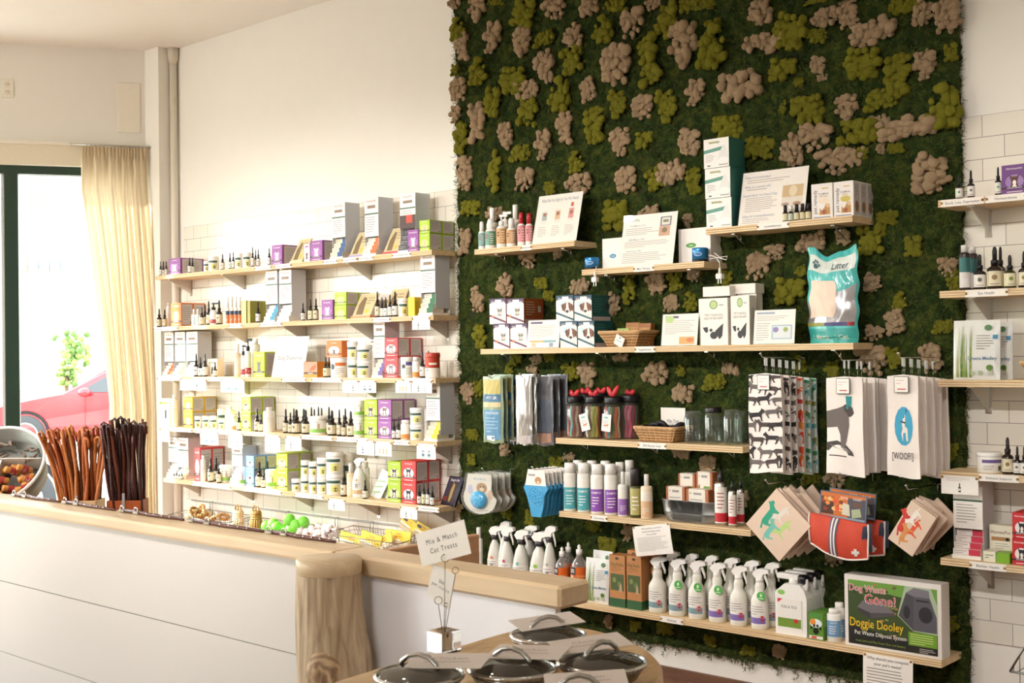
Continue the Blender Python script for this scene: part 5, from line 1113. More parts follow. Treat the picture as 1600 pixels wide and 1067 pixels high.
# L4
cartons('L4', 249, 264.5, [622.5], 'tall white pouch carton with a green band and dropper picture', 'e6e2d2', 1, .06, fr=lambda w, h: [('r', -w*.45, h*.8, w*.45, h*.88, M('9ab84a', .5)), ('r', w*.05, h*.25, w*.25, h*.6, M('2d2c34', .5)), ('r', -w*.1, h*.12, w*.4, h*.3, M('7fb0a8', .5))], kind='treat_pouch')
build_bottles('L4', [('wt', 273, 11, 617, 0), ('wo', 298, 11, 642, 0), ('T0', 310, 11, 650, 0), ('T0', 322, 11.5, 650, 0), ('T0', 334.6, 12, 650, 0), ('T0', 315, 18.5, 630, 1), ('T0', 347, 14, 639, 1), ('T0', 346, 9, 655, 0),
    ('wt', 359.5, 15, 635, 0), ('wo', 366, 9.5, 648, 0), ('bw', 373.6, 8, 642.5, 0), ('bk', 402, 9, 637.3, 0), ('bk', 408, 8, 646, 0), ('wt', 420.7, 18.5, 636.3, 0),
    ('bk', 446.8, 9, 638.5, 0), ('bk', 454, 8, 644, 0), ('bk', 459.5, 8, 637.5, 1), ('bk', 463.5, 15, 639.5, 0), ('bk', 475, 11, 638.2, 1), ('bk', 478, 12.5, 640, 0), ('T1', 497.8, 28, 650, 0), ('bk', 487, 8, 635.5, 2), ('bk', 491.5, 8, 638.5, 2), ('bk', 498, 8, 635, 2), ('bk', 503, 8, 636.5, 2),
    ('bk', 514.5, 9, 635, 1), ('bk', 519, 15, 641, 0), ('bk', 530.5, 8.5, 639.5, 0), ('bk', 540, 9, 637.5, 1), ('bk', 537.5, 7.5, 648, 0), ('bk', 548.5, 12.5, 642, 0),
    ('bw', 616, 7.5, 654.5, 0), ('bw', 623, 8, 651, 0), ('wo', 633.5, 14, 656, 0)])
pets('L4', 286.5, 301, [643, 620.5], 'e6b93a', 'yellow', 2, 'efe6d4', .17, sil=True)
pets('L4', 377, 391.5, [645.3, 620.5], 'b4d230', 'lime green', 2, '4a3028', .17, animal='brown dog', halo='d6e08a')
pets('L4', 569, 589.5, [656.2, 624.5], 'a8c62c', 'lime green', 2, '2c2530', .17, animal='black dog', halo='d0dc80')
pets('L4', 590.5, 611.5, [656.2, 624.5], '9a5a9e', 'mauve', 2, '85655c', .17, animal='spaniel')
for px, wp, t1, t2, nm in ((561.5, 17, 651, 626, 'tub with a green hill print'), (652, 22, 663, 637, 'tub with dark green band')):
    kw = dict(tk=1) if 'hill' in nm else {}
    mk = lambda r, h, _k=kw: tub(r, h, **_k)
    a, h = bottle('L4', px, wp, t1, 'lower '+nm+' in a stacked pair', mk, 0, kind='supplement_tub'); bottle('L4', px, wp, t2, 'upper '+nm+' in a stacked pair', mk, 0, kind='supplement_tub', z=sz('L4')+h+.0005)
remedy_display('L4', 667, 688, 597, 657, ('ddd6bc', 'e4c52c'), 'tall white remedy dispenser above yellow packets beside the moss')
sign = thing('acrylic_riser', 'clear acrylic sheet standing behind the yellow packets', 'holder', (XZ(700, sz('L4'), -.05), -.05, sz('L4')), 0, None, sn('L4')); b = MB(); b.box(-.06, .05, 0, .003, 0, .29, glass('acrylic', 'f4f6f5', .16, .03), .001); b.build('acrylic_sheet', sign)
for a, c_ in ((251, 300), (305, 376), (470, 520), (525, 575), (615, 640)): strip('L4', a, c_, '')
hangcard('L4', 250, 265, 690, ' d'); hangcard('L4', 313, 341, 695, 'tt'); hangcard('L4', 357, 379, 700, ' d'); hangcard('L4', 414, 437.5, 706, 'db'); hangcard('L4', 446, 471, 703.5, 'db'); hangcard('L4', 557.6, 585, 711, 'db'); hangcard('L4', 586, 612, 712.5, 'ooo'); hangcard('L4', 651, 680.6, 717.5, 'tt')
# L5
remedy_display('L5', 264, 277.5, 683, 722, ('e8e6de', 'd9d6ce'), 'white remedy dispenser nearest the window', y=-.14)
remedy_display('L5', 278.5, 294.5, 684, 730, ('efece6', 'a6d86a'), 'second white remedy dispenser beside the first', y=-.14)
for i, px in enumerate((272, 276, 280, 284)): bottle('L5', px, 4.5, 738-2*(i % 2), 'tiny multicoloured sample dropper', dropper, 0, kind='dropper_bottle', glassc='1d2a3a', accent='4a9a5c')
pets('L5', 304, 312.8, [699.5], 'd84a4a', 'pale red', 2, 'f0e6e0', .17)
build_bottles('L5', [('wt', 318, 8, 712, 0), ('bk', 329.3, 9.5, 715, 0), ('bk', 338.5, 8.5, 714.5, 1), ('bk', 342, 7.5, 721, 0), ('T1', 352, 20.5, 726.5, 0), ('T1', 379, 12, 730, 0), ('bk', 405.7, 12, 721, 0), ('bk', 412, 8, 733, 0), ('bk', 418.5, 8.5, 720, 1), ('T1', 424.3, 18, 733.3, 0), ('T0', 463.7, 15.5, 747.8, 0),
    ('T0', 543, 18, 708, 2), ('bk', 538, 11.5, 731.8, 0), ('be', 547.8, 11, 724, 0), ('wt', 573.5, 9, 722, 1), ('bw', 570.8, 8, 749.5, 0), ('bw', 655.6, 7.2, 757, 0), ('gn', 662.4, 7.2, 751, 0), ('nv', 669, 7.2, 751, 0), ('bw', 675.8, 7.5, 759, 0)])
remedy_display('L5', 363, 379, 697, 728.5, ('efece6', 'd9d6ce'), 'white remedy dispenser in front of the pale shelf corner', y=-.12)
pets('L5', 384.3, 397, [733.3, 712.3], BLUE, 'light blue', 2, '3a2a2a', .17, animal='brown dog', halo='dfe6ee')
pets('L5', 431.8, 449.2, [734, 708], 'b2d02e', 'lime green', 2, '8a7a52', .17, animal='tan dog', halo='dfe6a0')
pets('L5', 606, 626.3, [751.5, 721], 'a6c42c', 'lime green', 2, '2c2530', .17, animal='black dog', halo='dfe6a0')
pets('L5', 627, 650, [752.5, 720], 'dd3a3a', 'red', 2, '241d22', .17, animal='black and white dog', halo='ece2e0')
for px, wp, t1, t2 in ((477.5, 14, 743.5, 719), (489.7, 13.6, 745.5, 721), (503.7, 16, 744.5, 715), (523.3, 26, 739.8, 706.3)):
    a, h = bottle('L5', px, wp, t1, 'lower white green-banded tub of a pair', tub, 0, kind='supplement_tub'); bottle('L5', px, wp, t2, 'upper white green-banded tub of a pair', tub, 0, kind='supplement_tub', z=sz('L5')+h+.0005)
bottle('L5', 561.5, 21, 715, 'white spray bottle with a deer label', trigger, 0, kind='spray_bottle', cat='bottle', conical=True, stripe='c9a878', rz=.3)
for i, px in enumerate((586, 598)):
    q = thing('white_sachet', 'leaning clear and white sachet with green print', 'sachet', (XZ(px, sz('L5'), -.12+.03*i), -.12+.03*i, sz('L5')), 0, None, sn('L5')); R = Matrix.Rotation(-.35, 4, 'X') @ Matrix.Rotation(.28, 4, 'Y')
    hh = .15; b = MB(); b.grid(lambda u, v: tuple(R @ Vector(((u-.5)*.085, -.006*math.sin(u*math.pi)*math.sin(v*math.pi)+.003*noise.noise(Vector((u*6, v*8, i))), v*hh))), 12, 14, M('e9ece4', .25, var=.03)); b.grid(lambda u, v: tuple(R @ Vector(((u-.5)*.085, .006*math.sin(u*math.pi)*math.sin(v*math.pi), v*hh))), 4, 4, M('e9ece4', .25, var=.03))
    b.art(lambda u, v, qq: tuple(R @ Vector((u, -.011-qq, v))), [('p', [(-.03, .02+.03*j), (.03, .04+.03*j), (.03, .045+.03*j), (-.03, .025+.03*j)], M('9cc490', .5)) for j in range(3)]); b.build('pouch', q)
q = thing('video_case', 'dark plastic case reading Dogs Life leaning by the moss', 'case', (XZ(703, sz('L5'), -.1), -.12, sz('L5')), -.15, None, sn('L5')); R = Matrix.Rotation(-.42, 4, 'X'); zt = WP(712, 744, -.06).z-sz('L5'); hh = zt/math.cos(.42)
w_ = XZ(716, .9, -.1)-XZ(690, .9, -.1); b = MB(); b.box(-w_/2, w_/2, 0, .014, 0, hh, M('24242a', .3), .002, mtx=R)
b.art(lambda u, v, qq: tuple(R @ Vector((u, -qq, v))), [('r', -w_*.45, hh*.05, w_*.45, hh*.96, M('3b3348', .3)), ('r', -w_*.2, hh*.1, w_*.25, hh*.78, M('4a3a24', .4)), ('p', [(-w_*.05, hh*.15), (-w_*.1, hh*.5), (-w_*.02, hh*.78), (w_*.1, hh*.7), (w_*.12, hh*.3), (w_*.05, hh*.12)], M('a48a5c', .5)), ('t', "Dog's Life", 0, hh*.87, hh*.08, w_*.7, CARD), ('r', -w_*.4, hh*.15, -w_*.2, hh*.3, M('8a3028', .5))]); b.build('case', q)
for a, c_ in ((300, 360), (380, 440), (460, 505)): strip('L5', a, c_, '')
strip('L5', 652, 686, ''); hangcard('L5', 513, 539, 797, 'db'); hangcard('L5', 625.5, 652, 810.5, 'db')
# ---------------------------------------------------------------- moss shelves
BT.update({
 'f1': ('white bottle with teal fish-oil label', pump, 'pump_bottle', dict(label='7fa3a0', overcap=True, l1=.58, dogc='9a4038')),
 'f2': ('white bottle with wide green fish-oil label', pump, 'pump_bottle', dict(label='6d9c8c', overcap=True, l1=.58, dogc='9a4038', half='5c8c6c')),
 'f3': ('white pump bottle with tan fish-oil label', pump, 'pump_bottle', dict(label='c8a070', l1=.58, dogc='7a3024', half='c39558')),
 'f4': ('white pump bottle with tan label and dog face', pump, 'pump_bottle', dict(label='c09468', l1=.58, dogc='5a2c20', overcap=True)),
 'f5': ('pink bottle with red cap', pump, 'pump_bottle', dict(label='d88a8e', l1=.6, dogc='5a5a48', capc='b8202c', overcap=True)),
 'f6': ('tall white capped bottle standing behind', flipcap, 'pump_bottle', dict(body='efebe2', label='d9d6cc', capw=.42, neck=.66)),
})
build_bottles('M1', [('f1', 753, 10.5, 346, 0), ('f2', 766.8, 17, 342, 0), ('f3', 784, 16, 335.5, 0), ('f4', 799.5, 16, 340.5, 0), ('f5', 815, 12.5, 331.5, 0), ('f5', 827, 12, 332.5, 0), ('f6', 770, 19, 324.7, 1), ('f6', 806, 20, 320, 1), ('f3', 790, 16, 331, 1)])
strip('M1', 814, 831, '')
HB = M('7d8aa0', .6)
def fishsign(w, h):
    L = [('t', "Which Fish Oil is Right for Your Pet's Needs?", 0, h*.89, h*.065, w*.84, HB)]
    for u, c, t in ((-.3, '9fb4b0', .74), (0, 'd8b48c', .76), (.3, 'd49088', .78)):
        L += [('r', w*(u-.06), h*.42, w*(u+.06), h*(t-.06), M('e6e0d6', .6)), ('r', w*(u-.055), h*.48, w*(u+.055), h*(t-.1), M(c, .6)), ('e', w*u, h*.6, w*.035, h*.04, M('a05a4c', .6)), ('l', w*(u-.1), h*.14, w*(u+.1), h*.36, 6, M('b3a9a0', .7))]
    L.append(('r', w*.27, h*.72, w*.33, h*.8, M('cc5a44', .6))); return L
sign_stand('M1', 831, 900, 303, "slanted sign asking which fish oil is right for your pet", fishsign, y=-.18, lean=.25)
def bluejar(k, px, wp, pt, look):
    y = -.15; r = rad(k, px, wp, y); h = hgt(k, px, pt, y); o = put('diffuser_jar', look, 'jar', k, lambda o: None, px, y); b = MB()
    b.lathe([(r*.96, 0), (r, h*.05), (r, h*.2)], BLACK, 24); b.lathe([(r, h*.2), (r, h*.92), (r*.95, h), (.0001, h)], M('2f7fbc', .25, .4), 24); b.art(cyl(r, a=.3), [('e', 0, h*.55, r*.5, h*.14, M('d6e2ea', .5)), ('e', 0, h*.55, r*.44, h*.11, M('2f7fbc', .4))], r*.2); b.build('jar', o)
bluejar('M2', 925.5, 24, 402.5, 'blue diffuser jar with white oval mark by the plug cord'); bluejar('M2', 1094, 25, 387.5, 'blue diffuser jar with white oval mark by the knotted cord')
cartons('M2', 941, 979, [371.5], 'white cube carton with blue oval mark', 'ebe6df', 1, .12, yf=-.13, fr=lambda w, h: [('e', -w*.05, h*.42, w*.14, h*.07, M('3a8ab0', .5)), ('t', 'Calm', -w*.05, h*.42, h*.05, w*.2, CARD)])
cartons('M2', 1060, 1111, [356], 'white cube carton with green oval mark', 'ebe6df', 1, .1, yf=-.12, fr=lambda w, h: [('e', -w*.1, h*.52, w*.16, h*.07, M('4f9a3c', .5)), ('t', 'Calm', -w*.1, h*.52, h*.05, w*.2, CARD)])
def calmsign(w, h): return [('t', 'CalmPet', -w*.3, h*.9, h*.055, w*.24, M('5c8a78', .6)), ('t', 'The Mutt to Tour', -w*.22, h*.79, h*.035, w*.34, HB), ('l', -w*.44, h*.6, w*.2, h*.75, 4, M('a9a098', .7)), ('t', 'CBD Makes a Day', -w*.22, h*.52, h*.035, w*.34, HB), ('l', -w*.44, h*.36, w*.42, h*.49, 4, M('a9a098', .7)), ('t', 'How Does It Do', -w*.25, h*.3, h*.035, w*.3, HB), ('l', -w*.46, h*.06, w*.42, h*.27, 6, M('a9a098', .7)), ('r', w*.2, h*.74, w*.4, h*.92, M('6a6c72', .5)), ('r', w*.225, h*.76, w*.375, h*.9, M('dcd8cc', .5)), ('r', w*.25, h*.81, w*.35, h*.86, M('7a7a5c', .5)), ('r', w*.19, h*.55, w*.39, h*.735, M('c89c80', .5)), ('e', w*.29, h*.66, w*.05, h*.05, M('7a6a4c', .5))]
sign_stand('M2', 967, 1051, 334, 'slanted white information sheet with a small framed photo', calmsign, y=-.18, lean=.2)
strip('M2', 990, 1022, 'Mist Therapy')
def plug(px, pyp, wy, look, bow):
    p = WP(px, pyp, wy); z = sz('M2'); o = thing('power_plug', look, 'plug', (p.x, wy, p.z)); wm = M('ebe6de', .4); b = MB(); b.box(-.014, .014, -.012, .012, 0, .022, wm, .003); b.lathe([(.007, .022), (.005, .04), (.003, .045)], wm, 10); b.build('plug_body', o)
    q = MB()
    for x in (-.006, .006): q.box(x-.001, x+.001, -.003, .003, -.017, 0, BRASS if False else STEEL)
    q.build('prong', o); c = MB(); pts = [(0, 0, .045), (.002, 0, z-p.z-.01), (0, .01, z-p.z+.012)]
    if bow: pts = [(0, 0, .045), (0, 0, z-p.z-.012), (-.02, .0, z-p.z+.014), (-.05, .0, z-p.z+.022), (-.05, 0, z-p.z+.006), (-.01, 0, z-p.z+.01), (.03, 0, z-p.z-.002), (.035, 0, z-p.z+.012), (.0, 0, z-p.z+.01), (-.03, .01, z-p.z+.03)]
    c.tube(pts, .0018, wm, 6); c.build('cord', o)
plug(1125, 436, -.207, 'white two-pin plug hanging from a bow-tied cord', True); plug(930, 441, -.207, 'white two-pin plug hanging near the blue jar', False)
# M3
TEAL = '2f6a62'
def humid(w, h): return [('r', -w*.3, h*.84, w*.1, h*.9, M('b0aa7a', .5)), ('t', 'pure spa', -w*.05, h*.87, h*.08, w*.4, M('6a7a6a', .5)), ('p', [(-w*.5, h*.5), (w*.2, h*.58), (w*.34, h*.72), (-w*.5, h*.62)], M('5d9484', .5)), ('p', [(w*.1, h*.1), (w*.02, h*.25), (w*.12, h*.48), (w*.26, h*.75), (w*.32, h*.78), (w*.4, h*.6), (w*.49, h*.4), (w*.49, h*.1)], M('dcdcd8', .35)), ('e', w*.26, h*.22, w*.24, h*.12, M('e8e8e4', .35)), ('r', -w*.36, h*.06, -w*.24, h*.1, M('3a3a3c', .5)), ('l', -w*.42, h*.2, -w*.05, h*.46, 5, GREYTXT), ('r', w*.1, h*.07, w*.45, h*.1, GREYTXT)]
z = sz('M3'); x0 = XZ(1104, z, -.18); x1 = XZ(1143.5, z, -.18); tops = [309, 261.5, 215.5]
for i, t in enumerate(tops):
    cx_ = (x0+x1)/2-.004*i; zt = WP((1104+1143)/2-2*i, t, -.18).z; q = thing('diffuser_carton', ('lowest', 'middle', 'topmost')[i]+' of three stacked white and teal diffuser cartons', 'box', (cx_, -.18, z), 0, None, sn('M3'))
    carton(x1-x0, zt-z-.001, .12, TEAL, lambda w, h: [('r', -w*.497, h*.004, w*.497, h*.996, M('e9e6e0', .4))]+humid(w, h), lambda d, h: [('l', d*.1, h*.1, d*.9, h*.9, 12, M('3d7a72', .5))])(q); z = zt
def aroma(w, h): return [('t', 'What is aromatherapy?', -w*.26, h*.9, h*.045, w*.4, HB), ('l', -w*.42, h*.78, w*.42, h*.86, 2, M('a9a098', .7)), ('t', 'What are essential oils?', -w*.25, h*.72, h*.045, w*.4, HB), ('l', -w*.42, h*.64, w*.46, h*.69, 1, M('a9a098', .7)), ('t', 'Essential Oils for Your Home & Dogs', -w*.2, h*.56, h*.045, w*.52, HB), ('l', -w*.42, h*.24, w*.08, h*.52, 8, M('a9a098', .7)), ('t', 'Safety & Contraindications', -w*.2, h*.17, h*.045, w*.5, HB), ('l', -w*.44, h*.03, w*.0, h*.13, 3, M('a9a098', .7)), ('r', w*.14, h*.46, w*.45, h*.68, M('cdb083', .5)), ('e', w*.3, h*.57, w*.06, h*.1, M('e2d2b0', .5)), ('r', w*.14, h*.3, w*.45, h*.455, M('e0d6c8', .5)), ('e', w*.2, h*.33, w*.06, h*.03, M('a48c80', .5)), ('e', w*.37, h*.33, w*.06, h*.035, M('a8805c', .5))]
sign_stand('M3', 1153, 1256, 265, 'slanted sheet asking what is aromatherapy', aroma, y=-.17, lean=.22)
for i, px in enumerate((1227.3, 1236, 1245, 1254.4, 1263.4)):
    y = -.187; r = rad('M3', px, 8.8, y); h = hgt('M3', px, 320-i*.8+(1 if i == 1 else 0), y); o = put('essential_oil_bottle', 'small essential oil bottle with '+('white' if i == 1 else 'black')+' cap', 'bottle', 'M3', lambda o: None, px, y)
    b = MB(); b.lathe([(r*.95, 0), (r, h*.03), (r, h*.5), (r*.6, h*.6)], M('241a14', .1, coat=.3), 14); b.build('bottle', o); b = MB(); b.lathe([(r*1.01, h*.06), (r*1.01, h*.46)], M('b9c4b4' if i == 1 else 'd2c8a4', .6), 14, cap=False); b.build('label', o)
    b = MB(); b.lathe([(r*.66, h*.6), (r*.66, h*.97), (.0001, h)], M('e8e4dc' if i == 1 else '1c1a20', .4), 14); b.build('cap', o)
def remedyfront(two):
    def f(w, h):
        vt, ft, wd = text_shape('pet remedy'); 
        return [('r', w*.0, h*.84, w*.3, h*.87, M('c9a85c', .5)), ('t', 'CALMING', w*.08, h*.7, h*.05, w*.5, DARKTXT), ('t', 'DIFFUSER' if not two else 'REFILL', w*.08, h*.63, h*.045, w*.5, M('b08a3a', .5)), ('e', w*.1, h*.5, w*.26, h*.09, M('c9b85a' if two else 'e6d8c0', .5)), ('p', [(-w*.12, h*.1), (-w*.1, h*.3), (0, h*.22), (w*.1, h*.3), (w*.2, h*.42), (w*.36, h*.4), (w*.38, h*.1)], M('b98a4c', .5)), ('e', w*.28, h*.36, w*.09, h*.06, M('d6b48c', .5)), ('e', w*.1, h*.18, w*.12, h*.07, M('9a5a34', .5)), ('r', -w*.4, h*.02, w*.4, h*.05, M('8a8fa8', .6))]
    return f
def vtext(o, w, h, y):
    vt, ft, wd = text_shape('pet remedy'); q = h*.68/wd; b = MB(); b.add([(-w*.32-(v_-.35)*q*1.1, y-.0006, h*.14+u_*q) for u_, v_ in vt], ft, M('4a4448', .5)); b.build('side_lettering', o)
for pl, pr, pt, rows, two in ((1267.5, 1302, 286.5, 1, False), (1302.5, 1334.5, 283, 3, True)):
    x0 = XZ(pl, sz('M3'), -.185); x1 = XZ(pr, sz('M3'), -.185); w_ = x1-x0; hh = WP((pl+pr)/2, pt, -.185).z-sz('M3')
    for q in range(rows):
        o = thing('remedy_carton', ('front ' if rows == 3 and q == 0 else 'middle ' if rows == 3 and q == 1 else 'rear ' if rows == 3 else '')+'white pet remedy carton with orange cat picture'+(' and yellow patch' if two else ''), 'box', ((x0+x1)/2, -.185+q*.055, sz('M3')), 0, None, sn('M3'), pl+q)
        carton(w_*.97, hh, .054, 'e6e0da', remedyfront(two), lambda d, h: [('r', d*.1, h*.05, d*.9, h*.95, M('cdc6c4', .5)), ('l', d*.2, h*.55, d*.8, h*.9, 6, M('8a8288', .6)), ('e', d*.5, h*.28, d*.25, h*.16, M('9a6a4c', .5))])(o); vtext(o, w_*.97, hh, 0)
strip('M3', 1183, 1233, 'aromatherapy')
# M4
def chillbox(main, band, img):
    def f(w, h):
        L = [('r', -w*.5, 0, w*.5, h, M('ece4dc', .5)), ('r', -w*.5, h*.78, w*.5, h, M(main, .5)), ('e', 0, h*.78, w*.5, h*.08, M('ece4dc', .5)), ('r', -w*.16, h*.8, w*.22, h*.95, M('efece8', .4)), ('t', 'Ch', -w*.3, h*.86, h*.1, w*.3, CARD), ('t', 'Up', w*.34, h*.86, h*.1, w*.2, CARD), ('p', [(-w*.5, h*.3), (w*.5, h*.02), (w*.5, h*.1), (-w*.5, h*.38)], M(band, .5)), ('e', w*.32, h*.22, w*.09, h*.05, M('d9d0c4', .5))]
        if img == 'cat': L += [shape(HEAD, w*.12, h*.48, w*.48, M('9a9080', .5), sy=h*.34), ('e', w*.04, h*.52, w*.05, h*.03, M('4a4a30', .5)), ('e', w*.22, h*.52, w*.05, h*.03, M('4a4a30', .5)), ('e', w*.13, h*.42, w*.08, h*.04, M('d8ccba', .5)), ('e', -w*.3, h*.3, w*.08, h*.05, M('c87a4a', .5))]
        else: L += [('e', w*.02, h*.66, w*.44, h*.12, M('c4d8dc', .5)), ('e', w*.16, h*.53, w*.3, h*.2, M('7a4630', .5)), ('p', [(-w*.2, h*.62), (-w*.08, h*.7), (-w*.02, h*.5), (-w*.12, h*.4)], M('5c3426', .5)), ('p', [(w*.4, h*.68), (w*.5, h*.58), (w*.48, h*.36), (w*.38, h*.44)], M('5c3426', .5)), ('p', [(w*.1, h*.72), (w*.2, h*.72), (w*.24, h*.5), (w*.3, h*.36), (w*.14, h*.26), (w*.0, h*.36), (w*.08, h*.5)], M('ece4da', .5)), ('e', w*.14, h*.38, w*.1, h*.055, M('3a2c28', .5)), ('e', w*.02, h*.55, w*.035, h*.025, BLACK), ('e', w*.28, h*.54, w*.035, h*.025, BLACK)]
        return L
    return f
def stack4(pls, tops, side, main, band, img, nm, dt):
    z = sz('M4')
    for lv in (0, 1):
        zt = None
        for c, (pl, pr) in enumerate(pls[lv]):
            x0 = XZ(pl, sz('M4') if lv == 0 else z, -.18); x1 = XZ(pr, sz('M4') if lv == 0 else z, -.18); zt = WP((pl+pr)/2, tops[lv], -.18).z
            o = thing('supplement_carton', ('lower' if lv == 0 else 'upper')+' '+nm, 'box', ((x0+x1)/2, -.18, z), 0, None, sn('M4'), pl)
            carton((x1-x0)*.98, zt-z-.001, dt, side, chillbox(main, band, img), lambda d, h: [('l', d*.1, h*.3, d*.6, h*.9, 6, M('c9b8a8' if img == 'cat' else '4d8a88', .6)), ('r', d*.05, 0, d*.95, h*.16, M('c8b8b4', .5)), ('r', d*.7, h*.45, d*.85, h*.7, M('c8bcae' if img == 'cat' else '1d3a3c', .5))])(o)
        z = zt
stack4([[(771, 796.5), (797.5, 824)], [(765, 791), (792, 819)]], [505, 466], '9c4a22', '4d3a5c', '6a3450', 'cat', 'orange-sided calming carton with tabby cat', .14)
stack4([[(875, 902), (903, 929)], [(869, 896.5), (897.5, 925)]], [501, 461], '1f5a5c', '2c4a60', '2f5a68', 'dog', 'teal-sided calming carton with brown and white dog', .14)
def infosheet(img):
    def f(w, h):
        L = [('l', -w*.42, h*.36, w*.42, h*.82, 8, M('b3aaa2', .7)), ('r', -w*.42, h*.87, -w*.05, h*.94, M('5a4a6c', .6))]
        if img == 1: L += [('r', -w*.4, h*.2, 0, h*.28, M('dfb074', .6)), ('r', 0, h*.2, w*.4, h*.28, M('7fa8b0', .6)), ('r', -w*.35, h*.04, -w*.22, h*.18, M('d8b890', .6)), ('r', w*.2, h*.04, w*.32, h*.18, M('8a9aa8', .6))]
        if img == 2: L += [('e', -w*.3, h*.84, w*.13, h*.12, M('b8d08a', .6)), ('r', w*.0, h*.05, w*.42, h*.28, M('dfa860', .6)), ('e', w*.3, h*.18, w*.1, h*.07, M('d07a44', .6))]
        if img == 3: L = [('r', -w*.44, h*.88, w*.0, h*.94, M('9aa6b8', .6)), ('l', -w*.44, h*.68, w*.42, h*.84, 3, M('b3aaa2', .7)), ('l', -w*.44, h*.1, -w*.1, h*.64, 8, M('b3aaa2', .7)), ('r', -w*.06, h*.14, w*.44, h*.56, M('a8c0cc', .5)), ('r', -w*.02, h*.18, w*.4, h*.52, M('d8dcdc', .5)), ('e', w*.04, h*.42, w*.07, h*.08, M('8a7ab0', .5)), ('e', w*.28, h*.42, w*.06, h*.07, M('9aac5c', .5))]
        return L
    return f
sign_stand('M4', 823, 873, 500, 'white information sheet between the cat and dog cartons', infosheet(1), y=-.19, lean=.12)
sign_stand('M4', 1033, 1089, 490.5, 'white information sheet with green seal and orange picture', infosheet(2), y=-.19, lean=.13)
sign_stand('M4', 1177, 1241, 484, 'white information sheet with a pale blue puzzle tray picture', infosheet(3), y=-.19, lean=.12)
def wicker(k, pl, pr, pt, look, dpt, y=-.18, flare=.035):
    x0 = XZ(pl, sz(k), y); x1 = XZ(pr, sz(k), y); h = hgt(k, (pl+pr)/2, pt, y); w = x1-x0; o = thing('wicker_basket', look, 'basket', ((x0+x1)/2, y+dpt/2, sz(k)), 0, None, sn(k)); m = M('cfa676', .6, var=.15, bump=.2, bscale=80); m_2 = M('9c6f42', .6, var=.15); b = MB(); n = 9
    hw, hd = w/2-flare, dpt/2-.01
    def outline(t, s):
        per = [(-hw-s, -hd-s*.6), (hw+s, -hd-s*.6), (hw+s, hd+s*.6), (-hw-s, hd+s*.6)]; pts = []
        for i in range(4):
            a, c = Vector((*per[i], 0)), Vector((*per[(i+1) % 4], 0)); m_ = 16 if i % 2 == 0 else 8
            for j in range(m_): p = a+(c-a)*j/m_; nn = (c-a).normalized().cross(Vector((0, 0, 1))); wob = .0022*(1 if (j+t) % 2 else -1); pts.append((p.x+nn.x*wob, p.y+nn.y*wob, .004+(h-.01)*t/n))
        return pts
    for t in range(n+1): b.tube(outline(t, flare*(t/n)**1.1), .0032, m if t % 2 else m_2, 5, True)
    for t in (n,): b.tube([(x, y_, h) for x, y_, _ in outline(0, flare*1.03)], .005, m, 6, True)
    b.build('woven_wall', o); q = MB(); q.box(-hw, hw, -hd, hd, .001, .004, m); q.build('bottom', o)
    q = MB()
    for i in range(15):
        x = -hw+2*hw*i/14; q.tube([(x, -hd, .003), (x*(1+flare/hw), -hd-flare*.6-.001, h)], .0024, m, 5)
    for i in range(7):
        yy = -hd+2*hd*i/6
        for s in (-1, 1): q.tube([(s*hw, yy, .003), (s*(hw+flare), yy*1.3, h)], .0024, m, 5)
    q.build('stakes', o); return o, (x0+x1)/2, h, hw
o, bx, bh, bw = wicker('M4', 938, 1001, 518, 'small wicker basket of sachets with a white tag', .12)
q = thing('tag_card', 'white gift tag clipped on the wicker basket front', 'card', (XZ(963, sz('M4')+.05, -.2), -.192, WP(963, 540, -.2).z)); q.rotation_euler = (.1, .5, 0); b = MB(); b.box(-.024, .024, -.001, 0, 0, .045, CARD, 0); b.art(front(-.001), [('r', -.015, .02, .015, .023, GREYTXT)]); b.build('card', q); b = MB(); b.lathe([(.003, 0), (.003, .002)], BLACK, 10, mtx=Matrix.Translation((0, -.001, .037)) @ Matrix.Rotation(math.pi/2, 4, 'X')); b.build('eyelet', q)
for i, (dx, dy, c, h_, l_) in enumerate(((-.01, .035, 'a9743c', .1, 'kraft carton standing in the wicker basket'), (.055, .03, '9a6436', .095, 'second kraft carton at the side of the wicker basket'), (-.035, .0, 'a9c06a', .075, 'yellow-green sachet in the wicker basket'), (.02, -.005, 'b6b852', .065, 'olive and yellow sachet in the wicker basket'))):
    q = thing('kraft_carton' if i < 2 else 'treat_sachet', l_, 'box' if i < 2 else 'sachet', (bx+dx, -.12+dy, sz('M4')+.006)); q.rotation_euler = (-.12, 0, .08*(-1)**i)
    carton(.07 if i < 2 else .06, h_, .03 if i < 2 else .006, c, lambda w, h: [('r', -w*.4, h*.4, w*.4, h*.8, M('c8cf8a' if i > 1 else 'b8844c', .5)), ('e', 0, h*.7, w*.2, h*.1, M('5f9a8a' if i > 1 else 'c09058', .5))])(q)
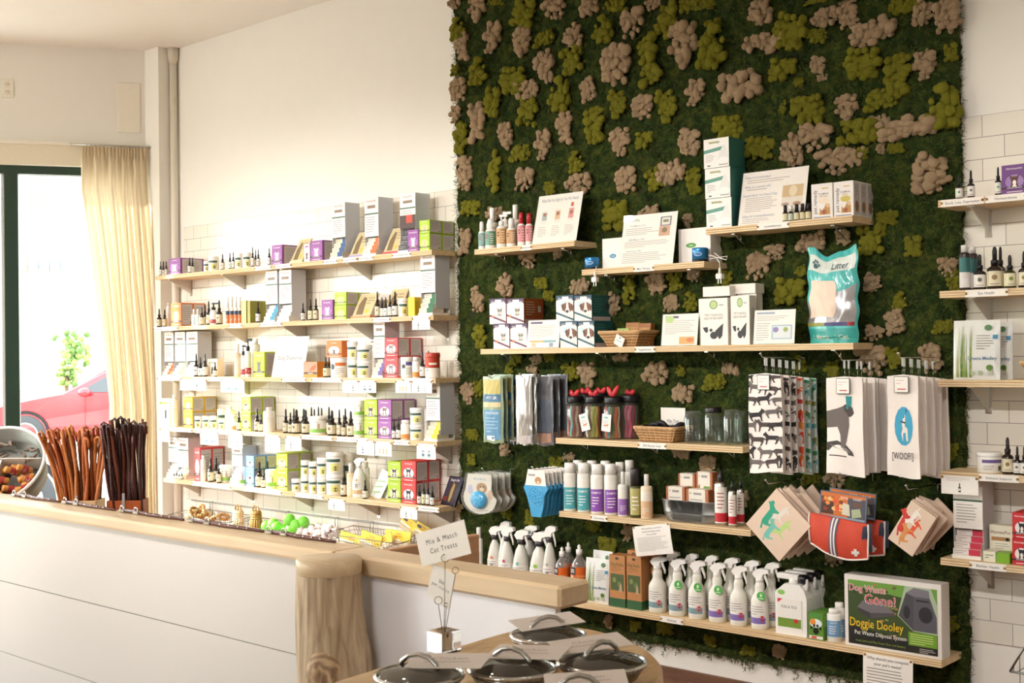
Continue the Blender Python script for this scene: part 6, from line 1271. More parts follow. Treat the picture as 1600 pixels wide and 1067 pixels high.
def doghealth(w, h): return [('e', 0, h*.86, w*.15, h*.095, M('6a8a50', .5)), ('e', 0, h*.86, w*.12, h*.076, M('b4c88a', .5)), ('t', 'TEST YOUR DOG', 0, h*.64, h*.045, w*.66, M('6a6058', .6)), ('t', 'HEALTHY BIG HAPPY', 0, h*.57, h*.045, w*.7, M('6a6058', .6)), ('p', [(-w*.3, 0), (-w*.26, h*.2), (-w*.32, h*.34), (-w*.14, h*.36), (w*.1, h*.36), (w*.28, h*.3), (w*.3, h*.1), (w*.34, 0)], M('efe8de', .5)), ('p', [(w*.04, h*.3), (w*.34, h*.46), (w*.3, h*.2), (w*.2, h*.12)], M('2a2528', .5)), ('p', [(-w*.34, h*.3), (-w*.4, h*.38), (-w*.22, h*.39), (-w*.2, h*.3), (-w*.26, h*.26)], M('2a2528', .5)), ('e', -w*.1, h*.32, w*.06, h*.035, BLACK), ('e', w*.0, h*.21, w*.14, h*.08, M('2a2528', .5)), ('e', -w*.04, h*.25, w*.06, h*.03, BLACK), ('r', w*.2, h*.84, w*.36, h*.86, GREYTXT)]
z = sz('M4')
for pl, pr, pt, dd, l_, yf in ((1094, 1138, 465.5, .05, 'white dog health test carton, front', -.19), (1142, 1172, 461.5, .05, 'white dog health test carton beside the front one', -.185)):
    cartons('M4', pl, pr, [pt], l_, 'ebe4da', 1, dd, yf=yf, fr=doghealth, sd=lambda d, h: [('l', d*.2, h*.2, d*.8, h*.75, 12, M('9a9088', .6))])
cartons('M4', 1092, 1126, [466], 'plain white carton standing behind the dog test carton', 'e8e2d8', 1, .06, yf=-.13); cartons('M4', 1153, 1183, [458], 'plain white carton behind, nearest the blue bag', 'e8e2d8', 1, .05, yf=-.12)
for px0, px1, py0, py1, l_, yy in ((1098, 1140, 464, 447, 'white carton lying on top of the dog test cartons', -.17), (1140, 1180, 460, 444.5, 'white carton lying on top near the blue bag', -.13)):
    a = WP(px0, py0, yy); c_ = WP(px1, py1, yy); q = thing('plain_carton', l_, 'box', ((a.x+c_.x)/2, yy, max(a.z, sz('M4')+.155))); carton(c_.x-a.x, .04, .07, 'e9e3d8')(q)
# litter bag
x0 = XZ(1262, sz('M4'), -.14); x1 = XZ(1337, sz('M4'), -.14); w_ = x1-x0; hh = WP(1290, 392, -.14).z-sz('M4'); o = thing('litter_bag', 'large shiny aqua bag of white cat litter with a paw print', 'bag', ((x0+x1)/2, -.12, sz('M4')))
def bagf(sgn):
    def f(u, v):
        th = .045*math.sin(math.pi*min(1, u*1.0))**.6*(1-v**3)**.8*(1 if v > .06 else .75)+.001
        x = (u-.5)*w_*(1+.06*math.sin(v*3)); top = hh*(1+.05*math.cos(u*2*math.pi)+.02*math.sin(u*13)) if v > .5 else hh
        z_ = v*(hh+(top-hh)*(v-.5)*2 if v > .5 else hh); return (x+.004*math.sin(v*23), sgn*(th+.003*noise.noise(Vector((u*7, v*9, sgn)))+.002*math.sin(u*40+v*13)*v), z_)
    return f
AQ = M('4fb8b4', .22, var=.05, coat=.4); b = MB()
b.grid(bagf(-1), 40, 44, AQ); b.grid(bagf(1), 24, 30, AQ); b.build('bag', o)
fb = bagf(-1); FN = lambda u, v, q: (lambda p: (p[0], p[1]-q-.0035, p[2]))(fb(u/w_+.5, v/hh))
b = MB()
def patch(b, u0, u1, v0, v1, mat, lift, msk=None):
    nu, nv = 18, 18; vs = []; 
    for j in range(nv+1):
        for i in range(nu+1):
            uu = u0+(u1-u0)*i/nu; v_ = v0+(v1-v0)*j/nv
            if msk: uu, v_ = msk(i/nu, j/nv)
            p = fb(uu, v_); vs.append((p[0], p[1]-lift, p[2]))
    b.add(vs, [(j*(nu+1)+i, j*(nu+1)+i+1, (j+1)*(nu+1)+i+1, (j+1)*(nu+1)+i) for j in range(nv) for i in range(nu)], mat, True)
patch(b, .04, .97, .78, .93, M('cdd6cf', .25, coat=.4), .001); patch(b, .03, .97, .2, .56, M('b4b2b4', .22, .6), .001, lambda a, c: (.03+.94*a, .2+(.24+.2*a+.03*math.sin(a*6))*c))
patch(b, 0, 0, 0, 0, M('e6cdb8', .4, var=.05), .002, lambda a, c: (.1+(.5+.06*math.sin(c*3))*a, .27+.4*c+.02*math.sin(a*3))); patch(b, .03, .45, .185, .225, M('8a8a3c', .4), .002); patch(b, .45, .86, .185, .225, M('4c4678', .4), .002); patch(b, .86, .97, .185, .225, M('a02c3c', .4), .002); patch(b, .02, .98, .0, .16, M('2f9c94', .3, coat=.3), .001)
b.art(FN, [('e', -w_*.3, hh*.83, w_*.05, hh*.025, M('2c5a5c', .4))]*2+[('e', -w_*.3+w_*dx, hh*(.865+dy), w_*.022, hh*.014, M('2c5a5c', .4)) for dx, dy in ((-.06, -.01), (-.025, .012), (.025, .012), (.06, -.01))]+[('t', 'Litter', w_*.2, hh*.84, hh*.07, w_*.3, M('2a4a50', .4)), ('t', '1 Month - 1 Cat', 0, hh*.07, hh*.045, w_*.7, CARD)]); b.build('bag_print', o)
strip('M4', 992, 1024, 'Supplements')
# M5: treat jars with leads
JG = glass('jar_glass', 'eef4f0', .22, .02)
def lead_jar(px, wp, pt, cols, look, row, ribbon, tagc=False):
    k = 'M5'; r = rad(k, px, wp, -.13); y = -.18+r if row == 0 else -.07; r = rad(k, px, wp, y); h = hgt(k, px, pt, y); o = put('lead_jar', look, 'jar', k, lambda o: None, px, y)
    b = MB(); b.lathe([(r*.85, .002), (r, h*.06), (r, h*.68), (r*.88, h*.78), (r*.74, h*.82), (r*.74, h*.86)], JG, 24); b.build('glass_jar', o)
    b = MB(); b.lathe([(r*.84, h*.84), (r*.86, h*.86), (r*.86, h*.96), (r*.8, h), (.0001, h)], BLACK, 24); b.build('black_lid', o)
    rnd = random.Random(px)
    for i in range(9):
        a = -1.5+i*.42; c = cols[i % len(cols)]; q = MB(); pts = [(r*.8*math.sin(a+.12*math.sin(j*1.3+i)), -r*.8*math.cos(a+.12*math.sin(j*1.3+i)), .008+(h*.72)*j/7) for j in range(8)]
        wdt = r*.26; vs = []
        for p in pts: t = Vector((math.cos(a), math.sin(a), 0)); vs += [Vector(p)-t*wdt/2, Vector(p)+t*wdt/2]
        q.add(vs, [(2*j, 2*j+1, 2*j+3, 2*j+2) for j in range(7)], M(c, .7), True); q.build('webbing', o)
    b = MB(); b.lathe([(r*.6, .006), (r*.7, .02), (r*.7, h*.62), (r*.5, h*.75)], M(cols[0], .7), 14); b.build('inner_roll', o)
    if ribbon:
        q = MB()
        for s in (-1, 1): q.blob((0, 0, 0), .016, M('c0202c', .4, var=.1), (.75, .45, 1.25*ribbon*(1 if s > 0 else .8)), 10, 8, jit=.3, mtx=Matrix.Translation((s*.014, 0, h+.012*ribbon)) @ Matrix.Rotation(s*.55, 4, 'Y'))
        q.blob((0, 0, h+.006), .01, M('b01c28', .4)); q.build('red_ribbon', o)
    if tagc:
        q = MB(); R = Matrix.Translation((-.004, -r-.002, h*.2)) @ Matrix.Rotation(-.25 if tagc == 1 else .1, 4, 'Y'); q.box(-r*.55, r*.55, -.0006, 0, 0, h*.4, CARD, mtx=R); q.art(lambda u, v, z_: tuple(R @ Vector((u, -.0006-z_, v))), [('r', -r*.3, h*.3, r*.2, h*.34, M('7fb8b0', .6)), shape(DOG, 0, h*.1, r*.6, M('c87a4c', .6)), ('l', -r*.4, h*.17, r*.4, h*.26, 3, GREYTXT)]); q.build('paper_tag', o)
lead_jar(898, 28, 618.5, ['c87a8c', 'd9d0c8', '4a8a5c', 'c0404c', '7fb8b0', '8a4a34', 'c9b89c'], 'glass jar of striped pink and green leads with black lid', 0, 1.0)
lead_jar(927.5, 31, 618.5, ['c8b04a', 'c0503c', '3a3440', 'd9cfc0', '7a5a44', '9a9a4c'], 'glass jar of leads with a square white tag and black lid', 0, 1.0, 1)
lead_jar(958, 32, 619.5, ['d06a3c', 'd9cfc0', '2c2a3a', 'b8341c', '5a8a8c', '4a6a3c'], 'glass jar of orange and navy leads with white tag', 0, 1.7, 2)
lead_jar(985, 34, 616.5, ['a02c50', 'b84464', '8a2440', '3a6a3c'], 'glass jar of magenta fabric with black lid standing behind', 1, .8)
lead_jar(915, 26, 614.5, ['8a4a34', '5a4a44'], 'glass jar of brown leads standing at the back', 1, .9); lead_jar(940, 26, 614, ['4a3a44', '9a5a4c'], 'glass jar of dark leads standing at the back', 1, .9)
o, bx, bh, bw = wicker('M5', 992, 1056, 668, 'shallow wicker basket holding black cloth rings', .13, flare=.025)
for i in range(5):
    q = thing('black_toy', 'black cloth toy ring heaped in the shallow wicker basket', 'toy', (bx-.07+.035*i, -.115+.01*(i % 2), sz('M5')+bh-.012+.008*(i % 3)), group='black cloth rings'); b = MB(); b.tube([(.03*math.cos(t), .026*math.sin(t), .006*math.sin(2*t+i)) for t in [k*math.pi/8 for k in range(16)]], .010, M('1c1b1f', .6, var=.1, bump=.2), 8, True); b.build('ring', q); q.rotation_euler = (.4*(-1)**i, .3, i)
q = thing('sign_card', 'small white card standing behind the black cloth rings', 'card', (XZ(1052, sz('M5'), -.055), -.055, sz('M5'))); w_ = XZ(1071, sz('M5'), -.055)-XZ(1033, sz('M5'), -.055); hh = hgt('M5', 1052, 637, -.055); b = MB(); b.box(-w_/2, w_/2, 0, .001, 0, hh, CARD); b.art(front(0), [('t', 'Flip Top', 0, hh*.6, hh*.09, w_*.5, DARKTXT), ('t', 'Treat Jar Lids', 0, hh*.46, hh*.09, w_*.75, DARKTXT)]); b.build('card', q)
for i, (px, wp, pt, lid) in enumerate(((1084.5, 31, 640, 0), (1115, 29, 636.5, 1), (1145, 31, 638, 0), (1160, 28, 640, 0))):
    k = 'M5'; r = rad(k, px, wp, -.13); y = -.175+r if i < 3 else -.06; r = rad(k, px, wp, y); h = hgt(k, px, pt, y); o = put('glass_jar', 'empty clear glass jar with black lid' if lid else 'empty open clear glass jar', 'jar', k, lambda o: None, px, y)
    b = MB(); b.lathe([(.0001, .003), (r*.8, .003), (r*.98, h*.06), (r, h*.1), (r, h*.72), (r*.9, h*.82), (r*.84, h*.85), (r*.84, h*(.9 if lid else .98)), (r*.8, h*(.9 if lid else .98))], JG, 28, cap=False)
    for zz in (.88, .93): b.tube([(r*.86*math.cos(t), r*.86*math.sin(t), h*zz) for t in [j*math.pi/10 for j in range(20)]], .0012, JG, 5, True)
    b.build('jar', o)
    if lid: b = MB(); b.lathe([(r*.88, h*.86), (r*.9, h*.88), (r*.9, h*.98), (r*.86, h), (.0001, h)], BLACK, 28); b.build('lid', o)
strip('M5', 997, 1041, '50% Rescue Gear')
# M6 shampoos
BT.update({
 'sa': ('shampoo bottle with turquoise lower label', flipcap, 'shampoo_bottle', dict(body='e6e2d8', label='4fa8b0', top='ebe7de', l0=.05, l1=.5, capw=.82, neck=.8, text='SHAMPOO', extra=[])),
 'sb': ('conditioner bottle with violet lower label', flipcap, 'shampoo_bottle', dict(body='e6e2d8', label='8a4fae', top='ebe7de', l0=.05, l1=.5, capw=.82, neck=.8, text='SHAMPOO')),
 'sc': ('tall white-capped bottle at the back', flipcap, 'shampoo_bottle', dict(body='dcd8ce', label='c9c6c0', top='dcd8ce', capw=.8, neck=.8)),
 'sd': ('small spray bottle with violet label foot', flipcap, 'spray_bottle', dict(body='e8e4dc', label='9a6ab8', top='ebe7de', l0=.04, l1=.4, capw=.36, neck=.72)),
 'se': ('olive bottle with clear black cap', flipcap, 'shampoo_bottle', dict(body='4a4a20', label='b8b070', capc='2a2628', l0=.06, l1=.6, capw=.85, neck=.66)),
 'sf': ('peach spray bottle with leaf label', flipcap, 'spray_bottle', dict(body='ead8bc', label='e0b890', top='efe6d6', l0=.04, l1=.4, capw=.4, neck=.74)),
})
build_bottles('M6', [('sa', 891, 20, 723, 0), ('sa', 912.7, 20.5, 723, 0), ('sb', 934, 21, 725, 0), ('sb', 955, 21, 724.5, 0), ('sd', 974, 16.5, 737, 0), ('se', 993.5, 18, 732, 0), ('sf', 1011, 19, 741, 0), ('sc', 904, 19, 719, 1), ('sc', 926, 19, 719.5, 1), ('sc', 947, 19, 720, 1), ('sc', 969.5, 17, 722, 1), ('sc', 984.5, 17, 719, 1)])
k = 'M6'; x0 = XZ(1034, sz(k), -.18); x1 = XZ(1112, sz(k), -.18); w_ = (x1-x0)*1.04; hh = hgt(k, 1076, 783, -.18); o = thing('galvanised_tub', 'oval galvanised metal tub full of soap bars', 'tub', ((x0+x1)/2, -.105, sz(k)), 0, None, sn(k)); GV = M('9a9a98', .4, .8, var=.15, bump=.15, bscale=25); b = MB()
S = Matrix.Diagonal((w_/2, .074, hh, 1)); b.lathe([(.0001, 0), (.94, 0), (.96, .1), (1.03, .35), (1.03, .4), (1.05, .42), (1.03, .45), (1.1, .97), (1.12, 1), (1.1, 1), (1.03, .5), (.94, .05), (.0001, .04)], GV, 48, mtx=S, cap=False)
b.v = [((x*(1+.28*min(1, abs(y)/.05)**2*(1-.25*min(1, abs(y)/.05))) if abs(x) < w_*.6 else x), y, z_) for x, y, z_ in b.v] if False else [(math.copysign(min(abs(x)*1.16, w_*.56*(.9+.1*z_/hh)), x), math.copysign(min(abs(y)*1.16, .076*(.9+.1*z_/hh)), y), z_) for x, y, z_ in b.v]
b.build('tub_body', o)
b = MB(); b.tube([(-w_/2*1.1, -.01, hh*.8), (-w_/2*1.2, -.012, hh*.62), (-w_/2*1.2, .012, hh*.62), (-w_/2*1.1, .01, hh*.8)], .003, GV, 6); b.build('handle', o)
SO = 'b06a44'
for i, (px0, px1, pt, yy, zb, l_) in enumerate(((1041, 1070, 760.5, -.14, .045, 'amber soap bar with white paper band'), (1071, 1108, 765, -.14, .045, 'amber soap bar with white paper band'), (1060, 1086, 740, -.088, .105, 'amber soap bar with green paper band'), (1087, 1114, 737.5, -.088, .105, 'amber soap bar with green paper band'), (1092, 1112, 757, -.088, .05, 'amber soap bar with white paper band'))):
    z0 = sz(k)+zb; x0 = XZ(px0, z0, yy); x1 = XZ(px1, z0, yy); h = WP((px0+px1)/2, pt, yy).z-z0; q = thing('soap_bar', l_, 'soap', ((x0+x1)/2, yy, z0), .06*(-1)**i, where='in the galvanised tub'); w_ = x1-x0
    b = MB(); b.box(-w_/2, w_/2, 0, .045, 0, h, M(SO, .4, var=.1), .003); b.build('bar', q); b = MB(); b.box(-w_*.36, w_*.36, -.0008, .046, -.0006, h+.0008, M('e6ddd0', .5)); L = [('e', -w_*.28, h*.82, w_*.03, w_*.03, M('5a8a5c', .5)), ('r', -w_*.15, h*.76, w_*.2, h*.86, GREYTXT)]
    L += [('r', -w_*.36, 0, w_*.36, h*.4, M('6f8f3a', .5))] if 'green' in l_ else [('l', -w_*.3, h*.2, w_*.3, h*.6, 3, GREYTXT)]
    b.art(front(-.0008), L); b.build('paper_band', q)
bottle('M6', 1127, 20, 734, 'large silver aerosol can with white and red label', aerosol, 0, kind='aerosol_can', cat='can'); bottle('M6', 1145, 13, 751, 'small silver aerosol can with white and red label', aerosol, 0, kind='aerosol_can', cat='can'); bottle('M6', 1158, 12, 748.5, 'small silver aerosol can with white and red label', aerosol, 1, kind='aerosol_can', cat='can')
strip('M6', 923, 949, 'Grooming')
# M7
cols = [('c8506a', 'conical spray bottle'), ('c8506a', 'conical spray bottle'), ('7ab8b4', 'conical spray bottle'), ('8ac03c', 'conical spray bottle')]
for px, wp, pt, c, rw, l_ in ((774, 24, 821, 'e0784c', 1, 'cloudy spray bottle with an orange tag'), (793, 24, 822, 'b84a6a', 0, 'cloudy spray bottle with a pink dot'), (815, 27, 827, '7ab8b4', 0, 'cloudy spray bottle with a blue dot'), (843.5, 31, 830, '8ac03c', 0, 'cloudy spray bottle with a green dot'), (789, 24, 814, 'c8506a', 2, 'cloudy spray bottle standing at the back'), (829, 26, 820, 'c8506a', 2, 'cloudy spray bottle standing at the back'), (860, 26, 821, '9a9a9a', 1, 'cloudy spray bottle with black and red tag')):
    bottle('M7', px, wp, pt, l_, trigger, rw, kind='spray_bottle', conical=True, dirx=1, stripe=c, collar='3a3236', body='d2cfc4', rz=.15, label='e0dcd4')
bottle('M7', 749, 12, 824, 'short white capped bottle by the counter end', flipcap, 1, kind='supplement_bottle', body='efece6', label='e0dcd4', capw=.6)
bottle('M7', 879, 29, 854, 'orange-labelled squeeze bottle', soap_bottle, 0, kind='squeeze_bottle'); bottle('M7', 906, 27, 850, 'orange-labelled squeeze bottle', soap_bottle, 0, kind='squeeze_bottle'); bottle('M7', 889, 25, 846.5, 'orange-labelled squeeze bottle', soap_bottle, 1, kind='squeeze_bottle')
def grassbag(k, pl, pr, pt, look, y=-.17, lean=.08, med=True):
    x0 = XZ(pl, sz(k), y); x1 = XZ(pr, sz(k), y); w_ = x1-x0; h = hgt(k, (pl+pr)/2, pt, y); o = thing('grass_kit_pouch', look, 'pouch', ((x0+x1)/2, y, sz(k)), 0, None, sn(k)); R = Matrix.Rotation(-lean, 4, 'X')
    f = lambda s: (lambda u, v: tuple(R @ Vector(((u-.5)*w_, s*(.0015+.016*math.sin(math.pi*u)**.5*math.sin(math.pi*min(1, v*1.02)) ** .6 * (1-v*.5)), v*h)))); b = MB(); pm = M('dcdcd6', .25, coat=.3); b.grid(f(-1), 16, 16, pm); b.grid(f(1), 8, 8, pm); b.build('pouch', o)
    fb_ = f(-1); A = lambda u, v, q: (lambda p: (p[0], p[1]-q-.001, p[2]))(fb_(u/w_+.5, v/h)); L = []
    rnd = random.Random(2)
    for i in range(26):
        u = -w_*.44+w_*.34*rnd.random(); t = h*rnd.uniform(.6, .93); e_ = w_*rnd.uniform(-.03, .06); L += [('p', [(u+e_*k/7, h*.04+(t-h*.04)*k/7), (u+e_*k/7+w_*.02*(1-k/8), h*.04+(t-h*.04)*k/7), (u+e_*(k+1)/7+w_*.02*(1-(k+1)/8), h*.04+(t-h*.04)*(k+1)/7), (u+e_*(k+1)/7, h*.04+(t-h*.04)*(k+1)/7)], M(('6a8a2c', '8aa04a', '4f7420', 'a8a868')[i % 4], .5)) for k in range(7)]
    b = MB(); b.art(lambda u, v, q: A(u, v, min(q, .002)), L); b.art(lambda u, v, q: A(u, v, q+.002), [('t', 'Green Medley' if False else 'Greens Medley', w_*.14, h*.36, h*.06, w_*.6, M('3a6a8c', .5)), ('e', w_*.26, h*.87, w_*.08, h*.05, M('4f7a4c', .5)), ('l', w_*.02, h*.5, w_*.4, h*.76, 6, GREYTXT), ('r', w_*.36, h*.68, w_*.46, h*.75, M('2f7fa8', .5)), ('e', w_*.3, h*.2, w_*.07, h*.05, M('4f7a20', .5)), ('r', w_*.26, h*.08, w_*.36, h*.17, M('b8b8a0', .5)), ('r', w_*.06, h*.08, w_*.15, h*.15, M('a8b890', .5)), ('r', -w_*.1, h*.08, -w_*.02, h*.14, M('a8b890', .5))]); b.build('pouch_print', o)
grassbag('M7', 914, 951, 873, 'white grass kit pouch with green blades beside the kraft bags'); grassbag('M7', 925, 955, 861, 'second grass kit pouch standing behind', y=-.1)
def kraft(w, h): return [('r', -w*.5, 0, w*.5, h*.17, M('2f5a34', .5)), ('r', -w*.42, h*.32, w*.42, h*.64, M('4f5c34', .5)), ('e', -w*.18, h*.52, w*.12, h*.05, M('7d8a4c', .5)), ('e', w*.14, h*.45, w*.14, h*.06, M('6d7a44', .5)), ('p', [(w*.1, h*.3), (w*.3, h*.3), (w*.28, h*.42), (w*.2, h*.47), (w*.14, h*.4)], M('b89a80', .5)), ('t', 'Dog Rocks', 0, h*.83, h*.07, w*.8, M('4a5a2c', .5)), ('l', -w*.38, h*.68, w*.38, h*.78, 3, M('8a5a34', .6)), ('e', 0, h*.94, w*.12, h*.025, M('3a3024', .6))]
for i, (pl, pr, pt, yf, l_) in enumerate(((952.5, 977.5, 867.5, -.18, 'kraft paper bag with green foot, first of the front pair'), (979.5, 1003, 869, -.18, 'kraft paper bag with green foot, second of the front pair'), (981, 1001, 860, -.11, 'kraft paper bag with green foot standing behind'), (1006, 1024, 866, -.11, 'kraft paper bag with green foot behind the pinned paper'))):
    cartons('M7', pl, pr, [pt], l_, 'b87f4e', 1, .065, yf=yf, fr=kraft, kind='kraft_bag', cat='bag', sd=lambda d, h: [('r', 0, 0, d, h*.17, M('2f5a34', .5))])
for i, (px, pt) in enumerate(((1031, 869), (1062.5, 872.5), (1093, 875.5), (1124.5, 878.8), (1158, 883.5), (1191, 887.5))):
    bottle('M7', px-3, 28, pt, 'white spray bottle with teal label foot' if i < 3 else 'white spray bottle with violet label foot', trigger, 0, kind='spray_bottle', dirx=1, stripe='7a9aa0' if i < 3 else '7f6cae', seal='c8283c', rz=.1, hangtag='4faa4c' if i in (1, 2, 3, 5) else None)
for i, (px, pt) in enumerate(((1055, 861), (1084, 864.5), (1115, 867), (1146, 870.8), (1178, 874.8), (1210, 878))): bottle('M7', px-4, 26, pt, 'white spray bottle in the rear row', trigger, 1, kind='spray_bottle', dirx=1, stripe='8a9aa8', seal='c8283c', rz=.1)
for i in range(3):
    k = 'M7'; y = -.18+i*.062; px = 1235+i*11; x0 = XZ(1212, sz(k), -.18); x1 = XZ(1261, sz(k), -.18); w_ = x1-x0; hh = hgt(k, 1236, 893, -.18); dpt = .055; xc = (x0+x1)/2
    o = thing('jug', ('front', 'middle', 'rear')[i]+' of three white jugs with black-tipped sprayer heads', 'jug', (xc, y, sz(k)), 0, None, sn(k)); b = MB(); jm = M('eae7e0', .35)
    b.prism([(-w_*.48, 0), (w_*.48, 0), (w_*.5, hh*.04), (w_*.5, hh*.6), (w_*.42, hh*.72), (w_*.28, hh*.8), (-w_*.2, hh*.8), (-w_*.5, hh*.66), (-w_*.5, hh*.04)], 0, dpt, jm); b.build('jug_body', o)
    b = MB(); b.tube([(w_*.3, dpt/2, hh*.76), (w_*.42, dpt/2, hh*.72), (w_*.4, dpt/2, hh*.86), (w_*.1, dpt/2, hh*.88), (-w_*.05, dpt/2, hh*.8)], .009, jm, 8); b.build('handle', o)
    b = MB(); b.art(front(0), [('r', -w_*.42, hh*.1, w_*.32, hh*.56, M('e6e2d8', .5)), ('r', -w_*.42, hh*.12, w_*.32, hh*.26, M('6f9030', .5)), ('t', 'FLEA & TICK', -w_*.05, hh*.44, hh*.045, w_*.5, DARKTXT), ('e', w_*.16, hh*.23, w_*.07, hh*.035, M('c8283c', .5)), ('p', [(-w_*.42, hh*.56), (-w_*.26, hh*.56), (-w_*.42, hh*.49)], M('c8283c', .5)), ('e', -w_*.3, hh*.66, w_*.12, hh*.04, M('8ac05c', .5)), ('r', w_*.33, hh*.1, w_*.37, hh*.56, M('c9c4ba', .5))]); b.build('label', o)
    b = MB(); b.box(-w_*.5, w_*.2, dpt*.2, dpt*.8, hh*.86, hh*.95, jm, .004); b.lathe([(w_*.14, 0), (w_*.14, hh*.1)], jm, 14, mtx=Matrix.Translation((0, dpt/2, hh*.79))); b.build('sprayer_head', o)
    b = MB(); b.lathe([(w_*.13, -.014), (w_*.14, 0), (w_*.13, .014)], BLACK, 16, mtx=Matrix.Translation((w_*.3, dpt/2, hh*.88)) @ Matrix.Rotation(math.pi/2, 4, 'Y')); b.build('black_dial', o)
def paw(w, h): return [('r', -w*.45, h*.86, w*.45, h*.98, M('4f8a3c', .5)), ('e', 0, h*.62, w*.42, h*.16, M('dfe6ea', .5)), ('e', -w*.2, h*.66, w*.2, h*.12, M('e08a2c', .5)), ('e', 0, h*.33, w*.2, h*.12, BLACK)]+[('e', w*dx, h*dy, w*.08, h*.055, BLACK) for dx, dy in ((-.3, .44), (-.11, .53), (.11, .53), (.3, .44))]+[('r', -w*.46, h*.04, w*.46, h*.15, M('e6ded2', .5)), ('r', -w*.3, h*.05, w*.05, h*.13, M('c8402c', .5))]
cartons('M7', 1263.5, 1287, [957.5], 'green and black carton with a black paw print', '5a8a2c', 2, .11, yf=-.19, fr=paw, sd=lambda d, h: [('r', d*.1, h*.5, d*.9, h*.9, M('8ab04c', .5))])
bottle('M7', 1303.5, 26, 951, 'white jar reading Waste Terminator with blue label', flipcap, 0, kind='supplement_bottle', body='eae7e0', label='6f9ac0', capw=.72, neck=.86, l0=.16, l1=.66, text='WASTE', rz=.1); bottle('M7', 1312, 22, 941, 'white screw-capped jar behind the blue-labelled one', flipcap, 1, kind='supplement_bottle', body='eae7e0', label='6f9ac0', capw=.72, neck=.86)
def dooley(w, h):
    G = M('3a4a20', .5); L = [('r', -w*.46, h*.04, w*.46, h*.93, G), ('p', [(-w*.46, h*.93), (w*.46, h*.93), (w*.46, h*.7), (-w*.1, h*.8), (-w*.46, h*.86)], M('6a9a3c', .5)), ('p', [(-w*.46, h*.3), (-w*.46, h*.04), (w*.46, h*.04), (w*.46, h*.16), (w*.1, h*.2)], M('1d1d18', .5))]
    rnd = random.Random(3); L += [('e', rnd.uniform(-.44, .1)*w, rnd.uniform(.2, .9)*h, w*.02, h*.015, M(('5a6a2c', 'a87a4c', '2f3a18', '7d8a3c')[i % 4], .5)) for i in range(44)]
    L += [('p', [(w*.06, h*.52), (w*.14, h*.93), (w*.4, h*.93), (w*.46, h*.72), (w*.46, h*.32), (w*.22, h*.33)], M('a8b89a', .5)), ('p', [(w*.07, h*.52), (w*.15, h*.84), (w*.23, h*.8), (w*.22, h*.34)], M('4a484c', .5)), ('p', [(w*.22, h*.34), (w*.23, h*.8), (w*.39, h*.8), (w*.455, h*.55), (w*.455, h*.34)], M('56545a', .5)), ('p', [(w*.15, h*.84), (w*.23, h*.92), (w*.38, h*.9), (w*.39, h*.8), (w*.23, h*.8)], M('77747a', .5)), ('e', w*.345, h*.57, w*.07, h*.11, M('2a282c', .5)), ('e', w*.155, h*.58, w*.035, h*.09, M('2a282c', .5)), ('r', w*.25, h*.74, w*.38, h*.765, M('2a282c', .5))]
    L += [('p', [(-w*.36, h*.56), (-w*.3, h*.66), (-w*.1, h*.68), (w*.03, h*.54), (-w*.22, h*.5)], M('6d686a', .5)), ('p', [(-w*.36, h*.56), (-w*.22, h*.5), (-w*.22, h*.42), (-w*.35, h*.5)], M('3a3638', .5)), ('p', [(-w*.22, h*.5), (w*.03, h*.54), (w*.03, h*.5), (-w*.22, h*.42)], M('4a4648', .5))]
    WT_ = M('efeae2', .5); RD = M('c0182c', .5); YL = M('e8bc1c', .5)
    for dx in (-.003, .003):
        for dy in (-.003, .003): L += [('t', 'Dog Waste', -w*.25+w*dx, h*.83+h*dy, h*.09, w*.38, WT_), ('t', 'Gone!', -w*.12+w*dx, h*.69+h*dy, h*.13, w*.32, WT_)]
    L += [('t', 'Dog Waste', -w*.25, h*.83, h*.088, w*.375, RD), ('t', 'Gone!', -w*.12, h*.69, h*.127, w*.315, RD), ('t', 'Doggie Dooley', -w*.16, h*.35, h*.12, w*.56, YL), ('t', 'Pet Waste Disposal System', -w*.12, h*.21, h*.055, w*.54, WT_), ('t', 'Keep Lawn and Play Areas Clean and Sanitary', -w*.12, h*.1, h*.03, w*.52, M('8a9a3c', .5)), ('r', w*.17, h*.14, w*.455, h*.32, M('6f9a2c', .5)), ('l', w*.19, h*.155, w*.44, h*.305, 5, M('cfe08a', .5)), ('l', w*.28, h*.05, w*.45, h*.12, 3, M('d9d4cc', .5))]
    return L
for i, (l_, yf) in enumerate((('front large white carton reading Dog Waste Gone Doggie Dooley', -.19), ('rear large white carton behind the Doggie Dooley one', -.115))):
    cartons('M7', 1319.5, 1473.5, [905], l_, 'e4ddd4', 1, .072, yf=yf, fr=(lambda w, h: [(e[:-1]+(e[-1],)) for e in dooley(w, h)]) if i == 0 else None)
strip('M7', 1032, 1067, 'Cleaning')
def pinned(k, pts, look, els, yy=-.206):
    P4 = [WP(x, y, yy) for x, y in pts]; cc = (P4[0]+P4[1]+P4[2]+P4[3])/4; o = thing('pinned_notice', look, 'notice', cc, 0, None, sn(k)); u = (P4[1]-P4[0]); w_ = u.length; u.normalize(); v = ((P4[0]-P4[3])+(P4[1]-P4[2]))/2; h_ = v.length; v = (v-u*v.dot(u)).normalized()
    fn = lambda a, d, q: tuple(u*a+v*d+Vector((0, -q-.0004-.004*math.sin(max(0, min(1, (h_/2-d)/h_))*2.6), 0))); b = MB()
    b.grid(lambda a, d: fn((a-.5)*w_, (d-.5)*h_, 0), 6, 14, CARD); b.art(lambda a, d, q: fn(a, d, q+.0004), els(w_, h_)); b.build('paper', o)
    for s in (-1, 1): q = MB(); p = u*(s*w_*.46)+v*h_*.47; tack(q, p.x, p.y-.001, p.z); q.build('thumbtack', o)
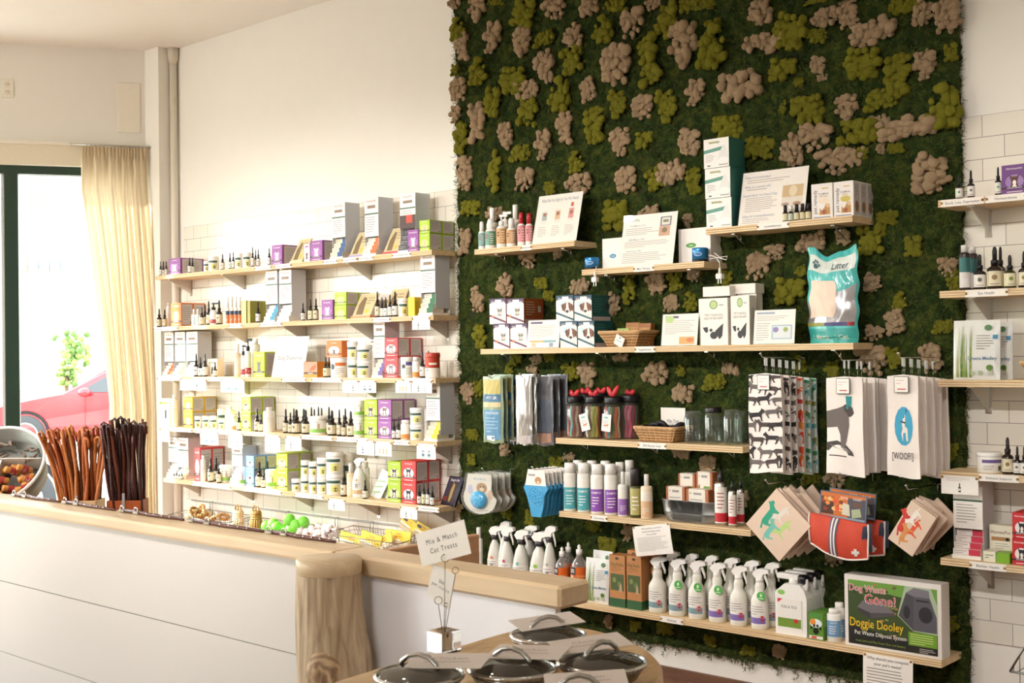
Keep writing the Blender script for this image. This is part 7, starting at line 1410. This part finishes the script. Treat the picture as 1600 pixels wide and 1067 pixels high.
pinned('M6', [(989, 823), (1047, 817), (1053, 864), (993.5, 870)], 'pinned white notice about natural grooming products', lambda w, h: [('t', 'Why should you use only all', 0, h*.4, h*.05, w*.84, DARKTXT), ('t', 'natural grooming products', 0, h*.3, h*.05, w*.8, DARKTXT), ('t', 'for your pets?', 0, h*.2, h*.05, w*.45, DARKTXT), ('l', -w*.4, -h*.36, w*.42, h*.12, 11, M('a9a09a', .7))])
pinned('M7', [(1349, 1019), (1427, 1032), (1428, 1108), (1349, 1095)], "pinned white notice asking why you should compost your pet's waste", lambda w, h: [('t', 'Why should you compost', 0, h*.42, h*.06, w*.88, DARKTXT), ('t', "your pet's waste?", 0, h*.31, h*.06, w*.66, DARKTXT), ('l', -w*.42, -h*.45, w*.42, h*.24, 11, M('8a827e', .7))], -.206)
# ---------------------------------------------------------------- goods hanging on pegs from the moss wall
def peg(X, z, y0, look, ntab=0, drop=.03):
    o = thing('display_peg', look, 'peg', (X, 0, z)); b = MB(); b.tube([(0, -.02, 0), (0, y0, .004), (0, y0-.012, .016)], .0025, CHROME, 6); b.tube([(-.02, y0*.15, 0), (.02, y0*.15, 0)], .0022, CHROME, 6); b.tube([(0, y0*.15, 0), (0, y0*.15, -.03)], .0022, CHROME, 6); b.build('rod', o)
    b = MB(); b.blob((0, y0-.013, .018), .005, CHROME, seg=8, rings=6); b.build('ball_tip', o)
CL1 = 'ece2da'
def towel(x, z, y, w, h, base, dogs, look, seed, rz=0, art_=None, tagc=False, lean=0):
    o = thing('dog_towel', look, 'towel', (x, y, z), rz, None, None, pj((x, y, z))[0], None); rnd = random.Random(seed); b = MB(); m = M(base, .85, var=.04, bump=.1, bscale=40)
    def fn(s): return lambda u, v: ((u-.5)*w*(1+.05*v), s*.0045+.004*math.sin(u*5+seed)*v+.003*math.sin(v*7+u*3+seed), -v*h-(.012*abs(u-.5) if v < .03 else 0)-.006*math.sin(u*4+seed)*v)
    b.grid(fn(-1), 12, 18, m); b.grid(fn(1), 6, 8, m)
    for u in (0, 1): b.grid(lambda a, v: (lambda p, q: tuple(p[i]+(q[i]-p[i])*a for i in range(3)))(fn(-1)(u, v), fn(1)(u, v)), 1, 18, m)
    b.grid(lambda u, a: (lambda p, q: tuple(p[i]+(q[i]-p[i])*a for i in range(3)))(fn(-1)(u, 1), fn(1)(u, 1)), 12, 1, m)
    b.build('cloth', o); f = fn(-1); A = lambda u, v, q: (lambda p: (p[0], p[1]-min(q, .0015)-.0008, p[2]))(f(u/w+.5, min(1, max(0, v/h))))
    L = []
    if dogs:
        i = 0
        for r_ in range(8):
            for c_ in range(-1, 3):
                s = w*.52; cu = -w*.5+(c_+.5*(r_ % 2))*w*.46+rnd.uniform(-.01, .01); cv = h*(.06+.125*r_)+rnd.uniform(-.008, .008); fl = rnd.choice((-1, 1)); poly = [(cu+a*s*fl, cv-d*s+.1*s) for a, d in DOG]; poly = clip(poly, -w*.5, 0.002, w*.5, h*.998)
                if poly and len(poly) > 2: L.append(('p', poly, M(dogs[i % len(dogs)], .8)))
                i += 1
    if art_: L += art_(w, h)
    if L:
        b = MB(); b.art(A, L, (.02, .02)); b.build('print', o)
    if tagc:
        q = MB(); q.box(-.026, .026, -.0145, -.0135, -.062, -.006, M('3a3438', .6)); q.box(-.024, .024, -.0152, -.0146, -.06, -.008, CARD); q.art(front(-.0152), [('l', -.018, -.035, .018, -.015, 2, M('d8b8b8', .6)), ('r', -.014, -.052, .016, -.048, M('c8505c', .6))]); q.build('hang_tag', o)
    q = MB(); q.tube([(0, 0, -.004), (.002, 0, .03)], .0008, STEEL, 4); q.box(-.004, .004, -.002, .002, .028, .058, M('b4b2ae', .4), .001); q.build('hanger_tab', o)
    return o
def towel_rail(pl, pr, pt, pb, y0, y1, specs, name):
    x0 = WP(pl, (pt+pb)/2, y0).x; x1 = WP(pr, (pt+pb)/2, y0).x; x = (x0+x1)/2; z = WP((pl+pr)/2, pt, y0).z; h = z-WP((pl+pr)/2, pb, y0).z; n = len(specs)
    peg(x, z+.055, y0-.012, 'chrome peg holding the '+name)
    for i, (bs, dg, lk, ar) in enumerate(specs):
        y = y0+(y1-y0)*i/max(1, n-1); towel(x+.004*((-1)**i), z-.002*i, y, (x1-x0), h*(1-.012*(i % 3)), bs, dg, lk, i+int(pl), rz=.05*((-1)**i) if i else 0, art_=ar, tagc=(i == 0))
od = lambda i, n: 'front' if i == 0 else 'rearmost' if i == n-1 else ORD[i]+' layer of the'
sp_ = [(CL1, ['4c4240', '2e2a2c', '6a625e'], od(i, 5)+' white tea towel with black and grey dogs', None) for i in range(5)]+[(CL1, ['d9542c', 'e08a3c', 'c8382c'], od(i, 3)+' white tea towel with orange and red dogs', None) for i in range(3)]+[('d2dcd2', ['3f8a5c', '5faaa8', '8a8a3c'], od(i, 3)+' tea towel with teal and green dogs', None) for i in range(3)]
towel_rail(1170, 1221, 583, 738, -.33, -.07, sp_, 'dog-patterned tea towels')
def hatdog(w, h):
    B = M('4c4442', .8); D = M('2e2a2c', .8); T = M('2f8a8c', .7)
    return [('p', [(-w*.5, h*.36), (-w*.2, h*.33), (-w*.02, h*.3), (w*.1, h*.36), (w*.12, h*.5), (w*.05, h*.66), (w*.0, h*.73), (-w*.1, h*.72), (-w*.12, h*.6), (-w*.2, h*.52), (-w*.5, h*.53)], M('6d6460', .8)), ('p', [(-w*.5, h*.36), (-w*.1, h*.32), (w*.02, h*.34), (-w*.1, h*.38), (-w*.5, h*.42)], D),
            ('p', [(-w*.04, h*.3), (w*.08, h*.27), (w*.22, h*.32), (w*.25, h*.37), (w*.18, h*.4), (w*.04, h*.42)], B), ('e', w*.2, h*.36, w*.035, h*.012, D), ('e', -w*.02, h*.38, w*.05, h*.04, D), ('p', [(-w*.0, h*.31), (w*.22, h*.31), (w*.22, h*.33), (-w*.0, h*.33)], T), ('p', [(w*.03, h*.2), (w*.2, h*.2), (w*.18, h*.31), (w*.05, h*.31)], T),
            ('p', [(-w*.5, h*.68), (-w*.2, h*.66), (w*.05, h*.7), (w*.2, h*.76), (w*.24, h*.8), (-w*.5, h*.76)], B), ('p', [(-w*.4, h*.7), (w*.05, h*.73), (w*.15, h*.77), (-w*.3, h*.73)], M('8a827c', .8)), ('r', -w*.42, h*.81, w*.05, h*.82, D)]
towel_rail(1292, 1347, 588, 742, -.30, -.1, [(CL1, None, od(i, 5)+' white towel with a dog in a teal top hat', hatdog) for i in range(5)], 'top-hat dog towels')
def woof(w, h):
    K = M('3a3438', .8); Wh = M('e6ddd2', .8)
    return [('e', w*.02, h*.5, w*.3, h*.19, M('3f9ec0', .7)), ('p', [(-w*.02, h*.4), (w*.1, h*.39), (w*.16, h*.44), (w*.14, h*.52), (w*.16, h*.64), (w*.1, h*.64), (w*.08, h*.56), (w*.0, h*.57), (w*.0, h*.7), (-w*.07, h*.7), (-w*.06, h*.58), (-w*.11, h*.55), (-w*.1, h*.47)], Wh), ('p', [(-w*.09, h*.4), (-w*.03, h*.36), (w*.06, h*.36), (w*.08, h*.41), (w*.03, h*.45), (-w*.04, h*.44)], Wh), ('p', [(-w*.1, h*.36), (-w*.05, h*.35), (-w*.06, h*.42), (-w*.1, h*.42)], K), ('p', [(w*.08, h*.32), (w*.12, h*.35), (w*.08, h*.38)], K), ('e', w*.01, h*.41, w*.03, h*.012, K), ('p', [(-w*.08, h*.45), (w*.08, h*.46), (w*.07, h*.475), (-w*.08, h*.465)], K)]
n_ = len(THINGS)
towel_rail(1387, 1434, 585, 745, -.33, -.08, [(CL1, None, od(i, 9)+' white towel with a dog in a blue oval reading WOOF', woof) for i in range(9)], 'WOOF towels')
for t in THINGS[n_:]:
    if t[0].name.startswith('dog_towel'):
        b = MB(); w_ = .115; vs, fs, wd = text_shape('[WOOF!]'); q = .075/wd; b.add([((x-wd/2)*q, -.012, -.278+(y-.35)*q*1.7) for x, y in vs], fs, M('3a3438', .7)); b.build('lettering', t[0])
        break
def quadbox(pts, y, nm, look, cat, mat, thick, els=None, pn='panel', rx=0, round_=0, labelpx=None):
    P4 = [WP(px, py, y) for px, py in pts]; cc = sum(P4, Vector())/4; o = thing(nm, look, cat, cc); u = (P4[1]-P4[0]); w_ = u.length; u.normalize(); v = ((P4[0]-P4[3])+(P4[1]-P4[2]))/2; h_ = v.length; v = (v-u*v.dot(u)).normalized()
    fn = lambda a, d, q: tuple(u*a+v*d+Vector((0, -q, 0))); b = MB()
    vs = [fn(a*w_/2, d*h_/2, e) for e in (0, -thick) for a, d in ((-1, -1), (1, -1), (1, 1), (-1, 1))]
    b.add(vs, [(0, 1, 2, 3), (7, 6, 5, 4), (4, 5, 1, 0), (5, 6, 2, 1), (6, 7, 3, 2), (7, 4, 0, 3)], mat); b.build(pn, o)
    if els: b = MB(); b.art(fn, els(w_, h_)); b.build('print', o)
    return o, w_, h_, fn, cc
def dogpad(c):
    def f(w, h): return [shape(DOG, 0, h*.1, w*.55, M(c[0], .7)), shape(DOG, w*.02, -h*.24, w*.42, M(c[1], .7), -1), shape(DOG, -w*.2, -h*.08, w*.45, M(c[2], .7)), shape(DOG, w*.22, -h*.03, w*.4, M(c[3], .7), -1)]
    return f
PADM = lambda c: M(c, .6, var=.03)
def padset(P, n, c, look, y0, dy, alt, ang):
    for i in range(n):
        j = n-1-i; y = y0+dy*j; sh = ((-1)**j)*1.0*(j > 0)
        q = quadbox(P, y0, 'printed_pad', od(j, n)+' '+look, 'pad', PADM('d9bfa8' if j % 2 == 0 else 'd4b8a4'), .008, dogpad(c) if j in (0,) else None)[0]
        if j: q.location.y = y; q.location.x += .004*j*(-1)**j; q.rotation_euler = (0, alt*j*(-1)**j, 0)
padset([(1161, 825), (1208.5, 770), (1272, 812), (1222, 873)], 7, ('2f9c7c', 'b4cc7a', '6fb8a8', 'd9cfc4'), 'beige square pad with teal and lime dogs, hanging cornerwise', -.30, .033, .02, 0)
padset([(1388, 840), (1425, 780), (1463, 808), (1424, 873)], 6, ('c8382c', 'd9542c', 'd08a4c', 'e6ddd2'), 'beige square pad with red and orange dogs, hanging cornerwise', -.28, .033, .05, 0)
for px, py, nm in ((1206, 762, 'teal dog pads'), (1424, 771, 'red dog pads'), (1320, 752, 'red dog coats')):
    p = WP(px, py-6, -.27); peg(p.x, p.z, -.30, 'chrome peg holding the '+nm)
# red dog coats with header cards
CO = M('c8452c', .7, var=.06, bump=.1); TR = M('e6dcd4', .7); GR = M('5c5a6a', .7)
for i, (dx, y, l_) in enumerate(((0, -.28, 'front red dog coat with white trim and white cross'), (22, -.17, 'rear red dog coat hanging behind the front one'))):
    a = WP(1268+dx*.3, 870, -.28); c_ = WP(1357, 808, -.28); w_ = c_.x-a.x; h_ = c_.z-a.z; o = thing('dog_coat', l_, 'dog coat', ((a.x+c_.x)/2+.01*i, y, a.z))
    def cf_(s):
        def f(u, v):
            lo = .1+.22*(1-u)**2-.1*math.sin(u*math.pi); hi = 1-.16*u; t = lo+(hi-lo)*v
            return ((u-.5)*w_, s*(.004+.022*math.sin(math.pi*v)**.7*math.sin(math.pi*min(1, u*.9+.1))**.5)+.003*math.sin(u*17+v*4), t*h_)
        return f
    b = MB(); b.grid(cf_(-1), 30, 14, CO); b.grid(cf_(1), 20, 8, CO); b.build('coat_cloth', o); f = cf_(-1)
    b = MB(); 
    for e in ([(u/20, 0) for u in range(21)], [(1, v/8) for v in range(9)], [(0, v/8) for v in range(9)]): b.tube([Vector(f(u, v))+Vector((0, -.002, 0)) for u, v in e], .0035, TR, 6)
    b.build('white_trim', o)
    b = MB()
    for k, m in enumerate((GR, TR, GR, TR, GR)):
        u0 = .34+.028*k; b.grid(lambda a_, v, u0=u0: (lambda p: (p[0], p[1]-.003, p[2]))(f(u0+.026*a_+.05*v, v)), 2, 12, m)
    b.build('striped_strap', o)
    b = MB(); fnc = lambda u, v, q: (lambda p: (p[0], p[1]-.003-q, p[2]))(f(u/w_+.5, v/h_)); b.art(fnc, [('r', w_*.24, h_*.16, w_*.37, h_*.24, TR), ('r', w_*.28, h_*.1, w_*.33, h_*.3, TR)]); b.build('cross_patch', o)
    b = MB(); b.grid(lambda u, v: (w_*.42+.03*u, .002-.02*math.sin(v*3)*(1-u), h_*(.25+.6*v)), 4, 8, M('2c3444', .7)); b.build('lining', o)
def hdr(w, h): 
    rnd = random.Random(6); return [('r', -w*.47, -h*.4, w*.47, h*.46, M('c86a2c', .5)), ('r', w*.1, -h*.4, w*.47, h*.34, M('4c4a54', .5)), ('r', -w*.47, -h*.36, -w*.2, h*.3, M('4a2c20', .5))]+[('e', rnd.uniform(-.42, .05)*w, rnd.uniform(-.3, .35)*h, w*.05, h*.08, M(('e08a3c', 'e6b87a', '8a3a1c', 'd9542c')[k % 4], .5)) for k in range(16)]+[('p', [(-w*.02, -h*.3), (w*.16, -h*.34), (w*.13, h*.1), (w*.0, h*.14)], M('cfc8b0', .5)), ('p', [(w*.2, -h*.4), (w*.4, -h*.3), (w*.36, h*.0), (w*.18, -h*.08)], M('a8b08a', .5)), ('e', w*.3, h*.12, w*.1, h*.1, M('6a4a3c', .5)), ('t', 'DOG', w*.02, h*.33, h*.1, w*.15, CARD), ('t', 'COAT', w*.3, h*.33, h*.09, w*.2, CARD), ('r', -w*.47, -h*.48, w*.47, -h*.4, M('8a96a4', .5))]
for i, (dx, dy, y) in enumerate(((14, -4, -.2), (0, 0, -.27))): quadbox([(1279+dx, 765+dy), (1352+dx, 776+dy), (1356+dx, 820+dy), (1284+dx, 804+dy)], y, 'header_card', ('rear' if i == 0 else 'front')+' orange and grey printed card above the red dog coats', 'card', M('5a6878', .4), .003, hdr, 'card')
# treat pouches left of the jar shelf
def pouchset(pl, pr, pt, pb, n, y0, y1, col, look, els, rough=.2, metal=0):
    x0 = WP(pl, (pt+pb)/2, y0).x; x1 = WP(pr, (pt+pb)/2, y0).x; z1 = WP((pl+pr)/2, pt, y0).z; z0 = WP((pl+pr)/2, pb, y0).z; w = x1-x0; h = z1-z0
    for i in range(n):
        y = y0+(y1-y0)*i/max(1, n-1); o = thing('treat_pouch', (od(i, n)+' ' if n > 1 else '')+look, 'pouch', ((x0+x1)/2, y, z0+.004*i), .06*((-1)**i))
        f = lambda s: (lambda u, v: ((u-.5)*w*(1-.03*math.sin(v*9)), s*(.001+.014*math.sin(math.pi*u)**.6*max(0, math.sin(math.pi*(v*.86)))**.7+.002*noise.noise(Vector((u*8, v*8, i+s)))), h*v+.004*math.sin(u*9)*(v < .1)))
        m = M(col, rough, metal, coat=.4, bump=.15, bscale=18); b = MB(); b.grid(f(-1), 16, 24, m); b.grid(f(1), 10, 14, m); b.build('pouch', o)
        fb_ = f(-1); A = lambda u, v, q: (lambda p: (p[0], p[1]-.0012-min(q, .0016), p[2]))(fb_(u/w+.5, v/h)); b = MB(); b.art(A, els(w, h), (.012, .012)); b.build('print', o)
    p = Vector(((x0+x1)/2, 0, z1-.012)); peg(p.x, p.z, y0-.012, 'chrome peg holding the '+look.split(' with')[0]+'s')
def yb(w, h): return [('r', -w*.42, h*.74, w*.42, h*.95, M('b8a85c', .4)), ('r', -w*.4, h*.05, w*.4, h*.5, M('5f8fb0', .4)), ('r', -w*.42, h*.62, w*.42, h*.73, M('3a6a8c', .4)), ('t', 'ANTLER', 0, h*.68, h*.04, w*.7, CARD), ('r', -w*.42, h*.54, w*.42, h*.61, M('c8b88c', .4)), ('t', 'DOG CHEWS', 0, h*.45, h*.03, w*.7, CARD), ('l', -w*.3, h*.15, w*.3, h*.4, 5, M('9ab8c8', .5)), ('r', -w*.3, h*.04, w*.1, h*.11, CARD)]
def nb(w, h): return [('r', -w*.42, h*.1, w*.42, h*.78, M('1f3450', .4)), ('r', -w*.4, h*.55, w*.4, h*.62, M('8a6a4c', .4)), ('l', -w*.3, h*.15, w*.3, h*.45, 4, M('5a7a9c', .5)), ('e', 0, h*.86, w*.3, h*.06, M('6d5a34', .5)), ('r', -w*.2, h*.04, w*.2, h*.1, CARD)]
def gb(w, h): return [('t', 'SEVEN', w*.05, h*.86, h*.07, w*.6, M('4a484c', .4)), ('t', 'FLAVORS', w*.05, h*.77, h*.07, w*.7, M('4a484c', .4)), ('r', -w*.4, h*.2, w*.42, h*.66, M('5c6470', .35)), ('p', [(-w*.2, h*.22), (w*.1, h*.22), (w*.05, h*.5), (-w*.1, h*.58)], M('3a4250', .4)), ('r', -w*.4, h*.04, w*.42, h*.18, M('b8907c', .35)), ('e', -w*.2, h*.1, w*.1, h*.03, M('d8a05c', .4))]
def sb(w, h): return [('p', [(-w*.3, h*.1), (-w*.1, h*.08), (w*.1, h*.5), (0, h*.95), (-w*.2, h*.9)], M('d9d8d4', .2)), ('r', -w*.45, h*.02, w*.45, h*.14, M('b8b0ac', .3))]
pouchset(793, 812, 592, 693, 3, -.10, -.045, '2a3a50', 'navy treat pouch with tan band', nb)
pouchset(756, 786, 588, 692, 3, -.22, -.15, '8a9a7c', 'yellow and blue antler chew pouch with white barcode', yb)
pouchset(833, 864, 588, 696, 3, -.165, -.06, '77767a', 'grey treat pouch with dark lettering', gb, .25, .3)
pouchset(807, 831, 586, 695, 2, -.25, -.215, 'c4c2bf', 'plain silver treat pouch with pink foot', sb, .18, .7)
# bath brush cards and blue mitts
BT_ = M('3f9ac8', .35, coat=.3)
def bathcard(i, n, pl, pr, pt, pb, y0, dy):
    y = y0+dy*i; x0 = WP(pl, (pt+pb)/2, y0).x; x1 = WP(pr, (pt+pb)/2, y0).x; z1 = WP((pl+pr)/2, pt, y0).z; z0 = WP((pl+pr)/2, pb, y0).z; w = x1-x0; h = z1-z0
    o = thing('bath_brush_pack', od(i, n)+' white pear-shaped bath brush card with blue knob', 'brush pack', ((x0+x1)/2, y, z0), .04*(-1)**i); P = [(-w*.36, h), (w*.36, h)]+[(w*.5*math.cos(t)*(1-.2*(t > 0)), h*.4+h*.4*math.sin(t)) for t in [.5-k*(math.pi+1)/16 for k in range(17)]]
    b = MB(); b.prism(P, 0, .003, M('e9e2d8', .4)); b.build('backing_card', o); b = MB(); b.art(front(0), [('t', 'BATH BRUSH', -w*.0, h*.88, h*.05, w*.5, M('6a9ab0', .5)), ('e', w*.06, h*.66, w*.16, h*.13, M('b88a5c', .5)), ('e', w*.06, h*.62, w*.07, h*.05, M('e6cdb0', .5)), ('e', w*.02, h*.69, w*.02, h*.02, BLACK), ('e', w*.12, h*.69, w*.02, h*.02, BLACK), ('e', -w*.28, h*.6, w*.08, h*.12, M('c8c4dc', .5)), ('e', w*.32, h*.5, w*.08, h*.12, M('d8b8a0', .5)), ('l', -w*.25, h*.04, w*.25, h*.12, 2, GREYTXT)]); b.build('card_print', o)
    b = MB(); b.blob((0, -.008, h*.36), w*.24, BT_, (1, .45, .85), 16, 12); 
    for k in range(24):
        a = k*2.4; r = w*.036*math.sqrt(k+1)*.95; b.blob((r*math.cos(a), -.008-w*.24*.42*math.sqrt(max(0, 1-(r/(w*.26))**2)), h*.36+r*.85*math.sin(a)), w*.018, M('7fc4e0', .3), seg=6, rings=4)
    b.build('blue_brush', o); b = MB(); b.prism([(x*1.06, z_*1.04-h*.01) for x, z_ in P], -.012, .006, glass('blister', 'f2f4f2', .25, .04)); b.build('blister', o)
for i in (3, 2, 1, 0): bathcard(i, 4, 725, 775, 741, 803, -.2, .045)
p = WP(760, 737, -.2); peg(p.x, p.z, -.215, 'chrome peg holding the bath brush cards')
def mitt(i, n, pl, pr, y0, dy):
    y = y0+dy*i; x0 = WP(pl, 770, y0).x; x1 = WP(pr, 770, y0).x; z1 = WP(835, 733, y0).z; z0 = WP(845, 808, y0).z; w = x1-x0; h = z1-z0
    o = thing('grooming_mitt', od(i, n)+' bright blue silicone grooming mitt with dog card', 'mitt', ((x0+x1)/2, y, z0), .03*(-1)**i); P = [(-w*.18, 0), (w*.2, 0), (w*.3, h*.2), (w*.34, h*.45), (w*.5, h*.6), (w*.42, h*.7), (-w*.42, h*.7), (-w*.5, h*.6), (-w*.36, h*.42), (-w*.26, h*.2)]
    b = MB(); b.prism(P, -.006, .006, BT_); b.lathe([(w*.3, -.001), (w*.28, .003), (w*.26, .0)], BT_, 20, mtx=Matrix.Translation((0, -.006, h*.43)) @ Matrix.Rotation(math.pi/2, 4, 'X') @ Matrix.Diagonal((1, 1.15, 1, 1)), cap=False)
    for k in range(20):
        a = k*2.4; r = w*.055*math.sqrt(k); b.blob((r*math.cos(a), -.007, h*.43+r*math.sin(a)), w*.022, BT_, seg=6, rings=4)
    b.build('silicone_mitt', o); b = MB(); b.prism([(-w*.42, h*.66), (w*.44, h*.66), (w*.38, h*.98), (-w*.3, h)], -.008, -.0065, M('e6e0d8', .5)); b.art(front(-.008), [('e', w*.12, h*.77, w*.14, h*.08, M('b8845c', .5)), ('e', w*.12, h*.73, w*.05, h*.03, M('e6cdb0', .5)), ('r', -w*.28, h*.86, w*.0, h*.9, GREYTXT)]); b.build('card', o)
for i in range(6, -1, -1): mitt(i, 7, 820, 857, -.24, .028)
p = WP(838, 735, -.24); peg(p.x, p.z, -.255, 'chrome peg holding the blue grooming mitts')
# ---------------------------------------------------------------- shelves beyond the moss wall
build_bottles('R1', [('nv', 1499, 11, 274, 0), ('bw', 1517.5, 11.5, 265.5, 0), ('nv', 1560, 11, 260.5, 0)])
cartons('R1', 1565, 1606, [256.5], 'purple remedy carton with a brown and white dog', '6a3a80', 1, .1, fr=petbox('6a3a80', '5a3428', 'efe6e0', halo='9a7ab0', band='3c1c30'))
BT['aw'] = ('tall amber bottle with white cap', flipcap, 'supplement_bottle', dict(body='2a1a18', label='d9d4d0', top='2f6a68', l0=.06, l1=.4, capc='d9d4ce', capw=.62, neck=.84))
build_bottles('R2', [('aw', 1508, 17.5, 383, 0), ('aw', 1521, 15, 385, 1), ('bw', 1531.5, 19, 397, 0), ('bk', 1555, 24, 385, 0), ('bk', 1564, 16, 385, 1), ('gn', 1578.5, 18, 398, 0), ('bk', 1601, 18, 392, 0)])
grassbag('R3', 1490, 1563, 500, 'white grass kit pouch with long green blades', y=-.18, lean=.06); grassbag('R3', 1520, 1583, 503, 'second white grass kit pouch standing behind', y=-.11, lean=.05)
o, *_ = wicker('R3', 1597, 1660, 566, 'wicker basket at the end of the shelf', .13)
build_bottles('R4', [('T5', 1546, 37, 706, 0), ('bk', 1575, 18, 683, 0), ('bw', 1590, 12.5, 697, 0), ('bw', 1601, 12.5, 697, 0)])
hangcard('R4', 1470.5, 1528.5, 772.5, 'd', look='white notice card with a green bottle picture hanging')
remedy_display('R5', 1491, 1536.5, 750, 826, ('e9dfd8', 'c8324a'), 'grey printed information board above red and white packets', y=-.15)
cartons('R5', 1536, 1556, [861], 'low white carton with text, beside the green one', 'e6e2c8', 1, .06, yf=-.185, fr=lambda w, h: [('l', -w*.35, h*.3, w*.35, h*.75, 2, DARKTXT)]); cartons('R5', 1556.5, 1578, [864], 'low green carton with white end', '7fb02c', 1, .06, yf=-.185)
cartons('R5', 1546, 1583, [820.5], 'cream HomeoPet card carton with animal faces', 'e3e0c8', 1, .05, yf=-.12, fr=lambda w, h: [('t', 'HomeoPet', 0, h*.8, h*.1, w*.85, M('8a4a5c', .5)), ('r', -w*.4, h*.55, w*.4, h*.66, M('a87a4c', .5)), ('e', w*.28, h*.6, w*.08, h*.05, BLACK), ('l', -w*.25, h*.3, w*.35, h*.5, 3, GREYTXT), ('t', 'EARS', 0, h*.15, h*.07, w*.3, DARKTXT)])
pets('R5', 1581.5, 1612, [842, 801], 'c8282c', 'bright red', 1, '241d22', .12, animal='dog')
for k, a, c_, t in (('R1', 1470, 1537, 'Shock, Low, Depression'), ('R1', 1540, 1604, 'Homesickness'), ('R2', 1508, 1575, 'Eye Health'), ('R4', 1530, 1592, 'Immune Support'), ('R5', 1515, 1572, 'Bladder Health')): strip(k, a, c_, t, 'label strip reading '+t+' on the edge')
run_deferred()
finish_labels()
print('THINGS', len(THINGS))
